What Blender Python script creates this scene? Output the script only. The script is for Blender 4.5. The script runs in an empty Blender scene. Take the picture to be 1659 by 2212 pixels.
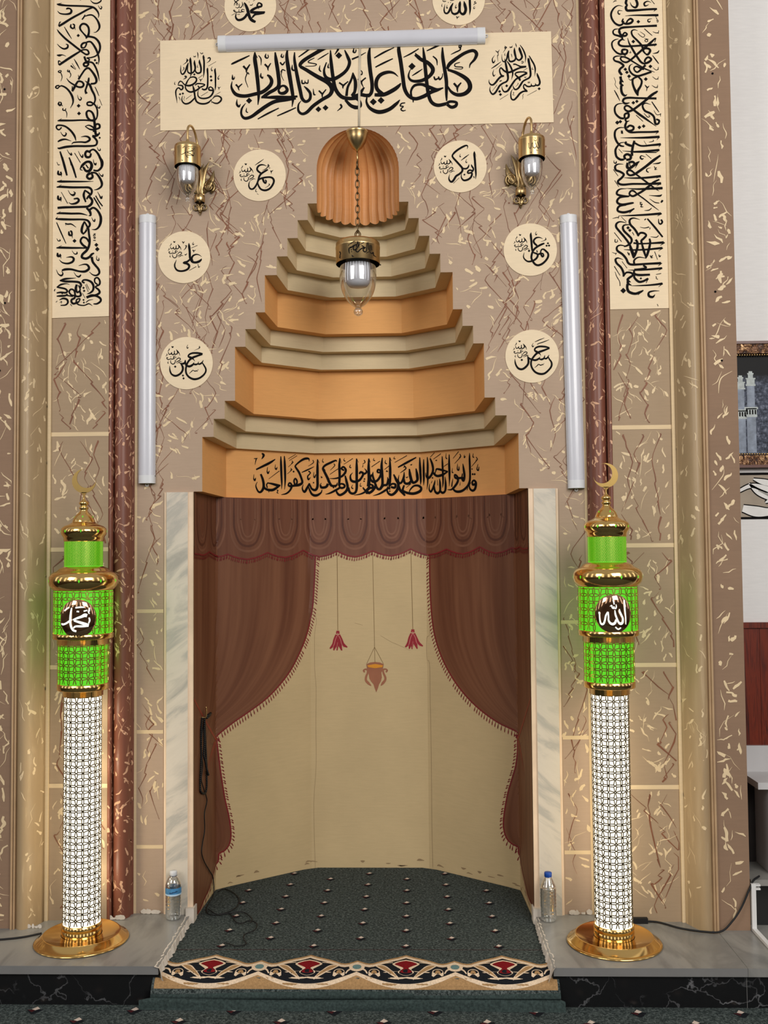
import bpy, bmesh, math, random
from mathutils import Vector, Matrix

EXPOSURE = -0.05
WORLD_STRENGTH = 0.62
KEY_POWER = 250
FILL_POWER = 120
GLOW_WHITE = 2.1
GLOW_GREEN = 0.85
LAMP_W = 0.7

# ------------------------------------------------------------------ camera, world, light, exposure
scene = bpy.context.scene
COL = scene.collection
cam_data = bpy.data.cameras.new('camera')
cam = bpy.data.objects.new('camera', cam_data)
COL.objects.link(cam)
CAM_X, CAM_D, CAM_H = 0.225, 4.22601, 1.53447
YAW, PITCH, ROLL = -0.02865293, 0.04394576, -0.00836340
_f = Vector((math.sin(YAW)*math.cos(PITCH), math.cos(YAW)*math.cos(PITCH), math.sin(PITCH)))
_r = Vector((math.cos(YAW), -math.sin(YAW), 0))
_u = _r.cross(_f)
_r2 = math.cos(ROLL)*_r + math.sin(ROLL)*_u
_u2 = -math.sin(ROLL)*_r + math.cos(ROLL)*_u
cam.matrix_world = Matrix(((_r2.x, _u2.x, -_f.x, CAM_X), (_r2.y, _u2.y, -_f.y, -CAM_D), (_r2.z, _u2.z, -_f.z, CAM_H), (0, 0, 0, 1)))
cam_data.sensor_fit = 'VERTICAL'
cam_data.sensor_height = 24.0
cam_data.lens = 24.0*2099.75/2212.0
cam_data.clip_start = 0.05
scene.camera = cam

vs = scene.view_settings
vs.view_transform = 'Standard'
vs.look = 'None'
vs.gamma = 1.0
vs.exposure = EXPOSURE
vs.use_curve_mapping = False
scene.cycles.use_denoising = True
scene.cycles.max_bounces = 8
scene.cycles.diffuse_bounces = 4
scene.cycles.glossy_bounces = 4
scene.cycles.transparent_max_bounces = 16
scene.cycles.sample_clamp_indirect = 4.0
scene.cycles.caustics_reflective = False
scene.cycles.caustics_refractive = False

def build_world():
    w = bpy.data.worlds.new('mosque_hall'); scene.world = w
    w.use_nodes = True
    nt = w.node_tree; N = nt.nodes; L = nt.links
    N.clear()
    out = N.new('ShaderNodeOutputWorld'); bg = N.new('ShaderNodeBackground')
    tc = N.new('ShaderNodeTexCoord'); sx = N.new('ShaderNodeSeparateXYZ')
    L.new(tc.outputs['Generated'], sx.inputs[0])
    def m(op, a, b=None):
        n = N.new('ShaderNodeMath'); n.operation = op
        for i, v in enumerate((a, b)):
            if v is None: continue
            if isinstance(v, (int, float)): n.inputs[i].default_value = v
            else: L.new(v, n.inputs[i])
        return n.outputs[0]
    az = m('ARCTAN2', sx.outputs['X'], m('MULTIPLY', sx.outputs['Y'], -1))
    fr = m('FRACT', m('ADD', m('MULTIPLY', az, 3.0), 0.22))
    win = m('MULTIPLY', m('GREATER_THAN', fr, 0.70), m('MULTIPLY', m('GREATER_THAN', sx.outputs['Z'], 0.02), m('LESS_THAN', sx.outputs['Z'], 0.5)))
    up = N.new('ShaderNodeValToRGB')
    e = up.color_ramp.elements
    e[0].position = 0.40; e[0].color = (0.04, 0.03, 0.025, 1)
    e[1].position = 0.56; e[1].color = (0.20, 0.17, 0.145, 1)
    e2 = up.color_ramp.elements.new(0.85); e2.color = (0.62, 0.60, 0.57, 1)
    L.new(m('ADD', m('MULTIPLY', sx.outputs['Z'], 0.5), 0.5), up.inputs[0])
    mix = N.new('ShaderNodeMix'); mix.data_type = 'RGBA'
    L.new(win, mix.inputs[0]); L.new(up.outputs[0], mix.inputs[6]); mix.inputs[7].default_value = (2.6, 2.6, 2.7, 1)
    L.new(mix.outputs[2], bg.inputs[0]); bg.inputs[1].default_value = WORLD_STRENGTH
    L.new(bg.outputs[0], out.inputs[0])
build_world()

def area(name, loc, target, sx, sy, power, color):
    d = bpy.data.lights.new(name, 'AREA'); d.shape = 'RECTANGLE'; d.size = sx; d.size_y = sy
    d.energy = power; d.color = color
    o = bpy.data.objects.new(name, d); COL.objects.link(o); o.location = loc
    o.rotation_euler = (Vector(target)-Vector(loc)).to_track_quat('-Z', 'Y').to_euler()
    return o
area('hall_window_light', (2.7, -5.4, 4.0), (0, 0, 1.9), 2.8, 2.6, KEY_POWER, (1.0, 0.965, 0.92))
area('hall_window_light_far', (-3.2, -5.2, 4.0), (0, 0, 2.0), 2.2, 2.6, FILL_POWER, (1.0, 0.97, 0.94))

# ------------------------------------------------------------------ materials
def srgb(r, g, b):
    def f(c):
        c /= 255.0
        return c/12.92 if c <= 0.04045 else ((c+0.055)/1.055)**2.4
    return (f(r), f(g), f(b), 1)

class NB:
    def __init__(self, name):
        self.m = bpy.data.materials.new(name); self.m.use_nodes = True
        self.t = self.m.node_tree; self.N = self.t.nodes; self.L = self.t.links
        self.b = self.N['Principled BSDF']; self.out = self.N['Material Output']
        self._tc = None
    def co(self, kind='Object'):
        if self._tc is None: self._tc = self.N.new('ShaderNodeTexCoord')
        return self._tc.outputs[kind]
    def mapping(self, scale=(1, 1, 1), rot=(0, 0, 0), src=None):
        n = self.N.new('ShaderNodeMapping'); n.inputs['Scale'].default_value = scale; n.inputs['Rotation'].default_value = rot
        self.L.new(src if src is not None else self.co(), n.inputs[0]); return n.outputs[0]
    def turned(self, rot, scale):
        return self.mapping(scale, (0, 0, 0), self.mapping((1, 1, 1), rot))
    def noise(self, vec, scale, detail=4, rough=0.55, dist=0.0):
        n = self.N.new('ShaderNodeTexNoise'); n.inputs['Scale'].default_value = scale
        n.inputs['Detail'].default_value = detail; n.inputs['Roughness'].default_value = rough; n.inputs['Distortion'].default_value = dist
        self.L.new(vec, n.inputs['Vector']); return n.outputs['Fac']
    def ramp(self, fac, stops):
        n = self.N.new('ShaderNodeValToRGB'); e = n.color_ramp.elements
        while len(e) < len(stops): e.new(0.5)
        for k, (p, c) in enumerate(stops): e[k].position = p; e[k].color = c
        self.L.new(fac, n.inputs[0]); return n.outputs[0]
    def mix(self, fac, a, b, mode='MIX'):
        n = self.N.new('ShaderNodeMix'); n.data_type = 'RGBA'; n.blend_type = mode
        for i, v in ((0, fac), (6, a), (7, b)):
            if isinstance(v, (int, float)): n.inputs[i].default_value = v
            elif isinstance(v, tuple): n.inputs[i].default_value = v
            else: self.L.new(v, n.inputs[i])
        return n.outputs[2]
    def bump(self, h, strength=0.2, dist=0.01):
        n = self.N.new('ShaderNodeBump'); n.inputs['Strength'].default_value = strength; n.inputs['Distance'].default_value = dist
        self.L.new(h, n.inputs['Height']); self.L.new(n.outputs[0], self.b.inputs['Normal'])
    def color(self, c):
        if isinstance(c, tuple): self.b.inputs['Base Color'].default_value = c
        else: self.L.new(c, self.b.inputs['Base Color'])
    def set(self, rough=0.6, metal=0.0, spec=0.5):
        self.b.inputs['Roughness'].default_value = rough; self.b.inputs['Metallic'].default_value = metal
        self.b.inputs['Specular IOR Level'].default_value = spec

def vary(c, k):
    return tuple(min(1, v*k) for v in c[:3])+(1,)

def plain(name, c, rough=0.6, metal=0.0, var=0.12, scale=9, bump=0.0, spec=0.4, stretch=(1, 1, 1)):
    n = NB(name)
    f = n.noise(n.mapping(stretch), scale, 5)
    n.color(n.ramp(f, [(0.3, vary(c, 1-var)), (0.7, vary(c, 1+var))]))
    n.set(rough, metal, spec)
    if bump: n.bump(n.noise(n.co(), 90, 3), bump, 0.004)
    return n.m

def emit(name, c, strength, rough=0.4):
    n = NB(name); n.color(vary(c, 0.15)); n.set(rough)
    n.b.inputs['Emission Color'].default_value = c; n.b.inputs['Emission Strength'].default_value = strength
    return n.m

def clear(name, tint, gloss, rough=0.03, edge=0.35):
    n = NB(name); N, L = n.N, n.L
    N.remove(n.b)
    tr = N.new('ShaderNodeBsdfTransparent'); tr.inputs[0].default_value = tint
    gl = N.new('ShaderNodeBsdfGlossy'); gl.inputs['Roughness'].default_value = rough; gl.inputs[0].default_value = (1, 1, 1, 1)
    lw = N.new('ShaderNodeLayerWeight'); lw.inputs[0].default_value = edge
    mm = N.new('ShaderNodeMath'); mm.operation = 'MULTIPLY_ADD'; mm.inputs[1].default_value = gloss; mm.inputs[2].default_value = 0.09
    L.new(lw.outputs['Facing'], mm.inputs[0])
    ms = N.new('ShaderNodeMixShader'); L.new(mm.outputs[0], ms.inputs[0]); L.new(tr.outputs[0], ms.inputs[1]); L.new(gl.outputs[0], ms.inputs[2])
    L.new(ms.outputs[0], n.out.inputs[0])
    return n.m

M = {}
M['ink'] = plain('black_paint', (0.006, 0.005, 0.005, 1), 0.8, var=0.2, spec=0.08)
def plaster(name, c, stain=0.14, rough=0.75, blot=None):
    n = NB(name)
    a = n.noise(n.co(), 3.0, 6); b = n.noise(n.mapping((1, 1, 9)), 14, 5)
    col = n.mix(n.ramp(a, [(0.35, (0, 0, 0, 1)), (0.75, (1, 1, 1, 1))]), vary(c, 1+stain*0.6), vary(c, 1-stain))
    col = n.mix(0.25, col, n.ramp(b, [(0.3, vary(c, 0.85)), (0.7, vary(c, 1.1))]))
    n.color(col); n.set(rough, 0, 0.25); n.bump(n.noise(n.co(), 140, 3), 0.08, 0.003)
    return n.m
M['taupe'] = plaster('taupe_wall_paint', srgb(171, 148, 127), 0.08)
M['taupe_dark'] = plaster('dark_taupe_wall_paint', srgb(136, 110, 89), 0.1)
M['taupe_panel'] = plaster('taupe_panel_paint', srgb(160, 138, 112), 0.08)
M['cream_paint'] = plaster('cream_calligraphy_ground', srgb(226, 206, 174), 0.07)
M['fleck'] = plain('cream_fleck_paint', srgb(217, 193, 154), 0.6, var=0.08)
M['fleck_warm'] = plain('peach_fleck_paint', srgb(205, 160, 128), 0.6, var=0.1)
M['vein'] = plain('brown_vein_paint', srgb(122, 76, 52), 0.6, var=0.2)
M['fillet'] = plaster('cream_fillet_paint', srgb(214, 190, 152), 0.08)
M['orange'] = plaster('ochre_tier_paint', srgb(226, 168, 104), 0.06)
M['cream_tier'] = plaster('cream_tier_paint', srgb(210, 191, 154), 0.08)
M['niche'] = plaster('niche_cream_plaster', srgb(194, 171, 129), 0.1)
M['white_wall'] = plaster('white_wall_paint', srgb(226, 224, 222), 0.03)
M['broken'] = plaster('broken_plaster', srgb(205, 195, 182), 0.3, 0.9)

def column_mat(name, base, light, sx=10):
    n = NB(name)
    f = n.noise(n.mapping((9, 9, 1.6)), 2.4, 6, 0.65, 0.8)
    g = n.noise(n.mapping((3, 3, .8)), 2.0, 3)
    c = n.ramp(f, [(0.42, base), (0.60, vary(base, 1.12)), (0.68, light), (0.78, light)])
    n.color(n.mix(n.ramp(g, [(0.3, (0, 0, 0, 1)), (0.8, (.6, .6, .6, 1))]), c, base))
    n.set(0.42, 0, 0.45)
    return n.m
M['tan_column'] = column_mat('tan_column_gloss_paint', srgb(160, 136, 103), srgb(192, 168, 132))
M['red_column'] = plain('oxblood_column_gloss_paint', srgb(116, 68, 51), 0.42, var=0.14, scale=5, spec=0.5, stretch=(6, 6, .5))
M['tan_bead'] = plain('tan_bead_paint', srgb(176, 146, 112), 0.5, var=0.1)

def marble(name, lo, hi, scale=3.5, rot=0.6, rough=0.35, st=(1.0, 1.0, 3.2)):
    n = NB(name)
    v = n.turned((0, rot, 0), st)
    f = n.noise(v, scale, 6, 0.58, 0.6)
    n.color(n.ramp(f, [(0.28, lo), (0.44, hi), (0.52, vary(hi, 0.95)), (0.60, vary(lo, 1.12)), (0.74, hi)]))
    n.set(rough, 0, 0.4)
    return n.m
M['marble_left'] = marble('painted_marble_leaning_right', srgb(166, 160, 149), srgb(207, 196, 179), 1.9, 0.6, 0.5, (1.3, 1, 5.0))
M['marble_right'] = marble('painted_marble_leaning_left', srgb(166, 160, 149), srgb(207, 196, 179), 1.9, -0.7, 0.5, (1.3, 1, 5.0))
M['marble_edge'] = plain('pink_cream_edge_paint', srgb(222, 196, 168), 0.55, var=0.1)
M['slab'] = marble('grey_slab_marble', srgb(108, 107, 104), srgb(138, 136, 131), 2.2, 0.3, 0.3, (2.2, .8, 1))
M['slab_side'] = plain('grey_slab_edge', srgb(116, 115, 113), 0.4, var=0.06)
def black_marble():
    n = NB('black_veined_marble')
    d = n.noise(n.co(), 3, 5, 0.6)
    v = n.N.new('ShaderNodeTexVoronoi'); v.feature = 'DISTANCE_TO_EDGE'; v.inputs['Scale'].default_value = 4.0
    mm = n.N.new('ShaderNodeVectorMath'); mm.operation = 'ADD'
    cc = n.N.new('ShaderNodeTexNoise'); cc.inputs['Scale'].default_value = 3.5; cc.inputs['Detail'].default_value = 6
    n.L.new(n.co(), cc.inputs['Vector'])
    sc = n.N.new('ShaderNodeVectorMath'); sc.operation = 'SCALE'; sc.inputs['Scale'].default_value = 0.7
    n.L.new(cc.outputs['Color'], sc.inputs[0]); n.L.new(n.co(), mm.inputs[0]); n.L.new(sc.outputs[0], mm.inputs[1]); n.L.new(mm.outputs[0], v.inputs['Vector'])
    line = n.ramp(v.outputs['Distance'], [(0.0, (1, 1, 1, 1)), (0.018, (0, 0, 0, 1))])
    mask = n.ramp(d, [(0.42, (0, 0, 0, 1)), (0.7, (1, 1, 1, 1))])
    k = n.mix(1.0, line, mask, 'MULTIPLY')
    n.color(n.mix(k, srgb(20, 20, 21), srgb(120, 120, 122)))
    n.set(0.22, 0, 0.5)
    return n.m
M['black_marble'] = black_marble()

def carpet():
    n = NB('dark_teal_carpet')
    f = n.noise(n.co(), 95, 4, 0.6); g = n.noise(n.mapping((1, 1, 1), (0, 0, .5)), 150, 5, 0.7, 1.2)
    c = n.ramp(f, [(0.38, srgb(50, 57, 56)), (0.52, srgb(76, 84, 82)), (0.66, srgb(100, 108, 105))])
    sp = n.ramp(g, [(0.52, (0, 0, 0, 1)), (0.56, (1, 1, 1, 1))])
    n.color(n.mix(sp, c, srgb(34, 40, 39)))
    n.set(0.95, 0, 0.1); n.bump(n.noise(n.co(), 400, 2), 0.5, 0.004)
    return n.m
M['carpet'] = carpet()
def pile(name, c): return plain(name, c, 0.95, var=0.2, scale=160, bump=0.3, spec=0.1)
M['pile_pink'] = pile('pale_pink_pile', srgb(204, 186, 172))
M['pile_black'] = pile('black_pile', srgb(26, 28, 32))
M['pile_maroon'] = pile('maroon_pile', srgb(70, 30, 32))
M['pile_cream'] = pile('cream_pile', srgb(214, 190, 162))
M['pile_gold'] = pile('old_gold_pile', srgb(160, 126, 86))
M['pile_red'] = pile('crimson_pile', srgb(120, 20, 26))
M['pile_teal'] = pile('pale_teal_pile', srgb(98, 124, 122))
M['carpet_edge'] = plain('worn_carpet_edge', srgb(52, 63, 61), 0.95, var=0.4, scale=110, bump=0.4, spec=0.1)

def folds(name, a, b, c):
    n = NB(name)
    uv = n.co('UV')
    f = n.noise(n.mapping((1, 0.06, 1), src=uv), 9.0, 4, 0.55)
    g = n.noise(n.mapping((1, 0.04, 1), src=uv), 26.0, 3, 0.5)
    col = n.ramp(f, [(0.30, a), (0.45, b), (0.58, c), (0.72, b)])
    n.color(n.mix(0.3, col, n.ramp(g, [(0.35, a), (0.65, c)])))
    n.set(0.5, 0, 0.35)
    return n.m
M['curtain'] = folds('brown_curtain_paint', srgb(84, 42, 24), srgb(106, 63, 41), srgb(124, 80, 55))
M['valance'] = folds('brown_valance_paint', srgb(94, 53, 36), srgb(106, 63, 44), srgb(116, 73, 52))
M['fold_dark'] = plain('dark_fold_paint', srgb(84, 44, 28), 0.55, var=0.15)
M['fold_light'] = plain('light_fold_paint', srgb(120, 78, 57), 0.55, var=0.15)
M['trim_red'] = plain('dark_red_trim_paint', srgb(118, 26, 30), 0.5, var=0.15)
M['tassel'] = plain('crimson_tassel_paint', srgb(142, 20, 34), 0.5, var=0.15)
M['tassel_light'] = plain('pink_tassel_highlight_paint', srgb(196, 120, 112), 0.5)
M['thread'] = plain('brown_thread_paint', srgb(120, 92, 48), 0.6)
M['lamp_brown'] = plain('brown_oil_lamp_paint', srgb(150, 94, 66), 0.6)
M['oil'] = plain('amber_oil_paint', srgb(214, 140, 30), 0.5)
M['crack'] = plain('hairline_crack', srgb(142, 118, 86), 0.9)

M['gold'] = plain('polished_gold', (0.86, 0.56, 0.20, 1), 0.12, 1.0, var=0.03)
M['gold_dark'] = plain('brushed_gold_crescent', (0.27, 0.18, 0.06, 1), 0.42, 1.0, var=0.08)
M['lattice'] = plain('gilt_lattice', (0.66, 0.48, 0.12, 1), 0.24, 1.0, var=0.05)
M['lattice_dark'] = plain('bronze_lattice', (0.10, 0.075, 0.04, 1), 0.35, 0.9, var=0.05)
M['brass'] = plain('antique_brass', (0.62, 0.43, 0.20, 1), 0.30, 1.0, var=0.10, scale=14)
M['brass_dark'] = plain('aged_brass', (0.30, 0.21, 0.10, 1), 0.32, 1.0, var=0.3, scale=30)
M['chain'] = plain('bronze_chain', (0.13, 0.085, 0.04, 1), 0.35, 0.9, var=0.3, scale=30)
M['iron'] = plain('blackened_metal', (0.02, 0.02, 0.021, 1), 0.4, 0.6)
M['glow_white'] = emit('lit_white_diffuser', (1.0, 0.88, 0.66, 1), GLOW_WHITE)
M['glow_green'] = emit('lit_green_diffuser', (0.12, 0.74, 0.014, 1), GLOW_GREEN)
M['glow_letter'] = emit('lit_white_letters', (0.92, 1.0, 0.94, 1), 1.1)
M['mirror'] = plain('gold_mirror_disc', (0.62, 0.36, 0.20, 1), 0.06, 1.0, var=0.02)
M['glass'] = clear('clear_lamp_glass', (0.93, 0.93, 0.92, 1), 0.8, 0.05, 0.5)
M['frost'] = plain('frosted_inner_glass', srgb(214, 214, 222), 0.25, var=0.04, spec=0.6)
M['pet'] = clear('clear_bottle_plastic', (0.955, 0.955, 0.95, 1), 0.95, 0.04, 0.5)
M['water'] = clear('still_water', (0.93, 0.94, 0.94, 1), 0.2, 0.02, 0.3)
M['white_plastic'] = plain('white_plastic', srgb(208, 209, 211), 0.35, var=0.02)
M['diffuser'] = plain('opal_tube_cover', srgb(196, 196, 203), 0.22, var=0.02, spec=0.6)
M['blue_cap'] = plain('blue_plastic_cap', srgb(14, 66, 150), 0.4, var=0.05)
M['label_blue'] = plain('blue_bottle_label', srgb(70, 130, 175), 0.45, var=0.25, scale=40)
M['label_light'] = plain('pale_blue_label', srgb(178, 205, 226), 0.45, var=0.1, scale=40)
M['navy'] = plain('navy_print', srgb(16, 30, 70), 0.5)
M['rubber'] = plain('black_cable_sheath', (0.010, 0.010, 0.011, 1), 0.55, spec=0.25)
M['bead'] = plain('black_glass_bead', (0.008, 0.008, 0.009, 1), 0.4, spec=0.3)
M['clear_wire'] = plain('pale_clear_cable', srgb(206, 194, 172), 0.3)
M['grey_paint'] = plain('light_grey_furniture_paint', srgb(186, 184, 184), 0.45, var=0.04)
M['trunking'] = plain('white_trunking_plastic', srgb(214, 212, 210), 0.4, var=0.03)
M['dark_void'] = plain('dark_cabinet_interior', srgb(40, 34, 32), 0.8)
def wood():
    n = NB('red_brown_boarding')
    f = n.noise(n.mapping((14, 14, 0.9)), 2.2, 5, 0.6, 1.6)
    n.color(n.ramp(f, [(0.35, srgb(58, 16, 6)), (0.5, srgb(112, 38, 14)), (0.62, srgb(80, 24, 8)), (0.75, srgb(124, 46, 18))]))
    n.set(0.4, 0, 0.4)
    return n.m
M['wood'] = wood()
def carved():
    n = NB('carved_gilt_frame')
    f = n.noise(n.mapping((1, 1, 1)), 38, 3, 0.5, 2.2)
    n.color(n.ramp(f, [(0.36, srgb(50, 26, 14)), (0.52, srgb(112, 72, 42)), (0.64, srgb(186, 146, 104))]))
    n.set(0.35, 0.35, 0.5); n.bump(f, 0.8, 0.012)
    return n.m
M['carved'] = carved()
def night_photo():
    n = NB('night_courtyard_print')
    sx = n.N.new('ShaderNodeSeparateXYZ'); n.L.new(n.co('UV'), sx.inputs[0])
    f = n.noise(n.co('UV'), 26, 8, 0.7)
    low = n.ramp(f, [(0.35, srgb(22, 26, 36)), (0.52, srgb(70, 76, 92)), (0.66, srgb(126, 132, 148))])
    k = n.ramp(sx.outputs['Y'], [(0.70, (1, 1, 1, 1)), (0.80, (0, 0, 0, 1))])
    n.color(n.mix(k, srgb(12, 12, 13), low)); n.set(0.5, 0, 0.15)
    return n.m
M['photo'] = night_photo()
M['photo_tower'] = plain('pale_tower_print', srgb(126, 136, 152), 0.5, var=0.3, scale=40)
M['photo_band'] = plain('pale_green_tower_print', srgb(176, 184, 182), 0.5, var=0.2, scale=60)
M['frieze_ground'] = plain('taupe_frieze_paint', srgb(160, 146, 128), 0.6)
M['frieze_leaf'] = plain('white_leaf_paint', srgb(228, 226, 222), 0.6)
M['frieze_grey'] = plain('grey_leaf_paint', srgb(150, 148, 140), 0.6)

# ------------------------------------------------------------------ mesh helpers
def link(name, verts, faces, mats, parent=None, smooth=False, idx=None, uv=None):
    me = bpy.data.meshes.new(name)
    me.from_pydata([tuple(v) for v in verts], [], faces)
    for m in (mats if isinstance(mats, (list, tuple)) else [mats]): me.materials.append(m)
    if idx: me.polygons.foreach_set('material_index', idx)
    if smooth: me.polygons.foreach_set('use_smooth', [True]*len(me.polygons))
    if uv:
        l = me.uv_layers.new(name='UVMap')
        for lp in me.loops: l.data[lp.index].uv = uv[lp.vertex_index]
    me.update()
    o = bpy.data.objects.new(name, me); COL.objects.link(o)
    if parent is not None: o.parent = parent
    return o

class MB:
    """collects faces for ONE mesh object"""
    def __init__(s): s.v = []; s.f = []; s.i = []; s.sm = []
    def add(s, verts, faces, mi=0, smooth=False):
        k = len(s.v); s.v += [tuple(v) for v in verts]
        for f in faces: s.f.append([a+k for a in f]); s.i.append(mi); s.sm.append(smooth)
        return s
    def box(s, x0, x1, y0, y1, z0, z1, mi=0):
        v = [(x, y, z) for x in (x0, x1) for y in (y0, y1) for z in (z0, z1)]
        return s.add(v, [(0, 1, 3, 2), (4, 6, 7, 5), (0, 4, 5, 1), (2, 3, 7, 6), (0, 2, 6, 4), (1, 5, 7, 3)], mi)
    def lathe(s, prof, n=40, mi=0, c=(0, 0, 0), flute=None, a0=0.0, a1=2*math.pi):
        full = abs(a1-a0-2*math.pi) < 1e-6
        cols = n if full else n+1
        v = []
        for j in range(cols):
            a = a0+(a1-a0)*j/n
            for r, z in prof:
                v.append((c[0]+r*math.cos(a), c[1]+r*math.sin(a), c[2]+z))
        p = len(prof); f = []
        for j in range(n):
            b = (j+1) % cols
            for k in range(p-1): f.append((j*p+k, b*p+k, b*p+k+1, j*p+k+1))
        return s.add(v, f, mi, True)
    def tube(s, pts, r, n=8, mi=0, closed=False):
        P = [Vector(p) for p in pts]; R = r if isinstance(r, (list, tuple)) else [r]*len(P)
        m = len(P); v = []; up = None
        for i in range(m):
            a = P[(i-1) % m] if (closed or i > 0) else P[i]
            b = P[(i+1) % m] if (closed or i < m-1) else P[i]
            t = (b-a).normalized()
            if up is None:
                up = Vector((0, 0, 1)) if abs(t.z) < 0.9 else Vector((1, 0, 0))
            u = (up-t*up.dot(t)).normalized(); w = t.cross(u); up = u
            for k in range(n):
                q = 2*math.pi*k/n
                v.append(P[i]+(u*math.cos(q)+w*math.sin(q))*R[i])
        f = []
        for i in range(m if closed else m-1):
            j = (i+1) % m
            for k in range(n): f.append((i*n+k, i*n+(k+1) % n, j*n+(k+1) % n, j*n+k))
        if not closed: f += [tuple(range(n))[::-1], tuple(range((m-1)*n, m*n))]
        return s.add(v, f, mi, True)
    def ball(s, c, r, n=16, mi=0, sz=1.0):
        return s.lathe([(max(1e-5, r*math.sin(math.pi*k/n)), -r*sz*math.cos(math.pi*k/n)) for k in range(n+1)], 2*n, mi, c)
    def build(s, name, mats, parent=None):
        o = link(name, s.v, s.f, mats, parent, False, s.i)
        o.data.polygons.foreach_set('use_smooth', s.sm)
        o.data.update()
        return o

def tag(o, label=None, cat=None, group=None, kind=None):
    if label: o['label'] = label
    if cat: o['category'] = cat
    if group: o['group'] = group
    if kind: o['kind'] = kind
    return o
def thing(name, loc, label, cat, group=None):
    o = bpy.data.objects.new(name, None); o.empty_display_size = 0.05
    COL.objects.link(o); o.location = loc
    return tag(o, label, cat, group)
def struct(o): o['kind'] = 'structure'; return o
def under(parent, o):
    """parent a mesh whose vertices were written in world space"""
    o.parent = parent; o.location = -parent.location
    return o

def spline(P, n=6):
    P = [tuple(map(float, p)) for p in P]
    if len(P) < 3: return P
    d = len(P[0])
    Q = [tuple(2*P[0][k]-P[1][k] for k in range(d))]+P+[tuple(2*P[-1][k]-P[-2][k] for k in range(d))]
    o = []
    for i in range(1, len(Q)-2):
        a, b, c, e = Q[i-1:i+3]
        for j in range(n):
            t = j/n
            o.append(tuple(.5*(2*b[k]+(c[k]-a[k])*t+(2*a[k]-5*b[k]+4*c[k]-e[k])*t*t+(3*b[k]-a[k]-3*c[k]+e[k])*t**3) for k in range(d)))
    o.append(P[-1])
    return o
def ribbon2d(pts, cap=False):
    """pts of (x, y, width) -> flat strip"""
    v = []; n = len(pts)
    for i in range(n):
        a = pts[max(0, i-1)]; b = pts[min(n-1, i+1)]
        dx, dy = b[0]-a[0], b[1]-a[1]; l = math.hypot(dx, dy) or 1
        h = max(pts[i][2], 1e-4)/2
        v.append((pts[i][0]-dy/l*h, pts[i][1]+dx/l*h)); v.append((pts[i][0]+dy/l*h, pts[i][1]-dx/l*h))
    return v, [(2*i, 2*i+2, 2*i+3, 2*i+1) for i in range(n-1)]
def strokes(mb, text, to3d, mi=0, n=5, grow=1.0):
    flat = to3d; k = 0
    for line in text.strip().splitlines():
        k = (k+1) % 14
        def to3d(a, c, d=k*4e-5):
            p = flat(a, c); return (p[0], p[1]-d, p[2])
        if line.startswith('D '):
            x, y, w = [int(q)*1e-4 for q in line[2:].split(',')]
            h = w*0.5*grow
            mb.add([to3d(x-h, y), to3d(x, y-h), to3d(x+h, y), to3d(x, y+h)], [(0, 1, 2, 3)], mi); continue
        P = [[int(q)*1e-4 for q in p.split(',')] for p in line.split()]
        P = spline(P, n) if len(P) > 2 else P
        v, f = ribbon2d([(p[0], p[1], p[2]*grow) for p in P])
        q = [to3d(a, b) for a, b in v]
        mb.add([(p[0], p[1]-(i//2)*8e-6, p[2]) for i, p in enumerate(q)], f, mi)
def pairs(t): return [tuple(int(q)*1e-4 for q in p.split(',')) for p in t.split()]

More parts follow.
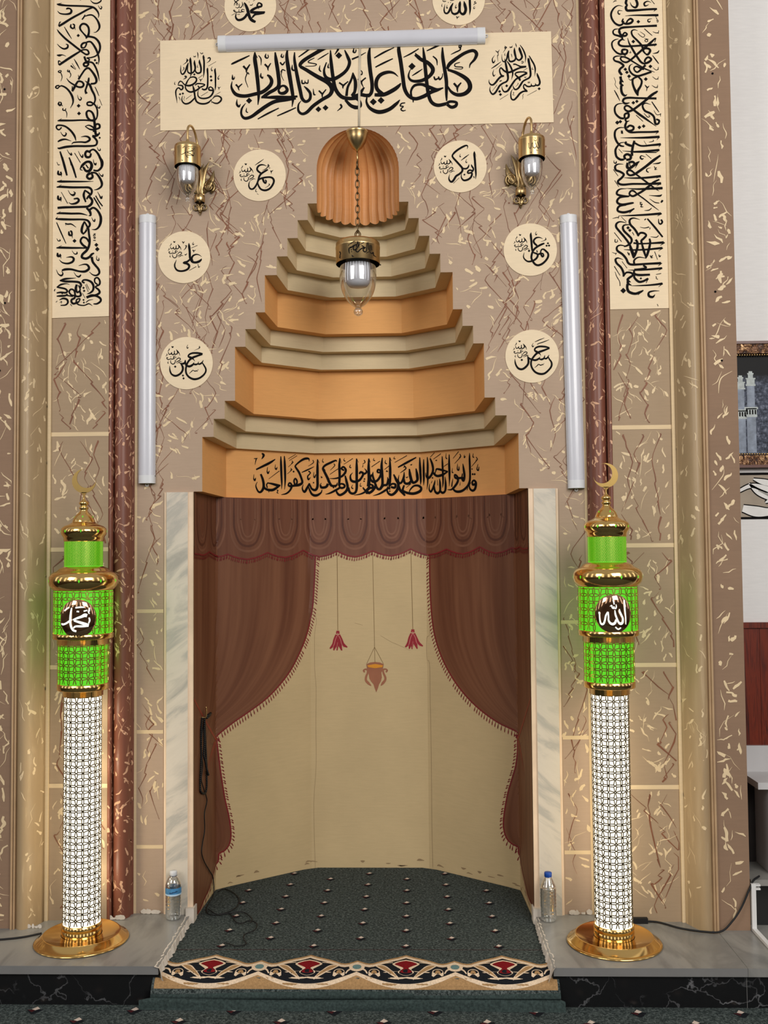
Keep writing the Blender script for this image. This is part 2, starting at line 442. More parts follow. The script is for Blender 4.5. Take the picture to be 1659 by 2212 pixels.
# ------------------------------------------------------------------ traced lettering and outlines (0.1 mm units)
INK={
'ML':'''-5612,37247,43 -5485,37311,85 -5072,37498,75 -4785,37631,43
-5073,37162,85 -4919,36990,75
-4770,37227,53 -4919,36990,75 -4919,36839,32
-4936,36739,43 -4864,36849,53 -4809,36764,32
-4919,36767,43 -4975,36544,37 -4855,36178,21
-5558,36781,21 -5542,36585,85 -5470,36611,43 -5459,36695,21
-5404,36330,75 -5284,36188,64
-5118,36352,43 -5284,36188,64 -5251,36048,27
-4548,37777,53 -4549,37457,149 -4479,36952,149 -4404,36224,139 -4383,35777,107 -4417,35376,32
-4548,37765,32 -4439,37511,32
-5569,36474,27 -5597,36195,85 -5405,35884,139 -5020,35791,139 -4581,35865,139 -4196,35968,149 -3893,36212,149 -3799,36434,139 -3875,36631,117 -4001,36729,64
-4110,37223,75 -3973,37080,75
-3835,37262,43 -3962,37052,64 -3946,36912,21
-4053,37698,32 -4081,37558,75 -3999,37489,53 -3944,37555,43 -3971,37657,32
-4384,37633,32 -4274,37451,53 -4275,37171,21
-4276,36824,27 -4287,36668,75 -4205,36583,53 -4194,36666,27
-3641,37755,53 -3598,37379,139 -3507,36762,149 -3481,36259,149 -3647,36067,139 -3894,35933,139 -4087,35798,139 -4252,35707,85
-3510,36036,85 -3428,35895,107 -3236,35891,139 -3109,36027,128 -3207,36197,96 -3372,36201,85 -3510,36036,85
-4279,35697,32 -3703,35706,139 -3100,35670,160 -2650,35727,75
-2716,35617,53 -3100,35592,139 -3649,35515,149 -4033,35323,149 -4363,35096,149 -4720,34848,128 -5012,34787,117 -5159,34969,85 -5131,35236,75 -4966,35466,21
D -4812,35580,246
-3080,37910,43 -3120,37536,128 -3040,36919,160 -2933,36247,149 -2853,35687,117 -2893,35254,27
-2773,37735,43 -2775,37360,107 -2657,36631,139 -2523,35958,139 -2443,35622,128 -2279,35479,117 -2103,35587,117 -2080,35837,107 -2211,36035,96 -2358,36178,32
-2450,36470,43 -2439,36319,64 -2330,36317,53 -2313,36428,32
-2313,36344,53 -2193,36313,53 -2165,36480,32
-2874,37167,21 -2886,36971,75 -2793,36902,53 -2776,36997,21
-3339,37681,32 -3367,37553,64 -3285,37512,43 -3257,37623,27
-3423,37291,64 -3313,37177,64 -3203,37314,43
-3397,36843,32 -3314,36953,53 -3177,36894,32
-3342,36898,43 -3370,36703,32 -3261,36449,21
-2598,37512,43 -2323,37702,64 -1883,38021,53
-981,37586,32 -831,37817,85 -814,37984,96 -1005,38045,139 -1335,37941,160 -1830,37673,149 -2325,37377,149 -2517,37186,139 -2518,37047,96
-2518,37074,128 -2272,36929,139 -1780,36611,160 -1289,36321,181 -1116,36038,171 -1211,35762,149 -1567,35547,139 -1952,35277,139 -2227,35005,128 -2446,34927,107 -2609,35069,96 -2608,35348,64 -2487,35523,21
-1886,37451,32 -2105,37344,43 -2150,37250,43 -1805,37170,43 -1915,37088,32 -2299,37081,27
-1749,37369,27 -1529,37498,53 -1254,37660,32
-1171,37792,43 -1147,37266,128 -1069,36594,139 -963,36035,149 -692,35667,149 -310,35575,139 72,35594,128
-1350,37243,43 -1461,36882,85 -1386,36574,128 -1124,36456,149 -795,36588,139 -465,36859,128 -326,37191,128 -407,37472,117 -541,37782,43
D -800,37537,267
-1257,37185,21 -1285,37018,64 -1220,36988,32
-1641,37110,21 -1669,36915,64 -1588,36818,32
-797,36310,64 -607,36166,75
-387,36356,43 -607,36166,75 -624,36027,27
-182,36753,32 -250,36436,85 -416,36078,96 -473,35690,107
-182,36753,43 -59,36349,107 -78,35959,107 -227,35684,128
-529,35524,96 -258,35240,139 69,35150,139
-1948,36057,21 -1921,35806,64 -1840,35776,32
-1702,35968,64 -1538,35797,75
-1373,36016,43 -1538,35797,64 -1539,35630,27
D -1723,35122,235
D -1405,35182,235
-749,35334,75 -695,35194,75 -887,35021,21
-4430,34736,43 -3979,34977,75 -3485,35211,43
-3563,34856,43 -3157,35026,64 -2718,35216,43
-130,37856,32 -142,37689,64 -66,37659,43 -32,37798,32
-216,37333,43 190,37514,53
-5351,35659,21 -5362,35436,85 -5269,35322,85 -5197,35432,27
-4923,35259,21 -4940,35092,53 -4857,35035,32''',
'MR':'''-139,37829,32 -157,37689,64 -69,37659,53 -14,37770,32
-225,37356,64 104,37488,53 406,37648,27
127,36846,43 99,36707,53 208,36649,53 236,36760,43 155,36856,32
42,36458,75 205,36315,64
398,36505,53 205,36315,64 285,36062,27
-230,36603,75 -95,36405,107 -98,35904,117 -236,35685,107
-239,35240,117 -76,35153,128 132,35232,139 101,35455,117 -73,35597,128 -236,35685,149
-127,35682,117 146,35743,139 392,35698,139 610,35721,128
147,35787,117 257,35979,96 340,36061,32
600,37940,43 542,37505,139 591,36835,149 669,36221,139 638,35832,139 473,35641,117
1833,36517,21 1627,36689,85 1355,36728,128 1026,36602,149 860,36328,149 885,35993,149 1128,35737,160
774,35718,128 964,35713,149 1237,35735,160 1620,35921,160 1840,36083,128 1950,36219,43
446,35669,53 417,35392,85 578,35111,128 958,34936,160 1395,35037,149 1724,35280,128 1899,35470,32
D 717,35402,278
D 1061,35461,278
771,37388,53 1199,37629,75 1664,37842,32
822,36969,53 1195,37155,75 1605,37341,43
1912,38042,43 1866,37753,139 1948,37194,149 2034,36523,149 2111,35966,149 2298,35628,139 2596,35499,139 2978,35613,149 3252,35773,149 3579,35877,117 3824,35971,43
2417,35542,85 2393,35848,85 2548,36095,107 2875,36143,117 3200,36008,149 3525,35889,128 3808,35961,53
2487,35457,75 2486,35335,32
2132,35326,43 1969,35302,53 1913,35192,53 2049,35162,43 1939,35053,53 2020,34968,53 2156,34993,27
2070,37386,32 2398,37545,64 2755,37760,43
2946,37822,43 2996,37336,128 3044,36778,139 3093,36221,139 3169,35664,139 3301,35328,139 3571,35184,139 3952,35247,128
3952,35247,117 4116,35338,107 4387,35293,107 4358,35139,128 4167,35087,128 3979,35214,107
2589,37502,107 2832,37284,139 3157,37110,149 3371,36826,160 3260,36551,139 2931,36336,139 2604,36288,117 2387,36348,96 2290,36518,75 2336,36739,43 2419,36876,21
2589,37558,43 2822,37385,43
D 2447,36970,288
2443,36542,32 2662,36676,64 2909,36837,32
3378,37411,53 3539,37240,64 3564,36989,27
3108,37657,43 3491,37826,75 3928,38011,43
3411,36492,53 3475,36351,75 3612,36404,53
3613,36487,53 3665,36347,75 3775,36456,43 3804,36622,32
3806,37802,53 3813,37373,128 3888,36815,139 3963,36257,139 3957,35702,107 3964,35369,53
4986,36834,27 5031,37010,64 5224,37228,107 5309,37477,139 5147,37620,128 4793,37517,128 4410,37275,139 4135,37059,149 4024,36867,107 4078,36782,53
4024,36784,96 4402,36636,128 4780,36405,160 4967,36179,171 4991,35901,171 4771,35684,160 4445,35636,139 4175,35780,107 4015,36034,53
4571,37105,32 4352,37026,43 4378,36914,43 4677,36880,43 4621,36798,32 4323,36832,27
4536,37857,53 4591,37895,64 4634,37827,64 4557,37756,53 4536,37857,43
4611,37771,53 4577,37661,53 4359,37555,53 4173,37464,21
4288,36166,85 4449,35968,85
4614,36187,53 4449,35968,85 4457,35746,27''',
'SL':'''-7135,37844,12 -7105,37749,38 -7097,37553,12
-7000,37823,23 -6939,37760,29 -6879,37789,23 -6909,37821,15
-7301,37677,15 -7271,37623,26 -7248,37660,15 -7218,37621,26 -7203,37690,12
-6849,37708,12 -6857,37621,64 -6827,37406,67 -6827,37100,67 -6834,36871,49 -6857,36666,12
-6849,37704,15 -6799,37570,12
-7030,37505,15 -7030,37380,73 -6985,37226,70 -6962,37073,67 -6985,36920,67 -7105,36877,67 -7195,36941,52 -7225,37048,44
-7256,37480,23 -7256,37339,73 -7225,37170,73 -7240,37033,64 -7331,36913,58 -7451,36882,64 -7541,36933,52 -7572,37041,44 -7557,37178,35 -7527,37346,17
-7436,37616,15 -7444,37497,82 -7421,37297,76 -7406,37083,67 -7406,36869,52 -7451,36694,12
-7527,37361,35 -7602,37210,49 -7662,36997,64 -7752,36862,61 -7827,36863,52 -7873,36971,44 -7873,37124,29 -7873,37262,12
-7625,37550,20 -7557,37484,49 -7602,37439,44 -7617,37485,23
-7557,37453,29 -7647,37364,29 -7775,37278,7
-7745,37167,35 -7730,37090,29 -7816,36988,9
-7105,37275,9 -7128,37168,23 -7090,37137,23
D -7263,36828,96
-6669,37540,44 -6593,37576,52 -6548,37522,49 -6593,37416,35 -6714,37337,9
-6636,37192,15 -6288,37389,15
-6458,37168,9 -6503,37062,29 -6473,36967,35 -6440,37030,9
-6661,37124,15 -6676,37036,67 -6661,36791,61 -6661,36486,61 -6677,36257,67 -6729,36152,67 -6834,36123,64 -6925,36171,52
-7233,36328,35 -7135,36402,52 -6985,36401,52 -6849,36375,52 -6801,36336,52 -6894,36277,52 -7000,36234,64
-7105,36313,44 -7015,36181,64
-7030,36204,64 -7150,36115,67 -7285,36057,67 -7436,36030,67 -7556,36079,61 -7646,36187,52 -7662,36325,44 -7616,36477,29 -7526,36612,35
-7616,36385,29 -7556,36536,32 -7466,36672,44 -7331,36715,52 -7210,36681,61 -7162,36589,61 -7210,36468,70 -7346,36364,73 -7496,36321,73 -7631,36340,61 -7737,36403,47 -7812,36497,41 -7902,36529,44 -7970,36439,38 -7988,36340,23
-7985,36348,29 -7902,36346,49 -7797,36313,61 -7779,36206,61 -7857,36143,55 -7947,36225,52 -8023,36211,47 -8090,36091,55 -8090,35938,47 -8060,35754,35 -8037,35533,7
-7707,36754,52 -7632,36737,61 -7647,36676,44 -7760,36614,12
-8128,36519,9 -8151,36428,29 -8121,36378,29
-7100,36638,17 -6891,36792,17
-7030,36616,29 -6977,36554,35
-6891,36631,15 -6977,36554,35 -6985,36475,12
D -6519,36711,105
D -6504,36543,111
-6315,37093,15 -6338,36997,67 -6316,36783,67 -6316,36478,61 -6316,36249,52 -6339,36074,12
-6123,36782,9 -6203,36658,29 -6181,36578,35 -6140,36642,9
-6444,36084,67 -6594,36103,61 -6609,36195,55 -6534,36239,47 -6444,36176,52 -6411,36053,67 -6474,35887,67 -6609,35768,61 -6804,35723,61 -6985,35746,55 -7090,35840,47 -7105,35992,35 -7072,36117,12
-6203,36231,29 -6158,36177,32
-6086,36232,12 -6158,36177,32 -6158,36090,9
-6965,35834,17 -6650,36023,17
-6396,35821,15 -6094,36003,15
-6474,35673,20 -6354,35793,44 -6204,35820,52 -6069,35741,61 -6066,35619,67 -6204,35497,61 -6354,35500,52 -6474,35567,29
-6504,35689,29 -6482,35499,12
-6504,35659,29 -6624,35540,64 -6804,35480,67 -7015,35500,67 -7165,35597,67 -7225,35766,67 -7255,35965,67 -7285,36149,76 -7334,36325,26
-7240,35767,52 -7345,35647,61 -7496,35529,67 -7661,35499,61 -7781,35581,52 -7827,35719,38 -7786,35873,12
D -7905,35942,96
D -7779,35969,99
-7965,35832,15 -7924,35751,26 -7899,35641,7
-7642,35712,20 -7388,35895,15
-7729,35854,15 -7699,35792,17 -7736,35732,15 -7699,35621,7''',
'SR':'''7034,37907,16 7060,37821,35 7083,37719,9
7232,37825,22 7338,37667,47 7431,37451,57 7473,37253,44 7441,37021,8
7203,37739,16 7210,37637,85 7271,37455,82 7314,37290,76 7251,37176,73 7155,37142,66 7060,37230,57 7014,37379,79 6985,37560,73 6987,37711,19
7045,37296,57 6995,37149,66 6850,37084,73 6754,37122,60 6724,37271,47 6727,37435,32 6748,37585,16
6737,37582,38 6678,37419,57 6644,37223,57 6562,37094,57 6466,37109,41 6428,37245,25 6422,37429,9
6779,37762,22 6803,37712,35 6843,37752,22 6867,37719,32 6895,37812,9
6555,37792,22 6638,37724,41 6554,37702,35 6571,37751,22
6602,37684,32 6481,37490,9
6839,37435,22 6862,37349,22 6876,37264,8
6567,37471,13 6547,37390,22 6585,37361,22
6149,37596,19 6247,37525,35 6326,37638,9
6247,37528,32 6265,37413,22 6210,37362,13
6278,37396,22 6237,37331,22 6250,37098,8
6113,37395,8 6003,37222,35 6033,37054,57 6101,37105,38 6118,37190,9
5952,36785,22 6159,36923,47 6389,37093,16
6144,36756,13 6421,36977,16
6072,36764,8 6018,36581,35 6057,36446,44 6125,36517,13
7625,37336,32 7730,37132,57 7842,36916,60 7887,36702,54 7855,36400,8
7572,37238,16 7595,37135,82 7631,36921,82 7668,36675,76 7675,36445,73 7607,36329,66 7462,36253,63 7333,36175,66 7235,36029,73 7120,35868,66 6992,35819,57 6921,35906,41 6895,36008,9
7628,37233,16 7653,37065,9
6548,37229,16 6592,36995,73 6637,36731,82 6666,36534,82 6682,36320,73 6613,36188,66 6452,36113,66 6307,36001,73 6209,35840,73 6111,35695,73 5998,35628,66 5903,35732,50 5873,35864,32 5902,35997,9
6642,37112,32 6752,36958,57 6845,36759,66 6894,36561,57 6872,36414,38 6835,36261,8
6920,36954,57 7008,36960,50 7135,36900,50 7262,36848,60 7494,36843,63
7478,36835,63 7230,36796,66 7037,36722,73 6876,36644,82 6683,36596,73 6524,36668,66 6429,36769,57 6366,36811,47 6316,36706,47 6346,36558,57 6409,36458,66 6513,36436,57
6489,36436,63 6360,36406,73 6247,36298,76 6133,36153,76 6019,36054,66 5908,36076,57 5842,36192,32 5851,36297,8
7274,37061,22 7330,37087,25 7364,37042,32 7321,36991,25 7281,37020,22
7773,36807,16 7753,36722,22 7807,36701,25
7530,36547,73 7403,36599,50 7195,36604,57 7051,36574,57 7002,36506,50 7080,36410,66 7190,36292,82 7208,36202,41
7530,36547,73 7369,36468,73 7192,36371,73 7030,36280,66 6900,36119,73 6770,35925,76 6655,35764,73 6511,35731,60 6425,35851,41 6408,36006,9
7359,36654,13 7536,36771,22
7400,36386,19 7439,36349,32 7491,36387,16
7961,36543,22 7991,36421,73 8053,36256,73 8079,36108,73 8033,36003,69 7929,35989,57 7874,36080,16
7913,35998,54 7809,35956,60 7713,35983,50 7699,36076,16
7729,35969,54 7601,35936,60 7489,35971,57 7411,36042,47 7358,35961,44 7392,35846,57 7486,35762,60 7521,35704,44
7518,35728,54 7358,35729,66 7197,35638,73 7067,35477,73 6937,35362,66 6826,35397,57 6793,35565,47 6815,35728,32 6900,35860,9
7580,36169,22 7563,36112,25 7631,36115,25 7623,36171,19
D 8046,35831,117
D 6619,35994,114
D 6303,35748,114
D 6341,35608,120
6310,36231,22 6334,36202,35 6374,36245,22 6401,36209,28
7108,36117,25 7123,36065,22 7003,35932,8
5979,35774,13 6199,36048,22
6310,35384,19 6682,35611,16
7510,35537,13 7938,35763,19
6878,35710,13 6929,35676,22 6889,35576,19 6977,35574,9
7356,35618,19 7320,35537,16 7334,35471,16 7305,35367,8''',
'LV1':'''-11690,39855,19 -11555,39732,45 -11388,39711,51 -11237,39792,51 -11204,39877,39
D -12126,39914,96
-13182,39716,32 -13064,39692,77 -12762,39644,64 -12258,39614,64 -11856,39587,64 -11554,39528,71 -11386,39371,64 -11312,39199,45 -11334,39047,13
-13182,39716,26 -12964,39765,13
-13156,39415,13 -13028,39293,45 -12793,39253,58 -12592,39282,77 -12525,39383,77 -12576,39486,51 -12694,39513,64 -12761,39474,39
-13091,38717,71 -12891,38831,83 -12523,39060,77 -12122,39271,71 -11788,39449,64 -11588,39512,39
-13108,38727,19 -13042,38885,45 -12985,38908,13
-11337,39608,16 -11280,39498,26 -11212,39452,45 -11179,39536,32 -11236,39578,16
-12054,38987,45 -11954,39130,51 -11921,39215,26
-11954,39130,32 -11720,39193,51 -11552,39154,51 -11384,38963,64 -11283,38723,77 -11299,38554,58 -11415,38421,32 -11532,38397,13
-11849,38211,71 -12001,38385,51 -12119,38540,64 -12136,38676,71 -12036,38793,71 -11885,38772,71 -11767,38633,71 -11743,38429,71 -11782,38261,77 -11882,38134,45
-11782,38233,71 -11481,38152,71 -11296,37944,77 -11245,37705,71 -11310,37470,64 -11443,37338,51 -11644,37275,45 -11844,37262,39
D -12218,38278,116
-11848,37957,58 -11998,37927,71 -12081,37827,71 -12047,37724,64 -11930,37739,51 -11864,37856,58 -11848,37957,58
-11848,37974,58 -11681,37987,64 -11546,37848,71 -11411,37608,77 -11327,37369,64 -11292,37165,51 -11325,36936,13
-13164,38583,16 -13056,38427,58 -12786,38149,71 -12450,37870,71 -12147,37625,71 -11979,37486,58 -11845,37415,64 -11745,37463,64 -11796,37600,58 -11930,37637,51 -12080,37607,51 -12147,37557,58 -12413,37394,77 -12747,37182,83 -13063,36969,71
-13080,36970,26 -13081,37156,45 -12954,37095,13
-12840,38687,19 -12687,38418,45 -12511,38136,19
-12539,38805,32 -12555,38670,64 -12437,38599,51 -12388,38750,51 -12472,38803,45
-12387,38716,39 -12353,38529,13
-13153,37920,16 -13018,37781,39 -12850,37693,58 -12700,37740,71 -12677,37858,51 -12768,37904,26
-13167,37419,26 -13049,37403,77 -12916,37423,32 -12755,37362,13
-12396,37225,19 -12277,37019,45 -12136,36755,19
-12551,36924,39 -12444,36837,32 -12316,36749,13
-12485,37041,13 -12394,36886,19 -12310,36783,13
-12528,36957,13 -12444,36853,26
-11945,37333,71 -11877,37145,71 -11776,37075,45
-11769,37024,71 -11877,37060,83 -11970,36995,71 -11943,36909,71 -11842,36890,71 -11759,36973,64 -11769,37041,58
-11844,37262,39 -11710,37175,45 -11843,37093,32
-11793,37089,58 -11576,37036,64 -11441,36830,64 -11340,36557,58 -11271,36201,13
D -11469,37152,96
D -11395,37025,96
-12200,36300,71 -12074,36507,64 -11908,36740,64 -11768,36804,71 -11641,36700,71 -11473,36459,83 -11398,36255,83 -11454,36121,71 -11655,36092,64
-12208,36510,19 -12174,36374,32
-11739,36381,45 -11755,36229,77 -11837,35961,64 -11887,35793,64 -11836,35657,90
-11906,36239,16 -11704,36059,77 -11603,35821,77 -11485,35582,71 -11451,35379,64 -11500,35211,51
-13012,36731,26 -13095,36682,39 -13028,36630,39 -12961,36696,32 -13012,36731,26
-13011,36664,26 -12943,36527,32 -12926,36391,26 -12982,36240,13
-12677,36757,26 -12677,36673,39 -12593,36671,39 -12627,36739,26
-12593,36654,26 -12535,36517,32 -12591,36383,13
-12725,36370,16 -12607,36215,45 -12406,36075,58 -12205,35969,64 -12038,35965,71 -11965,36065,71 -12039,36185,64 -12190,36222,64 -12273,36140,71 -12372,35956,83 -12471,35779,71
-12488,35824,26 -12466,36009,39
-13041,36056,45 -13158,36041,51 -13208,35975,51 -13124,35922,45 -13057,35988,45 -12940,36036,51 -12739,35931,64 -12571,35741,71 -12453,35502,77 -12435,35266,51 -12550,35025,13
-11464,35952,26 -11369,35748,32 -11288,35544,19
-11268,35408,19 -11150,35119,19
-12236,35615,13 -12202,35463,26 -12118,35377,51 -12062,35460,39 -12119,35529,16
-11533,35212,58 -11667,35282,64 -11800,35252,58 -11783,35150,58 -11633,35130,58 -11500,35211,58
-11517,35229,58 -11382,35007,58 -11348,34770,58 -11380,34569,51 -11480,34430,51
-11367,35158,16 -11333,35039,26 -11266,35004,45 -11233,35088,26
-11497,34470,64 -11663,34474,71 -11797,34612,77 -11832,34814,71 -11732,34896,64 -11582,34809,71 -11497,34605,77 -11480,34403,83 -11455,34133,96 -11494,33932,96
D -12184,35125,135
D -12165,34781,135
-13036,35330,32 -13076,35229,64 -13002,35160,58 -12952,35243,51 -13003,35319,39
-12962,35210,39 -12885,35124,19
-12867,35039,32 -12884,34955,39 -12783,34936,39 -12750,35020,26
-12767,34936,26 -12706,34800,32 -12714,34608,16
-13114,34472,32 -12964,34485,71 -12497,34475,64 -11997,34481,58 -11696,34458,58 -11496,34420,51
-13114,34465,26 -12925,34575,13
-12929,34181,45 -13045,34073,51 -13152,34142,51 -13146,34253,58 -12996,34274,58 -12762,34212,64 -12528,34022,71 -12359,33783,71 -12292,33563,19
-11895,34203,19 -11729,34247,45 -11562,34169,58 -11455,34066,90
-11885,34193,32 -11695,34071,51 -11495,34033,71
-11495,34100,64 -11396,34283,64 -11269,34264,71 -11255,34129,71 -11395,34065,64 -11494,34000,77
-11444,33999,90 -11410,33830,83 -11277,33844,58 -11268,33928,39
-11576,33759,83 -11427,33756,71 -11294,33794,45
-11560,33766,71 -11426,33629,71 -11359,33493,71 -11441,33343,64 -11824,33318,71 -12324,33328,71 -12723,33303,83 -13023,33242,64 -13103,33274,26
-12978,33981,13 -12893,33844,32 -12793,33792,58 -12720,33891,45 -12777,33943,16
-13098,33539,45 -12959,33610,71 -12759,33640,51 -12501,33560,13
-12491,33409,13 -12391,33491,45 -12091,33508,51 -11858,33493,64 -11685,33594,77 -11726,33702,71 -11859,33755,51 -12069,33736,13
D -11243,33675,83
-11358,33258,16 -11291,33122,32 -11224,33121,45 -11218,33205,19
-11639,33029,71 -11806,33093,83 -11882,32967,83 -11821,32831,83 -11672,32845,77 -11623,32995,64
-11690,33097,58 -11524,33161,64 -11357,33023,71 -11223,32785,83 -11155,32583,83 -11148,32399,83
-12995,33107,51 -12904,32820,71 -12785,32432,71
-12594,32830,26 -12485,32476,51
-12689,33185,13 -12588,33015,32 -12488,32939,58 -12505,33047,26
-12355,33027,26 -12096,32595,26
-12189,33107,13 -12088,32904,32 -12004,32828,58 -11982,32952,32
-11522,32724,16 -11487,32556,26 -11404,32521,39''',
'LV2':'''-13136,32640,16 -13068,32504,26 -13001,32520,26
-12904,32853,71 -12784,32415,83 -12682,32027,58
-12593,32830,45 -12418,32374,71 -12275,31918,51
-12237,32840,26 -12096,32579,19
-11255,32820,77 -11128,32616,83 -11153,32382,83 -11319,32218,71 -11518,32238,58
-11521,32674,19 -11487,32539,32 -11420,32471,45 -11387,32571,26
-12111,32294,26 -12002,32466,90 -11820,32613,83 -11653,32593,90 -11592,32424,103 -11685,32225,103 -11851,32222,83 -11968,32398,64
-11852,32496,39 -11735,32327,45
-12101,32284,45 -11984,32238,13
-11634,32107,77 -11750,32059,90 -11793,31942,77 -11683,31857,83 -11550,31938,83 -11584,32089,64
-11634,32130,64 -11418,32112,64 -11251,31915,77 -11144,31679,83 -11166,31512,71 -11315,31398,51 -11481,31361,13
-11285,32133,19 -11202,32014,32 -11112,31962,51 -11092,32062,26
-13066,32253,45 -13065,32102,77 -12932,32082,51 -12966,32200,58
-12932,32116,39 -12921,31975,13
-13120,31768,39 -12947,31764,77 -12481,31755,64 -11981,31745,51 -11509,31743,13
-13113,31767,26 -12907,31837,13
-13138,31517,39 -12945,31530,77 -12479,31497,77 -11980,31487,71 -11714,31472,77 -11587,31353,77 -11606,31186,71 -11729,31088,64 -11811,30956,58
-13128,31517,26 -12919,31620,13
-11886,31365,51 -11938,31125,83 -11844,30829,51
-11896,31359,51 -11746,31255,64 -11629,31153,64
-11712,31088,83 -11572,30918,83 -11594,30751,90 -11743,30637,83 -11942,30624,77 -12474,30618,77 -12806,30614,83 -13089,30596,77
-13069,31147,51 -13058,30996,83 -12948,30961,51 -12959,31078,58
-12942,30977,39 -12934,30864,13
-12927,31295,19 -12641,30781,26
-12628,31373,13 -12527,31204,32 -12394,31151,77 -12318,31250,45 -12395,31308,16
-12602,30831,13 -12475,30761,45 -12276,30791,77 -12153,30896,77 -12210,30997,64 -12376,30980,45
-11331,31281,13 -11247,31129,32 -11164,30987,64 -11121,31093,32
-11496,31033,45 -11345,30780,51 -11188,30503,32
-11413,31109,39 -11263,30845,45 -11106,30635,45
-13131,30346,39 -12938,30359,71 -12472,30334,71 -12074,30326,64 -11768,30247,19
-13121,30346,26 -12945,30436,13
-11816,30572,64 -11676,30436,90 -11625,30251,64 -11724,30226,19
-11676,30486,77 -11510,30576,71 -11327,30446,77 -11187,30176,90 -11192,29909,90 -11274,29711,71 -11406,29613,51 -11572,29616,13
-13176,30113,39 -12936,30092,77 -12471,30073,71 -12006,30065,64 -11773,30020,71 -11666,29885,77 -11679,29768,71 -11804,29637,64
-13169,30113,26 -13076,30201,19
-11899,29983,45 -11988,29757,83 -12020,29541,83 -11936,29410,51
-11899,29973,45 -11789,29770,64 -11722,29669,64
-11953,29410,45 -11837,29538,64 -11804,29621,64
-11722,29669,71 -11697,29419,71 -11663,29152,77 -11695,28886,83 -11800,28688,90 -11971,28525,83 -11997,28392,83 -11831,28333,83 -11666,28403,83 -11567,28518,77 -11461,28573,39
-11784,28804,71 -11983,28958,77 -12067,29126,71 -11968,29274,64 -11802,29221,64 -11685,29052,64
-12752,29905,39 -12636,29869,51 -12470,29866,45 -12263,29722,13
-12736,29905,19 -12715,29797,13
-13128,29958,32 -12932,29508,45 -12707,29011,26
-12584,29552,45 -12566,29401,77 -12450,29382,58 -12468,29533,64 -12534,29567,39
-12450,29432,45 -12426,29242,13
D -12333,29124,141
-13114,29244,13 -13046,29137,32 -12957,29152,39 -12997,29209,16
-11581,30150,13 -11524,30016,32 -11458,29974,51 -11435,30081,32
-13127,28828,39 -12928,28835,77 -12463,28816,71 -12065,28809,58 -11793,28795,45
-13111,28828,26 -12889,28931,13
-11510,29132,29 -11397,29127,26
-11418,29274,26 -11464,29288,26 -11481,29242,26 -11444,29208,26 -11411,29247,26 -11418,29281,19
-11491,29309,26 -11491,29375,26 -11405,29340,26
-11485,29435,26 -11445,29408,26 -11412,29427,26 -11438,29381,19
D -11370,28930,141
D -11329,28740,161
-12446,28700,13 -12329,28548,32 -12223,28563,51 -12224,28646,26
-13076,28611,51 -13059,28477,90 -12943,28475,58 -12976,28559,45
-12942,28442,32 -12919,28352,13
-12998,28303,16 -12858,28175,45 -12625,28131,64 -12420,28200,77 -12361,28332,77 -12461,28417,58 -12693,28398,13
-11573,28402,90 -11525,28185,83 -11399,28017,77 -11266,27848,77 -11238,27682,71 -11364,27585,58 -11529,27620,39 -11676,27749,16
-11351,28454,16 -11350,28282,32 -11261,28247,45 -11261,28363,19
-12882,27826,58 -12723,27873,83 -12458,27869,71 -12126,27780,64 -11861,27769,83 -11690,27889,83 -11747,28039,71 -11896,28085,45 -12144,28023,13
-13128,27873,13 -13037,27679,32 -12904,27604,64 -12832,27692,45 -12889,27793,16
-12351,27741,13 -12241,27583,32 -12125,27541,64 -12036,27629,39
-12969,27379,45 -12754,27448,71 -12522,27471,45 -12257,27483,13
-12952,27379,39 -12720,27342,77 -12389,27330,71 -12123,27292,77 -12030,27164,71 -12089,27033,51
-12222,27201,77 -12261,27002,90 -12187,26852,64 -12072,26966,51 -12139,27166,45
-12088,26900,64 -12038,26734,71 -12153,26669,64 -12286,26704,64
-13106,27092,32 -12918,27206,64 -12686,27242,32 -12537,27199,13
-13100,27099,45 -12917,27063,64 -12718,27010,64 -12635,26909,64 -12717,26844,64 -12916,26864,64 -13105,26844,45
-13104,26701,39 -12915,26708,71 -12716,26721,64 -12627,26793,51
-12650,26727,51 -12385,26673,39
D -12856,26820,77
-12980,26533,26 -12815,26597,64 -12649,26545,71 -12608,26411,64 -12714,26307,51 -12929,26294,32
-12963,26417,19 -12880,26465,26 -12896,26376,19
-12286,26704,58 -12451,26740,58 -12552,26874,58 -12486,26989,58 -12353,26954,58 -12293,26771,64 -12318,26606,71 -12434,26541,71 -12450,26442,71 -12350,26358,71 -12119,26437,64
-12119,26437,51 -12080,26569,45 -12219,26538,51 -12234,26405,51 -12118,26304,45 -11886,26277,39 -11688,26347,39 -11533,26255,13
-11875,27261,58 -11975,27313,58 -11925,27388,58 -11760,27385,64 -11577,27290,77 -11487,27122,77 -11509,26940,71 -11625,26826,58 -11773,26772,13
D -11924,27047,90
D -11896,26914,90
-11842,27194,19 -11717,26871,19
-11792,27217,19 -11668,26953,19
-11972,26822,19 -11855,26591,19
-11312,27179,51 -11428,27287,51 -11429,27436,58 -11314,27484,58 -11214,27350,64 -11230,27184,64 -11401,27081,51 -11262,26953,71 -11221,26820,77 -11393,26716,77 -11591,26726,51 -11796,26624,77
-11789,26614,71 -11591,26677,71 -11393,26690,71 -11200,26588,77 -11170,26455,71 -11325,26341,64 -11490,26337,32
-11821,26399,26 -11689,26496,32 -11501,26533,13
D -11921,26516,77
D -11904,26400,77
-13221,26935,19 -13175,27011,26 -13208,26912,19
-13135,26430,19 -13072,26492,19
-12499,26343,26 -12425,26253,19''',
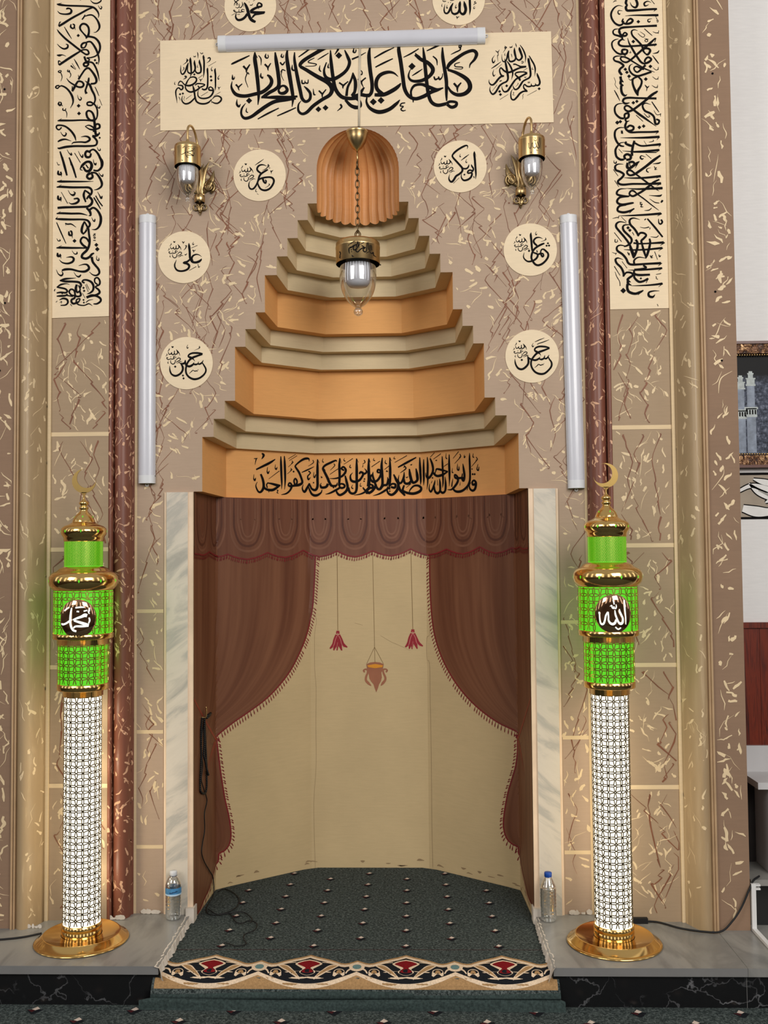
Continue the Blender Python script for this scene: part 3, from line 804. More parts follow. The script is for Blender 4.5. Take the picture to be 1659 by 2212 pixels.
'RV1':'''11180,39184,12 11258,39245,30 11334,39243,24
11765,39295,79 11731,39138,85 11781,39042,61 11727,38949,85 11771,38815,85 11924,38801,85 12230,38810,79 12598,38832,73 12904,38840,73 13063,38842,61
13063,38852,42 12917,38736,15
11915,39165,15 11989,39005,42 12141,38932,73 12226,39062,85 12192,39221,85 12148,39302,79
12824,39136,12 12666,39194,36 12527,39118,61 12540,39001,55 12617,38999,36 12719,39050,12
12800,39276,18 12964,39063,24
11699,38570,12 12073,38586,42 12531,38575,61 12899,38572,73 13119,38567,73
13119,38560,30 12983,38500,18
11596,38993,12 11407,39036,30 11221,38930,55 11094,38712,67 11105,38490,67 11239,38266,67 11421,38160,73 11569,38210,61 11624,38351,42
11610,38452,42 11562,38321,61 11698,38217,67 11913,38243,79 12013,38357,73 11917,38438,67 11799,38362,55 11735,38247,55
11577,38794,12 11418,38814,30 11386,38720,42 11430,38649,42 11483,38670,30
D 12251,38298,127
12840,38416,12 12681,38388,30 12664,38310,42 12724,38270,42 12777,38323,18
13019,38481,18 13063,38363,24
13031,38316,30 13099,38346,24 13097,38267,24 13039,38272,24
11415,37820,67 11433,37971,73 11572,38052,79 11971,38074,67 12522,38092,67 13048,38102,79
11432,37914,73 11475,37749,79 11657,37681,73 11756,37758,61 11660,37830,55 11566,37731,61
11412,38009,15 11234,37982,42 11156,37889,55 11199,37762,61 11382,37694,67 11534,37628,67 11562,37532,49 11660,37492,15
11547,37549,61 11408,37442,73 11399,37316,73 11557,37233,73 11954,37224,67 12444,37244,67 12933,37263,73 13001,37303,61
13001,37309,24 12925,37185,15
11388,37559,15 11210,37509,42 11100,37386,55 11127,37165,55 11276,36972,61 11443,36883,67 11581,36896,67
12218,37904,12 12060,37946,36 11951,37870,55 11994,37680,61 12203,37454,67 12382,37229,73 12425,37071,67
12225,37784,15 12330,37671,21 12451,37606,21 12514,37699,21 12424,37779,15 12318,37855,12
12509,37472,24 12602,37507,30 12637,37418,24 12545,37408,24 12509,37472,24
12678,37506,18 12496,37557,15
12504,37982,24 12669,37821,30 12834,37669,18
12862,37841,12 13005,37781,24 13112,37794,30
13120,37889,24 13096,37741,15
12976,37561,42 12783,37377,79 12565,37193,85 12379,37041,79 12099,36795,73 11881,36612,67 11696,36516,67 11514,36583,55 11455,36710,55 11578,36761,55 11760,36693,61 11972,36547,55 12243,36368,49 12545,36188,49 12908,36054,12
12991,37561,36 12935,37367,24
11778,37597,12 11835,37368,49 11982,37081,73 12159,36763,73 12337,36507,73 12504,36424,61
D 12019,37427,133
11874,37012,18 11903,36932,24 11820,36944,18
12534,36864,49 12439,37008,67 12502,37101,67 12655,37097,73 12735,37001,79 12634,36839,73 12534,36864,55
12458,36435,73 12643,36493,79 12773,36616,73 12647,36720,67 12523,36628,67 12484,36503,61
13117,37017,18 13048,36915,49 12843,36872,12
12826,36800,18 12950,36618,42 13090,36420,30
11692,37088,67 11538,37060,73 11550,36903,79 11703,36893,73 11758,37024,67 11692,37088,55
11617,36870,67 11677,36783,18
11554,36786,12 11304,36798,42 11165,36723,55 11208,36596,61 11421,36513,73 11577,36367,79 11446,36245,73 11398,36120,85 11502,35954,79
11434,35899,85 11467,35742,79 11563,35639,30
11461,35726,85 11440,35585,85 11560,35482,42
11469,35506,85 11459,35334,85 11502,35145,85 11607,35048,73 11711,35096,15
D 11653,36208,127
D 11718,36075,127
D 11806,35897,133
11976,36443,12 11846,36361,42 11827,36173,61 11961,35981,67 12173,35898,73 12418,35955,73 12771,36073,73
12049,36136,55 12027,36263,55 12151,36323,55 12332,36224,61 12453,36174,42
12049,36136,55 12176,36071,61 12362,36223,73 12524,36377,79
D 12730,36309,133
D 12521,35755,133
12830,36260,12 12971,36147,24 13085,36191,24
13072,36276,24 13047,36139,15
12807,35858,12 12963,35739,24 13061,35784,18
13063,35853,18 13039,35715,15
12769,35483,12 12925,35379,30 13038,35408,24
13025,35493,18 13000,35340,15
11780,35803,12 11864,35726,30 11957,35787,36
12203,35882,55 11987,35786,67 11953,35605,73 12010,35384,79 12098,35194,91 12180,35029,49
12203,35866,55 12343,35690,67 12302,35472,73 12175,35255,85 12156,35052,61
12479,35505,24 12575,35387,49 12658,35454,18
12575,35387,36 12541,35225,18
11158,35865,12 11222,35684,15 11203,35528,15 11328,35346,15
11163,35300,24 11272,35087,42 11395,34827,18
11510,34768,73 11574,34908,79 11788,34950,73 12215,34925,67 12961,34893,73
11519,34768,67 11631,34697,73 11808,34730,24
13007,35205,61 12766,35054,91 12518,34840,85 12239,34627,79 11961,34429,79 11746,34350,73 11595,34453,61 11613,34578,61 11751,34591,61 11931,34446,67 12201,34221,79 12501,33995,67 12927,33668,12
13022,35226,36 12934,35097,15
D 11967,34727,127
D 12120,34786,121
12712,34632,12 12485,34700,42 12360,34593,61 12447,34372,73 12689,34241,73 12838,34082,73 12893,33793,79 13014,33791,67 13053,33921,67 12927,33986,55
12754,34763,30 12907,34518,42 13055,34290,24
12409,34260,15 12564,34088,30 12662,34117,24 12602,34187,18
12838,34379,12 12961,34182,24 13151,34210,18
13115,34232,24 13118,34101,18
12072,34186,24 12368,33898,24
D 12205,33642,133
D 12388,33692,127
11576,34720,15 11294,34679,42 11169,34525,61 11195,34274,67 11375,34082,73 11557,34041,67
11581,34040,67 11591,34228,67 11744,34262,73 11747,34105,73 11617,34014,67 11661,33913,55 11784,33939,18
11661,33904,67 11596,33687,79 11699,33506,73 11913,33533,73 11952,33663,73 11801,33729,67 11671,33638,73
11645,33545,67 11820,33432,67 12185,33433,67 12733,33428,67 13022,33444,73
13028,33447,30 12889,33322,12
D 11264,33872,146
D 11396,33910,127
11616,33639,12 11366,33645,42 11181,33523,67 11146,33274,73 11233,33022,73 11382,32857,67 11540,32823,42
11425,33525,24 11438,33387,36 11471,33517,24 11489,33370,30
11382,33200,12 11815,33191,42 12424,33185,73 13057,33209,85
13063,33209,30 12933,33071,15
12385,33051,12 12485,32881,18
12596,32985,15 12786,33021,30 12778,33090,18
11980,33063,73 11898,32759,85 11856,32464,79
11644,33029,61 11597,32952,67 11748,32871,85 11905,32821,67
11963,32976,67 12265,32829,61 12721,32851,67 13102,32881,85
13111,32890,30 13017,32758,15
11604,33005,15 11384,32972,36 11276,32865,61 11165,32680,73 11177,32462,73 11211,32352,73
11297,32715,18 11458,32528,18
11463,32628,12 11864,32588,42 12412,32592,67 13036,32633,79
13045,32642,30 12888,32511,15
12449,32473,15 12610,32327,18''',
'RV2':'''11149,32565,62 11208,32372,75 11363,32250,81 11519,32246,69
11582,32245,81 11538,32397,81 11665,32475,81 11811,32391,87 11777,32257,87 11613,32228,75
12452,32330,12 12274,32398,31 12220,32319,56 12287,32247,50 12357,32284,25
12457,32468,19 12685,32264,25
11870,32551,81 11883,32396,56
11933,32549,25 12903,32529,37
13073,32391,62 12771,32179,94 12453,31929,87 12167,31727,87 11945,31587,81 11757,31552,69 11649,31641,69 11667,31753,69 11792,31766,69 11947,31651,56 12255,31404,56 12563,31158,62 12809,30962,44 12987,30840,12
13079,32404,37 12907,32250,19
11673,32105,81 11654,31913,100 11763,31863,87 11922,31972,94 12080,32081,81 12182,32153,25
11705,32111,75 11893,32133,81 12001,32009,75
11751,32072,31 11789,31910,31
11988,31858,12 12086,32033,44
13088,32099,25 12987,32053,50 12743,32029,12
12806,31928,25 12842,31841,31 12905,31872,25 12825,31778,31 12926,31792,19
12661,31867,12 12498,31816,31 12480,31720,44 12563,31664,31
11089,32220,16 11094,32117,31 11172,32093,44 11195,32179,31
11491,32045,12 11265,32049,44 11138,31956,69 11166,31795,75 11353,31711,75 11498,31596,75 11410,31453,75 11251,31312,75 11280,31199,75 11467,31148,75 11875,31172,69 12438,31161,69 13079,31171,87
13088,31180,31 12889,31056,12
11057,31823,25 11255,31530,19
11498,31451,12 11880,31428,50 12443,31433,69 13079,31491,81
13079,31484,25 12880,31399,12
13013,31348,50 12751,31219,75 12529,31031,81 12275,30844,75 12054,30720,75 11864,30638,69 11725,30727,62 11775,30854,62 11900,30867,62 12084,30704,44 12362,30491,44 12669,30229,37 12958,30003,12
11583,30985,12 12058,30944,56 12590,30950,75 13137,30965,87
13146,30971,31 12989,30901,12
11104,31337,25 11278,31055,19
11595,30969,16 11338,30958,44 11211,30865,69 11193,30737,69 11364,30670,75 11645,30632,62 11733,30663,31
11614,30633,62 11332,30600,69 11204,30481,75 11217,30353,75 11419,30278,81 11796,30335,69 11899,30346,44
11576,30275,69 11325,30232,75 11213,30129,75 11226,30001,75 11444,29942,81 11695,29986,75 11923,30100,44
11894,30084,44 11700,29896,16
12187,30366,31 12185,30270,37 12264,30285,25 12199,30174,37 12299,30166,25
12156,30373,19 12249,30349,25
13109,30690,19 13021,30631,62 12802,30636,37 12559,30663,12
12575,30512,12 12796,30355,31 12989,30313,25
13117,30444,44 13062,30349,37 13131,30380,25 13148,30444,19
12343,30005,12 12540,30018,37 12660,30108,25
11263,29792,12 11785,29799,50 12411,29819,69 13051,29861,81
13083,29861,44 12893,29753,16
11356,29749,16 11568,29525,19
10980,29680,12 11127,29715,25 11243,29729,25
11260,29799,25 11227,29675,19
12938,29634,19 12950,29458,44 13026,29403,56 13097,29487,62 13046,29600,56
12337,29591,37 12413,29643,37
12463,29649,50 12774,29270,69 13102,28834,56
12150,29610,12 11877,29685,44 11719,29608,69 11731,29417,75 11899,29222,75 12020,29029,75 12055,28894,44
12049,28894,56 12145,29027,69 12301,29024,69 12402,28926,69 12297,28794,75 12192,28691,75 12214,28548,69
11567,29477,16 11312,29536,44 11154,29459,69 11135,29300,75 11303,29074,75 11486,28847,75 11638,28622,75 11758,28365,75 11877,28060,62
11721,29401,25 11496,29389,50 11416,29295,69 11460,29135,75 11644,28940,75 11772,28778,75 11747,28613,69 11573,28489,62 11441,28459,44
D 11635,29265,119
D 11710,29156,119
11812,29071,25 11869,28977,25
11833,29032,19 11884,28929,19
12144,29288,12 12337,29246,25 12531,29281,37
12577,29258,31 12554,29172,19
12588,28859,12 12828,28833,31 12929,28907,25
11952,28750,69 12018,28615,81 12014,28392,81 11915,28107,81 11843,27934,37
11696,28429,62 11843,27965,62
12540,28781,62 12564,28605,75 12512,28351,81 12422,28067,81 12357,27915,31
12214,28548,62 12286,28260,81 12379,27947,50
11850,28602,62 12136,28565,56 12542,28574,56 13144,28601,87
13181,28600,44 12991,28470,16
11438,28323,12 11819,28300,50 12380,28306,62 13076,28364,75
13105,28363,31 12909,28233,12
11046,29072,25 11351,28662,25
11079,28781,31 11076,28657,31 11176,28671,25 11162,28757,19
11547,28464,25 11292,28516,44 11150,28439,62 11163,28280,75 11378,28117,75 11531,27923,75 11621,27731,75 11806,27664,75 12368,27686,69 13007,27707,81
13047,27706,31 12880,27582,16
10937,28210,12 11098,28153,25
11121,28191,25 11081,28100,19
11599,28215,25 11628,28128,31 11676,28175,19 11643,28090,31 11696,28105,19
12562,28055,31 12576,27985,31 12656,28047,25 12591,27946,31 12676,27961,19
12746,28214,25 12861,27862,19
12921,28080,25 12950,27988,44 13004,28041,25
12379,27934,16 12062,27978,44 11872,27854,62 11869,27688,69
11396,27887,12 11188,27961,44 11078,27899,69 11121,27739,75 11305,27545,75 11401,27321,75 11391,27147,44
12242,27625,62 12371,27527,69 12176,27461,81 11864,27434,81
11609,27429,12 12051,27422,50 12675,27459,69 13049,27490,69
13055,27490,31 12875,27376,12
11864,27425,62 11861,27282,75 12047,27209,81 12530,27217,69
11860,27218,62 11873,27085,75 12041,26923,81 12228,26936,75 12449,27050,69
12449,27056,44 12351,26845,16
D 12137,27061,81
11351,27809,19 11560,27516,19
11019,27608,31 11258,27200,19
11391,27156,56 11519,27319,62 11706,27316,69 11804,27219,69 11639,27089,81 11575,27001,81 11704,26904,25
11584,26963,87 11597,26842,87 11733,26770,25
11566,26827,87 11553,26652,87 11628,26486,94 11875,26403,87 12095,26469,81 12236,26546,37
12236,26546,31 11999,26344,16
11046,27366,12 11111,27167,25 11231,26943,25 11249,26746,25
12777,27146,19 12807,27069,31
12776,27060,25 12858,27005,25
12788,27219,19 13004,27263,25
11720,26745,12 12194,26753,44 12661,26777,62 13051,26824,75
13060,26824,37 12877,26678,12
D 11380,26544,194
12911,26510,12 12655,26507,44 12468,26447,62 12465,26298,81 12619,26248,75 12727,26354,16
12809,25941,19 12850,25849,19''',
'BL':'''-6227,20153,29 -6026,20181,29
-6096,20159,51 -6167,19854,18
-5787,20441,51 -5684,20365,102 -5726,20252,73 -5804,20148,15
-6106,19618,58 -5748,19789,88 -5332,19993,96 -5030,20183,37
-5019,19922,18 -5040,19746,37 -4977,19686,66 -4922,19796,22
-5466,19772,18 -5492,19559,44 -5438,19462,73 -5367,19591,22
-5406,19174,18 -4801,19604,30
-6221,19371,18 -6242,19179,36 -6181,19082,73 -6124,19209,22
-5852,19404,80 -5750,19180,102 -5689,18923,110 -5710,18701,110 -5834,18524,95 -5978,18520,73 -6100,18725,58 -6112,18872,36 -6030,19011,15
-5701,18886,95 -5619,18704,88 -5420,18629,103 -5170,18637,110 -4918,18775,89 -4740,18882,44
-5469,18976,37 -5211,18940,81 -4918,18876,103 -4740,18882,44
-5482,18727,51 -5519,18892,51 -5431,18995,51
-5399,18637,51 -5400,18497,18
-4961,18633,30 -4877,18617,37 -4940,18503,37 -4848,18480,22
-4713,20348,37 -4702,19967,96 -4683,19407,96 -4664,19034,74 -4674,18686,15
-4509,20377,37 -4490,19977,97 -4471,19415,97 -4473,19041,67 -4504,18673,15
-4700,18409,19 -4412,18474,67 -4197,18638,82 -4102,18829,97 -4132,18978,82 -4238,19012,67 -4282,18890,74 -4154,18857,89 -3896,18903,97
-3896,18903,82 -3959,19135,75 -3872,19251,75 -3778,19103,82 -3844,18913,82
-3896,18903,105 -3636,18950,113 -3475,19077,105 -3547,19339,98 -3676,19599,97 -3848,19818,82 -3869,19911,67 -3674,20091,75 -3368,20276,98 -3096,20309,76 -3053,20166,15
-3857,19818,75 -3684,19666,19
D -3978,19605,97
-4083,20154,30 -4010,20075,37 -4105,20032,30
-4041,20035,30 -4290,19825,15
-4149,19774,30 -4077,19695,37 -4171,19672,30
-4107,19656,30 -4356,19465,15
-4284,20242,22 -3853,20486,22
-4233,20150,22 -3771,20426,22
-3511,19579,30 -3196,19714,60 -2764,19912,23
-2841,20253,38 -2811,20113,38 -3121,19919,15
-3109,19668,53 -2991,19589,53 -3066,19491,53 -3154,19392,60 -3111,19234,76 -2988,19349,19
-2778,19644,19 -2802,19425,38 -2741,19361,68 -2675,19509,30
-2583,20292,38 -2585,19864,99 -2588,19291,106 -2590,18909,106 -2687,18712,106 -2894,18747,91 -3003,18903,83 -3068,19034,76
-3047,19035,76 -3201,18782,106 -3334,18600,105 -3442,18672,75 -3472,18812,53 -3410,18973,19
-2583,20292,30 -2488,20085,15
D -2804,19082,83
-2355,18723,23 -2420,18556,68 -2650,18425,106 -2896,18480,98 -3048,18711,76 -3100,18869,30
-2437,18946,76 -2381,18831,99 -2152,18859,106 -2044,19018,106
-2464,18938,53 -2391,19067,19
-1583,20151,19 -1647,20217,68 -1915,20105,91 -2183,19974,91 -2306,19815,83 -2224,19631,99 -2073,19324,106 -1960,19055,106 -1846,18913,99 -1617,18929,76 -1570,19078,23
-2306,19861,53 -2173,19699,15
-2296,20327,15 -2327,20186,30 -2270,20120,53
-2416,19404,30 -2351,19346,38 -2416,19339,30
-1744,20053,30 -1699,19950,38 -1929,19712,15
-1946,19505,23 -1528,19784,30
D -1763,18824,83
D -1656,18854,68
-1970,19292,15 -1691,19289,53 -1386,19366,83 -1186,19543,99 -1128,19733,91 -1249,19887,76 -1345,19793,76 -1212,19696,68
-1437,20337,38 -1458,19928,99 -1442,19469,99 -1463,19126,99 -1484,18917,83
-1484,18890,76 -1388,19011,68 -1228,18971,83 -1191,18856,83 -1351,18793,91 -1484,18890,68
-1427,18813,83 -1695,18663,91 -1963,18533,68 -2184,18478,15
-1418,20337,23 -1354,20068,15
-1189,20334,15 -1227,20231,30 -1144,20165,45
-1236,20013,19 -758,20310,30
-886,19987,30 -925,19865,38 -841,19837,38
-1164,19436,53 -1101,19161,99 -1039,18817,106 -1162,18582,106 -1430,18432,99 -1581,18548,83 -1626,18716,45
-1008,18816,99 -933,18579,99 -782,18501,99 -629,18576,99 -570,18812,106 -567,19269,106 -563,19842,106 -571,20308,38
-559,20308,23 -477,20097,15
-766,19584,15 -890,19425,61 -853,19188,99 -663,19110,106 -434,19184,99 -280,19381,91 -233,19533,99 -355,19610,83 -432,19508,76
-280,19476,83 -81,19562,83 -80,19684,53 -163,19788,19
-778,18955,19 -837,18815,38 -753,18749,53
-359,19046,19 -398,18886,30 -314,18878,38
D -167,19246,83
D -187,19132,76
-179,20227,38 -134,20104,38 -264,20018,15
-238,19979,19 -258,19850,30
70,20301,38 65,19644,99 79,19072,99 50,18786,91
130,18797,83 -96,18609,83 -363,18478,61 -717,18417,15
-254,18816,53 -133,18655,83 128,18500,99''',
'BR':'''55,20301,38 44,19835,99 48,19263,99 6,18863,99
6,18874,76 121,18957,76 262,18898,83 196,18777,91 44,18836,83
-109,18666,53 44,18798,83
-110,18533,91 118,18549,106 310,18719,106 433,18973,91
75,20301,23 138,20090,15
322,20317,19 302,20214,30 386,20186,38
197,19864,30 637,20161,30
194,19482,53 143,19262,76 275,19100,106 504,19174,99 666,19447,91 641,19676,83 527,19715,76 507,19593,76 647,19561,53
760,20331,38 719,19904,106 752,19332,106 749,18950,106 614,18716,106 462,18793,99 351,19107,91 258,19413,83 279,19611,19
652,18715,83 806,18904,91 977,18940,99 1043,19138,91 1018,19336,19
931,20215,19 899,20074,38 994,20008,45
1002,19699,19 964,19627,38 1048,19626,38
862,19723,23 1126,19926,30
1141,20346,38 1156,19823,106 1151,19327,106 1129,18985,99 1102,18852,76
1141,20346,23 1235,20154,15
1109,18863,76 1262,18983,76 1422,18943,91 1382,18784,99 1185,18824,83
1147,18824,83 879,18637,91 574,18469,68 258,18377,15
D 1127,18718,76
D 1126,18604,76
1335,19470,53 1455,19210,106 1574,18942,114 1487,18631,114 1258,18424,106 1068,18483,91 986,18681,61 1034,18879,23
1573,18866,114 1677,18629,106 1910,18368,76
1910,18375,45 1791,18627,91 1870,18908,68
1791,18627,83 2018,18511,106 2359,18470,114 2664,18581,114 2749,18739,106 2591,18874,91 2363,18858,76 2171,18662,53 2124,18510,23
1394,20080,23 2028,20431,30
1389,20381,19 1350,20279,30 1434,20270,38
1563,19830,53 2033,20080,91 2503,20331,45
1879,19918,38 1961,19757,53 1670,19539,15
1848,19808,38 1925,19898,30
2203,19972,30 2240,19937,38 2286,19990,30
1616,19444,15 1568,19170,61 1643,19010,83 1757,19085,91 1855,19320,91 1876,19594,23
1854,19244,76 1909,19015,99 2098,18993,106 2233,19125,91
2143,19743,53 2178,19431,114 2259,19125,114 2364,19029,106 2544,19160,106 2539,19427,114 2486,19759,45
1969,19326,30 2006,19292,38 2071,19344,30
1971,18778,19 2224,18981,30
2681,20329,38 2695,19806,99 2727,19234,91 2705,18900,15
2917,20222,38 2911,19758,98 2918,19226,91 2900,18873,15
3151,20320,38 3169,19894,98 3154,19402,98 3158,19023,68 3107,18654,15
3322,20244,60 3448,19952,105 3499,19647,105 3394,19388,105 3207,19240,98 3069,19331,60 3039,19530,19
3465,19528,90 3715,19325,97 4035,19344,105 4413,19498,45
3673,19553,52 3720,19671,67 3993,19617,90 4413,19498,52
3616,19406,45 3650,19562,45
3323,20293,23 3607,20516,30
3529,20185,23 3995,20431,30
3657,20127,30 3703,20098,37 3758,20135,30
4071,20295,37 4088,19911,90 4104,19423,90 4112,18973,75 4072,18702,19
3282,18948,19 3246,18678,60 3337,18534,83 3454,18660,90 3573,18926,83 3621,19119,23
3548,18814,83 3613,18540,98 3772,18438,105 3920,18563,97 3925,18908,97 3896,19179,30
3920,18563,82 4069,18444,97 4237,18548,97 4265,18890,97 4238,19254,22
3758,19112,19 3778,18833,30
3437,19084,19 3380,18966,30
D 3461,19234,83
4322,20427,15 4296,20215,37 4372,20147,52
4163,19767,19 4414,19897,30
4501,20358,37 4494,19885,97 4509,19324,97 4488,18756,15
4731,20141,19 5074,20466,29
5147,20331,37 5199,20209,44 5101,20171,29
5176,20173,37 4817,19871,15
5411,20275,22 5409,20132,44 5476,20208,29
5008,19859,18 4982,19594,52 5070,19544,66 5090,19724,22
4693,19656,15 4668,19457,37 4744,19433,44
5317,19839,29 5357,19571,96 5405,19236,103 5349,18992,103 5253,19097,74 5288,19353,44
5351,19121,96 5108,19135,88 4931,19107,89
5072,19100,74 4933,19263,81 4822,19306,74 4843,19168,81 5006,19103,96 4981,18927,103 4792,18707,96 4611,18586,67 4373,18586,19
4717,19134,15 4660,18907,52 4635,18715,52
4657,18677,67 4877,18480,96 5231,18482,103 5541,18670,95 5684,18890,95 5731,19144,88 5730,19621,88 5714,20063,80 5718,20346,18
5150,18925,15 5125,18764,29
5607,18644,18 5539,18504,29
5935,20312,18 5911,20141,36 5984,20111,44
6105,20117,36 6177,19995,36 6082,19958,29
6133,19943,36 5826,19659,15
6208,19763,18 6140,19523,44 6225,19455,58 6258,19632,22
D 5890,19282,102
D 6007,19275,102
D 5859,19540,66
6073,18796,102 5891,18762,88 5871,18917,80 5980,18966,80 6073,18833,102 6026,18572,102 5887,18470,95 5736,18550,80 5686,18743,51 5793,18892,18''',
'R1':'''-5021,40061,44 -4946,39928,95 -4871,39735,113 -4825,39523,113 -4741,39310,113 -4628,39211,113 -4512,39160,84
-4881,39543,95 -5004,39374,95 -5154,39282,95 -5305,39272,87 -5399,39383,66 -5399,39499,44 -5366,39617,11
-4420,39973,66 -4363,40029,55 -4251,39968,69 -4251,39872,76 -4382,39837,84 -4533,39784,95 -4684,39692,106 -4740,39616,91
-4420,39973,55 -4439,39896,62 -4364,39837,55
-4373,39837,44 -4364,39732,11
-4759,39617,84 -4533,39592,106 -4308,39586,95 -4086,39600,62
-4116,39566,73 -4346,39530,84 -4534,39496,76 -4647,39384,62 -4688,39337,15
-4768,39943,25 -4721,39928,33 -4655,39950,25 -4632,40011,11
-4927,40164,18 -4823,40203,15
-4626,40108,15 -4504,40192,18
-4805,40101,18 -4786,40043,9
-5473,40176,33 -5398,40093,36 -5322,40030,36
-5473,39919,11 -5454,40018,29 -5398,40093,36 -5228,40214,36
-5360,39935,29 -5379,39997,25 -5322,40015,25 -5300,39933,25
-5247,40016,22 -5238,39897,29 -5323,39819,29 -5421,39863,15
-5115,40090,22 -5097,39951,33 -5172,39834,33 -5248,39836,22
-5059,40012,22 -5041,39850,11
-4999,39724,15 -5097,39750,29 -5154,39700,33 -5079,39640,36 -5015,39662,15
-5097,39644,33 -5248,39625,33 -5257,39767,15
-5248,39629,29 -5398,39629,33 -5492,39689,33 -5474,39731,25 -5413,39668,22
-5591,39490,15 -5414,39579,18
D -5305,39525,47
D -5244,39523,47''',
'R2':'''5037,40097,76 5043,39754,87 5048,39468,66 5018,39230,11
4784,39878,25 4819,39702,106 4857,39492,106 4796,39322,106 4703,39292,95 4611,39383,73 4586,39575,91 4597,39765,95 4617,39883,15
4585,39536,80 4518,39367,84 4369,39300,87 4258,39354,69 4222,39488,51 4243,39659,33 4304,39805,11
4300,39801,36 4205,39622,84 4110,39415,76 4016,39337,69 3924,39381,58 3898,39535,44 3941,39766,9
4433,39192,36 4478,39130,36
4568,39188,18 4478,39130,36 4468,39067,11
4448,39734,11 4401,39636,29 4418,39575,44 4469,39619,11
4039,39725,11 4010,39627,25 4028,39575,44 4061,39630,11
3817,39788,11 3797,39690,25 3815,39647,25
5307,39856,22 5238,39815,25 5343,39775,18
5340,39775,22 5228,39730,25 5218,39688,15
5264,39638,11 5207,39578,22 5225,39517,25 5285,39580,9
3833,39937,25 3892,39878,29 3989,39895,29
4154,39967,25 4227,39917,29 4361,39952,25
3893,39945,22 3968,39971,22
D 4087,39831,40
D 4189,39828,40''',
'R3':'''-4027,32599,10 -4153,32656,39 -4287,32667,59 -4405,32610,69 -4464,32492,69 -4422,32389,72 -4288,32284,65
-3982,32448,56 -4103,32383,75 -4255,32284,75 -4356,32167,75 -4407,31998,69 -4457,31846,69 -4542,31695,69 -4642,31592,69 -4760,31594,62 -4827,31701,52 -4826,31836,39 -4773,31958,10
-4407,31964,49 -4306,32047,69 -4121,32091,69 -3903,32104,69 -3769,32050,75 -3716,31917,75 -3787,31731,75 -3921,31578,75 -4106,31514,75 -4290,31568,69 -4391,31709,62 -4432,31854,33
-4230,32113,23 -4205,32011,75 -4155,31891,75 -4088,31836,62 -4063,31923,59 -4105,31992,39
-4559,32652,13 -4371,32779,36 -4164,32923,13
-3977,32690,26 -3931,32617,33 -3985,32598,26 -3968,32689,20
-3931,32617,29 -4069,32484,33 -4244,32406,8
-3927,32583,16 -3927,32495,13 -3865,32531,10
-3868,32390,39 -3827,32352,39
-3746,32413,13 -3827,32352,39 -3827,32253,10
-3946,31806,39 -3917,31751,26 -4112,31614,8
-4508,31596,13 -4517,31542,20 -4525,31471,26 -4462,31453,16
-4475,31375,16 -4400,31333,10
-4644,32305,8 -4661,32394,26 -4728,32497,39 -4803,32587,20
-4761,32532,39 -4745,32430,39 -4812,32377,39 -4879,32398,36 -4879,32538,29
-4879,32432,36 -4929,32362,39 -4997,32384,36 -5005,32469,23
-4996,32469,33 -5047,32398,36 -5114,32383,33 -5151,32455,23 -5148,32509,10
-5004,32744,39 -4962,32692,43 -4922,32743,23
-5110,32648,20 -5119,32590,29 -5188,32517,10
-4825,32307,20 -4913,32280,29 -4910,32212,33 -4792,32247,20
-4896,32178,33 -4997,32159,33 -5047,32181,29 -5148,32145,29 -5215,32181,29 -5215,32243,26 -5162,32213,23
D -5047,32266,39
-5223,32409,20 -5212,32354,26 -5279,32299,8
-5153,32067,13 -5177,32005,26 -5145,31967,23
-5051,32133,13 -5048,32011,29 -4964,31938,33 -4880,31970,33 -4843,32075,29 -4866,32129,16
-4812,32105,23 -4745,32188,33 -4644,32203,33 -4624,32138,33 -4712,32069,33 -4799,32036,23
-4779,32056,23 -4796,31968,10
-4766,31959,10 -4678,32017,29 -4611,32050,26 -4537,32023,8
D -4711,32259,29''',
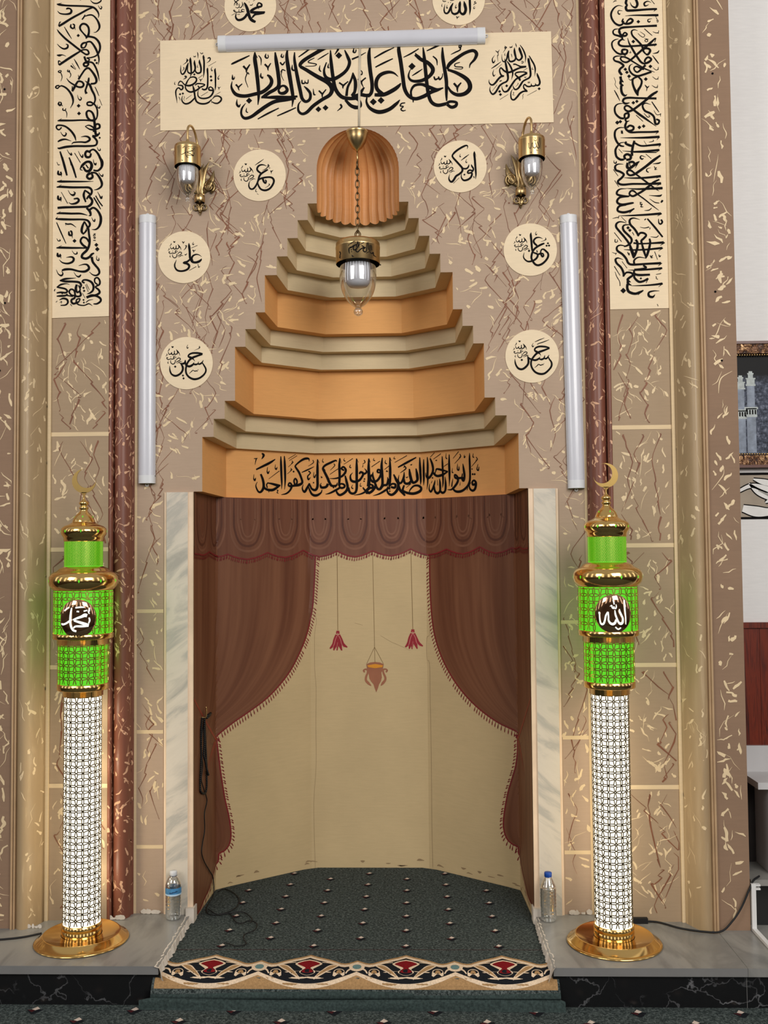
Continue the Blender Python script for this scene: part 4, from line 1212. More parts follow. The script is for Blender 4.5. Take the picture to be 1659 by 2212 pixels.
'R4':'''5161,33087,16 5151,32966,75 5173,32745,79 5194,32407,75 5214,32069,59 5195,31833,10
5169,33070,16 5246,32837,8
5114,31973,33 5141,31881,33
4847,33192,10 4865,33310,39 4807,33353,59 4657,33297,75 4457,33183,75 4289,33051,75 4191,32918,62 4220,32816,69 4367,32643,75 4531,32454,75 4616,32334,75 4611,32199,75 4494,32083,75 4343,31985,79 4259,31852,79 4175,31748,79 4092,31750,69 4026,31856,52 4036,31991,26 4074,32081,8
4604,32348,49 4712,32312,62 4828,32327,62 4895,32413,52 4917,32511,13
5013,32499,23 5045,32410,59 5105,32307,59 5079,32207,62 4975,32099,33
5079,32207,56 4943,32243,62 4859,32177,59 4875,32106,59 4991,32121,62 5044,32072,69 4989,31921,75 4855,31819,75 4689,31789,69 4591,31879,52 4567,31997,33 4587,32105,8
4564,32678,16 4751,32822,43 4924,32948,16
4218,31662,16 4480,31910,16
4546,32981,10 4511,32894,23 4536,32848,39 4566,32888,10
4817,32739,10 4774,32635,23 4806,32580,33 4845,32620,10
D 4709,32045,82

4183,32475,8 4167,32563,26 4102,32666,39 4028,32755,20
4069,32700,39 4085,32598,39 4018,32546,39 3951,32567,36 3953,32706,29
3952,32601,36 3901,32531,39 3835,32553,36 3828,32637,23
3836,32637,33 3785,32567,36 3719,32552,33 3683,32623,23 3687,32678,10
3831,32912,39 3872,32860,43 3912,32910,23
3725,32816,20 3716,32758,29 3647,32685,10
4004,32477,20 3917,32450,29 3920,32382,33 4036,32417,20
3932,32348,33 3833,32330,33 3783,32351,29 3683,32316,29 3617,32351,29 3618,32413,26 3670,32384,23
D 3784,32435,39
3611,32578,20 3622,32523,26 3555,32469,8
3677,32238,13 3653,32176,26 3684,32138,23
3779,32304,13 3781,32182,29 3863,32109,33 3947,32141,33 3984,32245,29 3962,32300,16
4015,32275,23 4082,32358,33 4182,32373,33 4201,32309,33 4114,32239,33 4027,32207,23
4047,32227,23 4030,32140,10
4059,32131,10 4146,32188,29 4213,32221,26 4286,32194,8
D 4116,32429,29''',
'R5':'''-7504,29210,16 -7496,29069,85 -7470,28849,85 -7462,28629,85 -7445,28451,69
-6941,28589,10 -7059,28673,33 -7193,28692,52 -7327,28627,69 -7378,28509,75 -7344,28399,75
-7445,28493,59 -7361,28374,85 -7227,28334,85 -7076,28365,92 -6975,28435,72 -6936,28505,13
-7470,28460,69 -7579,28377,75 -7697,28346,75 -7771,28310,46
-7730,28312,69 -7579,28281,85 -7492,28190,85 -7529,28069,79 -7663,27987,75 -7848,27956,69 -8015,27993,69 -8116,28116,59 -8133,28269,49 -8055,28465,10
-7398,28979,16 -7121,29100,20
-7498,27976,16 -7180,28146,23
-7802,29281,33 -7748,29234,33 -7692,29287,13
-7748,29234,29 -7764,29170,8
-7734,28892,10 -7647,28987,33 -7618,29088,39 -7684,29089,13
-7294,29255,10 -7336,29176,23 -7311,29130,33 -7264,29178,8
-7331,28900,39 -7286,28846,36 -7205,28898,13
-7286,28846,29 -7286,28773,8
-7692,28704,29 -7647,28679,36 -7591,28744,16
-7109,28255,23 -7084,28183,23 -7067,28112,33 -7004,28168,10
-7853,28898,8 -7868,28979,25 -7932,29075,36 -8003,29158,18
-7963,29106,36 -7948,29013,36 -8010,28963,36 -8072,28983,33 -8072,29111,28
-8072,29015,33 -8119,28948,36 -8181,28969,33 -8190,29047,21
-8181,29047,31 -8228,28982,33 -8292,28968,31 -8326,29035,21 -8323,29085,10
-8190,29303,36 -8151,29255,39 -8114,29302,21
-8289,29213,18 -8296,29159,28 -8361,29091,10
-8023,28899,18 -8104,28873,28 -8100,28811,31 -7991,28843,18
-8088,28778,31 -8181,28761,31 -8228,28781,28 -8322,28749,28 -8384,28780,28 -8384,28839,25 -8336,28811,21
D -8228,28859,36
-8393,28992,18 -8383,28941,25 -8445,28890,8
-8327,28676,11 -8349,28617,25 -8319,28583,21
-8231,28737,11 -8228,28624,28 -8150,28556,31 -8071,28587,31 -8038,28683,28 -8060,28734,15
-8009,28711,21 -7947,28788,31 -7853,28803,31 -7835,28742,31 -7915,28677,31 -7998,28648,21
-7979,28667,21 -7994,28586,10
-7966,28577,10 -7885,28629,28 -7823,28660,25 -7754,28636,8
D -7915,28853,28''',
'R6':'''7598,29412,16 7580,29298,75 7601,29046,79 7614,28812,75 7635,28594,69
8104,29118,10 7965,29182,39 7817,29168,62 7708,29061,69 7723,28944,75 7844,28821,69
8171,28919,56 8042,28871,75 7877,28787,75 7744,28689,75 7659,28573,75 7608,28427,75 7593,28277,75 7653,28122,75 7766,27986,79 7897,27951,79 8062,28015,79 8212,28146,75 8317,28314,75 8319,28465,69 8219,28580,69 8138,28649,62 8055,28650,52 8005,28567,49 8006,28454,59 8067,28332,69 8120,28368,62 8102,28452,52 8003,28470,62 7888,28436,62 7806,28470,62 7708,28509,52 7659,28543,33
7833,28627,23 7851,28523,49
7875,28436,69 7853,28322,75 7753,28207,75 7604,28139,69 7439,28126,62 7309,28215,52 7245,28350,39 7284,28530,10
D 8323,28916,88
D 8264,28809,92
D 8370,28815,92
D 7495,28596,98
7829,29456,10 7787,29361,23 7819,29299,33 7856,29364,8
8220,29164,26 8238,29085,33 8194,29083,23
8222,29069,26 8015,28985,8
7408,28931,8 7393,29013,25 7332,29112,38 7264,29195,18
7302,29142,38 7316,29048,38 7253,28997,38 7190,29017,34 7192,29148,28
7191,29050,34 7142,28984,38 7080,29004,34 7074,29083,21
7081,29083,31 7034,29018,34 6971,29002,31 6937,29070,21 6941,29120,10
7078,29341,38 7117,29293,41 7154,29339,21
6978,29250,18 6969,29197,28 6904,29128,10
7238,28932,18 7157,28907,28 7160,28843,31 7269,28876,18
7172,28811,31 7077,28794,31 7031,28814,28 6936,28780,28 6874,28813,28 6875,28872,25 6924,28844,21
D 7032,28892,38
6869,29026,18 6880,28976,25 6817,28925,8
6930,28707,13 6908,28648,25 6937,28613,21
7027,28769,13 7029,28655,28 7107,28586,31 7184,28617,31 7220,28715,28 7200,28766,16
7249,28743,21 7313,28822,31 7407,28836,31 7424,28775,31 7342,28709,31 7261,28679,21
7279,28697,21 7262,28615,10
7291,28607,10 7373,28662,28 7436,28693,25 7505,28666,8
D 7345,28887,28''',
'R7':'''-6893,24252,59 -7090,24288,75 -7341,24292,69 -7491,24227,62 -7524,24140,62 -7407,24088,85 -7290,24006,33 -7237,23915,8
-6903,24242,69 -7123,24168,75 -7340,24088,85 -7474,23989,75 -7574,23843,69 -7624,23676,69 -7638,23509,69 -7591,23341,69 -7457,23203,75 -7273,23133,79 -7073,23164,75 -6890,23278,69 -6769,23430,62 -6753,23581,59 -6839,23749,52 -6910,23859,36
-6856,23972,16 -6940,23848,59 -7040,23799,62 -7107,23820,46
-7073,23906,20 -7107,23816,49 -7207,23784,69 -7307,23806,49
-7270,23876,20 -7340,23770,75 -7474,23704,85 -7608,23740,69
-7666,24000,16 -7691,23861,75 -7792,23826,69 -7875,23844,39 -7929,23868,13
-7858,23814,39 -7788,23712,75 -7771,23578,75 -7841,23429,75 -7975,23327,75 -8125,23295,75 -8276,23381,62 -8343,23553,49 -8352,23744,10
-7658,23982,33 -7638,23744,62
D -8109,23700,95
D -7766,23302,88
D -7738,23176,92
-7550,24667,10 -7591,24564,23 -7558,24509,33 -7521,24566,8
-7040,24601,26 -7020,24530,33 -7065,24539,23
-7036,24505,26 -7272,24405,8
-7497,23377,13 -7374,23489,33 -7324,23530,26 -7223,23484,36 -7173,23520,26 -7140,23482,23 -7085,23574,13
-7906,24179,8 -7922,24267,26 -7989,24368,39 -8065,24456,20
-8023,24402,39 -8006,24301,39 -8073,24249,39 -8140,24270,36 -8140,24407,29
-8140,24303,36 -8190,24234,39 -8257,24255,36 -8265,24339,23
-8257,24339,33 -8307,24269,36 -8374,24253,33 -8411,24324,23 -8408,24378,10
-8266,24610,39 -8224,24559,43 -8184,24609,23
-8371,24515,20 -8379,24458,29 -8448,24385,10
-8086,24180,20 -8173,24153,29 -8170,24086,33 -8053,24121,20
-8156,24052,33 -8257,24034,33 -8307,24054,29 -8407,24019,29 -8474,24053,29 -8474,24115,26 -8421,24086,23
D -8307,24138,39
-8483,24278,20 -8471,24224,26 -8538,24170,8
-8412,23942,13 -8436,23880,26 -8404,23843,23
-8310,24008,13 -8307,23887,29 -8223,23815,33 -8139,23848,33 -8103,23951,29 -8126,24005,16
-8073,23981,23 -8006,24063,33 -7905,24079,33 -7885,24015,33 -7972,23946,33 -8059,23914,23
-8039,23933,23 -8056,23847,10
-8026,23838,10 -7939,23895,29 -7872,23928,26 -7798,23901,8
D -7972,24133,29''',
'R8':'''8323,24297,49 8123,24350,69 7877,24362,69 7712,24298,62 7678,24195,62 7791,24111,85 7905,24030,33 7939,23940,8
8321,24285,59 8071,24190,75 7840,24110,85 7708,24013,75 7575,23849,69 7515,23717,69 7508,23555,69 7568,23385,69 7696,23234,75 7891,23157,79 8088,23179,75 8270,23326,69 8390,23493,69 8393,23658,62 8310,23792,52 8258,23900,29
8297,23988,16 8213,23856,59 8131,23824,62 8082,23861,43
8117,23972,20 8066,23842,59 7967,23793,69 7869,23815,49
7906,23900,20 7820,23812,69 7688,23764,75 7541,23799,69 7427,23854,59 7340,23961,29
7362,23896,39 7397,23772,75 7378,23606,75 7258,23456,79 7109,23375,79 6962,23410,75 6866,23531,62 6819,23680,49 6813,23836,10
7687,24568,20 7882,24652,33 8101,24735,13
7793,24442,20 7830,24487,26 8077,24566,33 8312,24657,13
7617,24518,10 7567,24416,26 7599,24354,39 7645,24418,10
D 7107,23784,95
7660,23432,13 7783,23534,33 7832,23583,26 7930,23537,36 7996,23581,23 8020,23553,23 8075,23626,13
7321,24227,8 7306,24310,25 7245,24406,38 7174,24490,20
7213,24439,38 7228,24343,38 7165,24292,38 7101,24313,34 7103,24444,28
7102,24345,34 7053,24279,38 6991,24298,34 6984,24378,21
6992,24378,31 6944,24312,34 6881,24296,31 6848,24365,21 6852,24415,10
6988,24637,38 7027,24588,41 7065,24636,21
6888,24545,20 6879,24491,28 6814,24422,10
7151,24228,20 7069,24203,28 7071,24138,31 7181,24171,20
7084,24106,31 6988,24088,31 6941,24108,28 6847,24075,28 6784,24107,28 6784,24167,25 6835,24138,21
D 6942,24188,38
6778,24321,20 6789,24270,25 6726,24217,8
6841,24002,13 6817,23942,25 6848,23907,21
6937,24063,13 6939,23949,28 7016,23882,31 7096,23912,31 7131,24009,28 7111,24061,16
7161,24039,21 7225,24117,31 7320,24131,31 7337,24071,31 7254,24004,31 7172,23974,21
7192,23993,21 7174,23911,10
7202,23902,10 7285,23957,28 7349,23988,25 7417,23962,8
D 7257,24183,28''',
'PEN':'''-412,267,24 -369,305,17
-352,305,14 -232,374,24 -120,429,14
-366,-93,14 -386,47,31 -369,133,31 -275,188,31
-317,130,24 -197,219,34 -51,274,31
-154,236,27 -197,133,31 -163,44,34 -51,82,31
-60,168,24 12,394,31
9,429,17 34,253,27 -51,82,31 -77,-4,31 9,-42,31 112,65,31 215,130,34 343,171,34
95,429,17 46,130,17
108,284,14 275,377,24
163,236,27 258,185,31 215,130,27
343,168,31 232,65,31 283,-25,31 378,30,27 412,394,21
464,408,21 481,82,21
558,305,21 549,13,21
627,305,21 644,82,21
D -283,65,41
D -266,-21,41
366,-76,17 498,-1,17
541,-4,17 644,-59,21 730,13,27 764,-107,24 936,-145,14
-918,99,24 -850,-4,27 -901,-107,24 -832,-141,17
-935,-141,24 -850,-210,21''',
'LAMPR':'''416,538,59 420,420,88 440,127,78 469,-166,59 474,-420,29
220,186,29 215,98,88 284,-49,88 344,-186,82 323,-342,108 244,-381,117 166,-323,88 98,-166,78 49,-20,78 29,147,39
78,-215,78 29,-342,108 -59,-393,117 -156,-352,98 -215,-244,78 -215,-117,68 -225,78,59
-235,78,68 -313,-68,78 -352,-244,78 -401,-372,88 -469,-403,88 -528,-332,68 -552,-166,59 -557,-29,59 -562,29,88 -577,78,49
-39,540,39 -10,469,59 10,362,49
-156,291,20 -88,323,59 -68,244,59 -20,213,59 0,284,49 10,225,59 68,213,59 90,284,49 78,367,29
39,-508,59 147,-596,59 259,-538,49''',
'LAMPL':'''-215,424,54 -245,252,86 -266,38,97 -266,-177,97 -215,-362,97 -140,-459,97 -27,-502,86
-668,-199,64 -591,-233,86 -451,-190,86 -312,-104,86 -210,-35,75
446,-263,86 269,-212,129 54,-136,107 -118,-78,86
-161,-50,64 0,14,97 161,68,118 290,124,161 376,102,150
435,-298,86 161,-308,97 -54,-308,86 -142,-376,64
-70,424,64 107,444,75 274,446,64
32,306,97 24,247,118
473,417,64 451,304,86 430,252,64 462,172,43
451,27,64 475,-81,75 436,-204,54
247,283,64 381,317,64
-317,448,64 -430,379,64 -532,301,54''',
'CORDS':'''-1572,15447,24 -1558,11529,24
240,15456,19 298,10681,19
2183,15536,24 2241,11568,24
298,10681,19 -107,9848,19
298,10681,19 316,9908,19
298,10681,19 738,9844,19''',
'TASS':'''-1558,11515,145 -1559,11362,193
-1622,11314,125 -1705,11075,164 -1769,10837,164 -1963,10618,68
-1559,11314,145 -1571,11027,193 -1603,10520,48
-1502,11314,125 -1407,11074,164 -1302,10834,164 -1082,10680,58
-1550,11266,145 -1480,10883,193 -1362,10519,58
-1598,11266,145 -1673,10884,193 -1771,10530,58''',
'TASR':'''2241,11564,145 2240,11411,193
2177,11363,125 2093,11125,164 2029,10887,164 1859,10668,68
2239,11363,145 2227,11076,193 2193,10571,48
2297,11363,125 2390,11123,164 2508,10884,164 2741,10715,58
2248,11315,145 2341,10932,193 2457,10583,58
2200,11315,145 2134,10934,193 2050,10586,58''',
'TASH':'''-1568,11410,34 -1569,11314,29 -1671,11099,29 -1745,10836,29 -1819,10669,19
-1550,11314,29 -1431,11098,29 -1360,10834,29 -1241,10666,19
-1571,10931,19 -1626,10597,19
2231,11459,34 2230,11363,29 2127,11149,29 2062,10886,29 2003,10720,19
2249,11363,29 2367,11147,29 2436,10884,29 2602,10716,19
2245,10957,19 2218,10623,19''',
'HAND':'''-206,9419,77 -263,9501,87 -176,9567,77 -71,9538,96 -62,9385,96 -136,9204,106 -147,9014,116 -28,8870,125 106,8746,39
864,9414,77 927,9504,87 841,9571,77 721,9534,96 744,9367,96 828,9162,106 813,9009,116 701,8867,125 604,8744,39''',
'CRACK':'''-2725,12472,14 -2631,11944,14 -2730,11465,14 -2740,9551,14 -2673,8692,14 -2696,6921,14 -2693,4795,14 -2823,2904,14 -2787,549,14 -2768,-343,14
3157,11916,14 3119,11295,14 2942,11096,19 2945,10047,19 3101,9866,19 3120,8111,19 3140,6920,19 3147,4337,19 3146,1990,19 3175,-248,19
-703,11907,10 -294,11785,10
615,11253,10 1141,10939,14 1428,10818,14 2097,10504,10''',
}
CURTAIN_LEFT='-2658,15698 -2679,15213 -2713,14486 -2766,13579 -2844,12673 -3043,11774 -3292,11066 -3678,10313 -4162,9575 -4841,8863 -5575,8287 -6552,7746 -7380,7318 -8129,6837 -8156,6654 -8089,6135 -8022,5615 -7949,5095 -7865,4572 -7724,3785 -7554,3093 -7441,2461 -7425,1947 -7528,1607 -7755,1393 -8037,1291 -8094,947 -8437,688 -8963,408 -9577,120 -10273,19 -11041,-188 -11563,-236'
CURTAIN_RIGHT='3192,15552 3188,15243 3177,14439 3202,13390 3279,12284 3440,11309 3767,10410 4202,9648 4779,8907 5490,8249 6259,7728 7149,7290 8153,6963 8169,6728 8161,6229 8125,5828 8030,5319 7816,4693 7602,4065 7444,3393 7334,2727 7350,2280 7508,1909 7797,1711 8113,1609 8165,1283 8631,933 9410,604 10016,378 10610,206 11493,192'
SCALLOP='-11633,15462 -11330,15430 -11022,15407 -10605,15400 -10180,15442 -9856,15492 -9527,15553 -8998,15462 -8457,15387 -8075,15322 -7881,15338 -7735,15379 -7589,15438 -7269,15321 -6946,15232 -6512,15176 -6073,15255 -5740,15363 -5404,15501 -5107,15387 -4808,15302 -4405,15253 -3998,15342 -3690,15459 -3379,15607 -3078,15468 -2799,15359 -2450,15279 -2100,15340 -1837,15435 -1574,15561 -1303,15427 -1031,15323 -669,15251 -305,15320 -32,15421 241,15553 529,15432 818,15342 1203,15287 1590,15374 1880,15488 2170,15633 2446,15496 2721,15390 3121,15315 3573,15380 3910,15477 4244,15603 4542,15487 4839,15402 5232,15354 5623,15442 5914,15555 6204,15696 6481,15559 6757,15453 7122,15374 7486,15429 7757,15516 8027,15631 8090,15605 8152,15587 8415,15577 8910,15599 9276,15626 9637,15661 9975,15619 10307,15585 10745,15554 11176,15554 11496,15565 11811,15582'
PEAKS='-11633,15462 -9527,15553 -7589,15438 -5404,15501 -3379,15607 -1574,15561 241,15553 2170,15633 4244,15603 6204,15696 8027,15631 9637,15661 11811,15582'
BOWL='-126,9824 76,9909 316,9932 556,9907 757,9820 722,9629 634,9391 656,9153 606,8963 509,8797 460,8630 367,8407 282,8631 235,8798 117,8941 22,9108 -9,9394 -94,9609'
OIL='-79,9767 316,9832 723,9763 679,9668 314,9622 -22,9671'
BEADS='-7224,1238,8190 -7231,1047,7695 -7233,1009,7127 -7231,1047,6498 -7235,953,5898 -7238,859,5349 -7236,915,5003 -7221,1334,4783 -7203,1819,4713 -7196,2017,4934 -7196,2017,5323 -7196,2017,5762 -7199,1919,6174 -7203,1820,6778 -7206,1723,7477 -7210,1625,8078'
BEADS2='-7202,1315,8129 -7204,1257,7561 -7204,1257,6984 -7208,1161,6523 -7197,1450,6174 -7186,1743,5725 -7176,2040,5416'
WIRE_UP='-7162,1746,8106 -7179,1257,7561 -7187,1065,6925 -7183,1161,6427 -7180,1258,5927 -7187,1066,5443 -7173,1453,4970 -7159,1845,4586 -7152,2044,4245 -7168,1609,3824 -7167,1649,3091 -7181,1261,2627 -7187,1108,2244 -7171,1552,1727 -7139,2446,1059 -7113,3166,482 -7108,3313,-63 -7117,3061,-176'
WIRE_FLOOR='-7108,2535,-240 -7026,1440,-240 -6849,718,-240 -6541,502,-240 -6191,658,-240 -5871,984,-240 -5690,1581,-240 -5764,2401,-240 -6067,3108,-240 -6466,3616,-240 -6750,3763,-240 -6938,3423,-240'
WIRE_FLOOR2='-6893,1117,-220 -6360,495,-220 -5863,590,-220 -5478,-256,-220 -5155,-491,-220 -4814,-193,-220 -4467,-603,-220 -4470,-1264,-220 -4781,-1686,-220 -4741,-2232,-220 -4573,-2710,-220 -4941,-2896,-220 -5306,-2637,-220 -5480,-2559,-220'
WIRE_FLOOR3='-5911,542,-180 -5308,701,-180 -4779,-62,-180 -4746,-596,-180'

# ------------------------------------------------------------------ painted marbling
def dab(rnd, x, z, s, a):
    k = 4
    if rnd.random() < 0.72:
        l = rnd.uniform(0.014, 0.050)*s; w = rnd.uniform(0.006, 0.016)*s
        prof = [rnd.uniform(.1, .9), rnd.uniform(.6, 1), rnd.uniform(.3, 1), rnd.choice((.08, .5))]
    else:
        l = rnd.uniform(0.03, 0.10)*s; w = rnd.uniform(0.0018, 0.0042)*s
        prof = [0.3, 1, rnd.uniform(.5, 1), 0.2]
    P = []
    for i in range(k):
        t = i/(k-1)-.5
        P.append((x+math.sin(a)*l*t+rnd.uniform(-.14, .14)*l, z+math.cos(a)*l*t+rnd.uniform(-.06, .06)*l, w*prof[i]))
    return P if rnd.random() < .6 else spline(P, 4)
def vein(rnd, x, z, s=1.0, n=None):
    P = []; a = rnd.choice((-1, 1))*rnd.uniform(0.25, 0.95)
    n = n or rnd.randint(4, 8); w = rnd.uniform(.6, 1.15)
    for i in range(n):
        P.append((x, z, rnd.uniform(.0018, .0044)*s*w*(0.35 if i in (0, n-1) else 1)))
        if rnd.random() < 0.45:
            x += math.sin(-a)*rnd.uniform(.008, .024)*s; z -= rnd.uniform(-.004, .010)*s
            P.append((x, z, rnd.uniform(.0038, .0072)*s*w))
        l = rnd.uniform(.02, .075)*s
        x += math.sin(a)*l+rnd.uniform(-.006, .006); z -= math.cos(a)*l
        if rnd.random() < 0.35: a = -a*rnd.uniform(.6, 1.1)
    return spline(P, 2)
def marbling(mb, seed, x0, x1, z0, z1, dens, to3d, ok=None, mi_f=1, mi_v=2, vdens=0.0, s=1.0, amax=1.35):
    """hand painted flecks and veins: dens and vdens count per square metre, spread evenly"""
    rnd = random.Random(seed); cnt = [0]
    def put(P, mi):
        if any(p[0]-p[2] < x0 or p[0]+p[2] > x1 or p[1] < z0 or p[1] > z1 for p in P): return
        if ok and not all(ok(p[0], p[1]) for p in P): return
        cnt[0] = (cnt[0]+1) % 12; d = cnt[0]*3e-5
        v, f = ribbon2d(P); q = [to3d(a, b) for a, b in v]
        mb.add([(p[0], p[1]-d-(i//2)*1.2e-5, p[2]) for i, p in enumerate(q)], f, mi)
    def cells(n):
        if n <= 0: return
        c = 1/math.sqrt(n); nx = max(1, round((x1-x0)/c)); nz = max(1, round((z1-z0)/c))
        for i in range(nx):
            for j in range(nz):
                yield x0+(x1-x0)*(i+rnd.random())/nx, z0+(z1-z0)*(j+rnd.random())/nz
    for x, z in cells(dens):
        a = rnd.choice((-1, 1))*rnd.uniform(0.05, amax)
        for _k in range(rnd.choice((1, 1, 2, 3))):
            put(dab(rnd, x+rnd.uniform(-.032, .032)*s, z+rnd.uniform(-.04, .04)*s, s, a+rnd.uniform(-.5, .5)), mi_f)
    for x, z in cells(vdens):
        put(vein(rnd, x, z, s), mi_v)

# ------------------------------------------------------------------ the mihrab wall
TOPZ = 4.75
TIERS = [  # half width, depth of inner corner, half width and depth of the back face, bottom, top, colour
    (0.692, 0.462, 0.277, 0.757, 1.818, 2.058, 'orange'), (0.642, 0.466, 0.270, 0.734, 2.058, 2.137, 'cream_tier'),
    (0.593, 0.437, 0.254, 0.676, 2.137, 2.216, 'cream_tier'), (0.547, 0.400, 0.238, 0.607, 2.216, 2.455, 'orange'),
    (0.501, 0.357, 0.218, 0.556, 2.455, 2.533, 'cream_tier'), (0.455, 0.333, 0.203, 0.503, 2.533, 2.607, 'cream_tier'),
    (0.414, 0.280, 0.184, 0.443, 2.607, 2.772, 'orange'), (0.361, 0.245, 0.158, 0.388, 2.772, 2.855, 'cream_tier'),
    (0.314, 0.213, 0.138, 0.338, 2.855, 2.936, 'cream_tier'), (0.268, 0.182, 0.118, 0.290, 2.936, 3.016, 'cream_tier'),
    (0.223, 0.152, 0.098, 0.243, 3.016, 3.090, 'cream_tier')]
SH_R, SH_Z0, SH_ZC = 0.182, 3.090, 3.243
def hole(z):
    if z < 1.818: return 0.857
    for t in TIERS:
        if t[4] <= z < t[5]: return t[0]
    if z < SH_ZC: return SH_R
    if z < SH_ZC+SH_R: return math.sqrt(SH_R**2-(z-SH_ZC)**2)
    return 0.0
WXL, WXR = -0.990, 0.985
mb = MB()
def quad(x0, x1, z0, z1): mb.add([(x0, 0, z0), (x1, 0, z0), (x1, 0, z1), (x0, 0, z1)], [(0, 1, 2, 3)], 0)
quad(WXL, -0.73, -.05, 1.818); quad(0.73, WXR, -.05, 1.818)
for t in TIERS: quad(WXL, -t[0], t[4], t[5]); quad(t[0], WXR, t[4], t[5])
arch = [(-SH_R, SH_Z0)]+[(-SH_R*math.cos(a*math.pi/32), SH_ZC+SH_R*math.sin(a*math.pi/32)) for a in range(33)]+[(SH_R, SH_Z0)]
NA = len(arch)
for i in range(NA//2):
    a, b = arch[i], arch[i+1]; c, d = arch[NA-1-i], arch[NA-2-i]
    mb.add([(WXL, 0, a[1]), (a[0], 0, a[1]), (b[0], 0, b[1]), (WXL, 0, b[1])], [(0, 1, 2, 3)], 0)
    mb.add([(c[0], 0, c[1]), (WXR, 0, c[1]), (WXR, 0, d[1]), (d[0], 0, d[1])], [(0, 1, 2, 3)], 0)
quad(WXL, WXR, SH_ZC+SH_R, TOPZ)
marbling(mb, 11, WXL, WXR, 0.0, TOPZ, 230, lambda x, z: (x, -0.0008, z), lambda x, z: abs(x) > hole(z)+.004 and abs(x) > hole(z-.03)+.004 and abs(x) > hole(z+.03)+.004, 1, 2, 100)
for zz in (1.297, .775, .283):
    mb.add([(WXL+.012, -.0012, zz-.008), (-.862, -.0012, zz-.008), (-.862, -.0012, zz+.008), (WXL+.012, -.0012, zz+.008)], [(0, 1, 2, 3)], 3)
for zz in (1.238, .745, .26):
    mb.add([(.862, -.0012, zz-.008), (WXR-.012, -.0012, zz-.008), (WXR-.012, -.0012, zz+.008), (.862, -.0012, zz+.008)], [(0, 1, 2, 3)], 3)
for x0, x1 in ((WXL, WXL+.011), (WXR-.011, WXR)):
    mb.add([(x0, -.001, 0), (x1, -.001, 0), (x1, -.001, TOPZ), (x0, -.001, TOPZ)], [(0, 1, 2, 3)], 3)
for x, z in ((-.655, 3.30), (-.80, 3.135), (.665, 3.075), (.685, 3.072), (.83, 3.325)):   # screw holes
    mb.add([(x+.004*math.cos(k), -.0014, z+.004*math.sin(k)) for k in [i*math.pi/4 for i in range(8)]], [tuple(range(8))], 2)
struct(mb.build('wall_center', [M['taupe'], M['fleck'], M['vein'], M['fillet']]))

# stepped tiers of the hood, each with the soffit that overhangs the tier below
NICHE = [(-.73, 0), (-.715, .40), (-.295, .715), (.295, .715), (.715, .40), (.73, 0)]
def tier_poly(t): return [(-t[0], 0), (-t[0]+.017, t[1]), (-t[2], t[3]), (t[2], t[3]), (t[0]-.017, t[1]), (t[0], 0)]
below = NICHE
for k, t in enumerate(TIERS):
    p = tier_poly(t); b = MB()
    for i in range(5):
        (xa, ya), (xb, yb) = p[i], p[i+1]
        b.add([(xa, ya, t[4]), (xb, yb, t[4]), (xb, yb, t[5]), (xa, ya, t[5])], [(0, 1, 2, 3)])
    for i in range(5):
        b.add([(*p[i], t[4]), (*p[i+1], t[4]), (*below[i+1], t[4]), (*below[i], t[4])], [(0, 1, 2, 3)])
    below = p
    struct(b.build('trim_%d' % (k+1), M[t[6]]))
# scalloped half dome at the top
b = MB()
NT = 192; zs = [SH_Z0-.022, SH_Z0-.014, SH_Z0, SH_Z0+.03, SH_Z0+.07, SH_Z0+.11, SH_ZC]+[SH_ZC+SH_R*math.sin(q*math.pi/2/14) for q in range(1, 15)]
V = []
for z in zs:
    r = SH_R if z <= SH_ZC else math.sqrt(max(0, SH_R**2-(z-SH_ZC)**2))
    for j in range(NT+1):
        a = math.pi*j/NT
        fl = abs(math.sin(12*a))**.8
        flare = -0.010*max(0, 1-(z-SH_Z0+.022)/.05) if z < SH_Z0+.03 else 0
        rr = r*(1-.085*(1-fl)*min(1, math.sin(a)*3))-flare*math.sin(a)
        zz = z-(.008*fl if z < SH_Z0 else 0)
        V.append((-rr*math.cos(a), 1.12*rr*math.sin(a), zz))
w = NT+1
b.add(V, [(i*w+j, i*w+j+1, (i+1)*w+j+1, (i+1)*w+j) for i in range(len(zs)-1) for j in range(NT)], 0, True)
# ledge above the top tier, behind the scallops
tp = tier_poly(TIERS[-1])
def edge_hit(dx, dy):
    best = 9
    for (xa, ya), (xb, yb) in zip(tp, tp[1:]):
        ex, ey = xb-xa, yb-ya; den = dx*ey-dy*ex
        if abs(den) < 1e-9: continue
        t_ = (xa*ey-ya*ex)/den; u_ = (xa*dy-ya*dx)/den
        if t_ > 0 and -1e-6 <= u_ <= 1+1e-6: best = min(best, t_)
    return (dx*best, dy*best)
row = V[2*(NT+1):3*(NT+1)]; ring = []
for j, p in enumerate(row):
    a = math.pi*j/NT
    q = edge_hit(-math.cos(a), max(1e-6, math.sin(a)))
    ring += [(p[0], p[1], SH_Z0), (q[0], q[1], SH_Z0)]
b.add(ring, [(2*j, 2*j+1, 2*j+3, 2*j+2) for j in range(NT)], 1)
M['shell'] = plaster('ochre_scallop_paint', srgb(206, 145, 90), 0.2, 0.4)
struct(b.build('trim_12', [M['shell'], M['cream_tier']]))

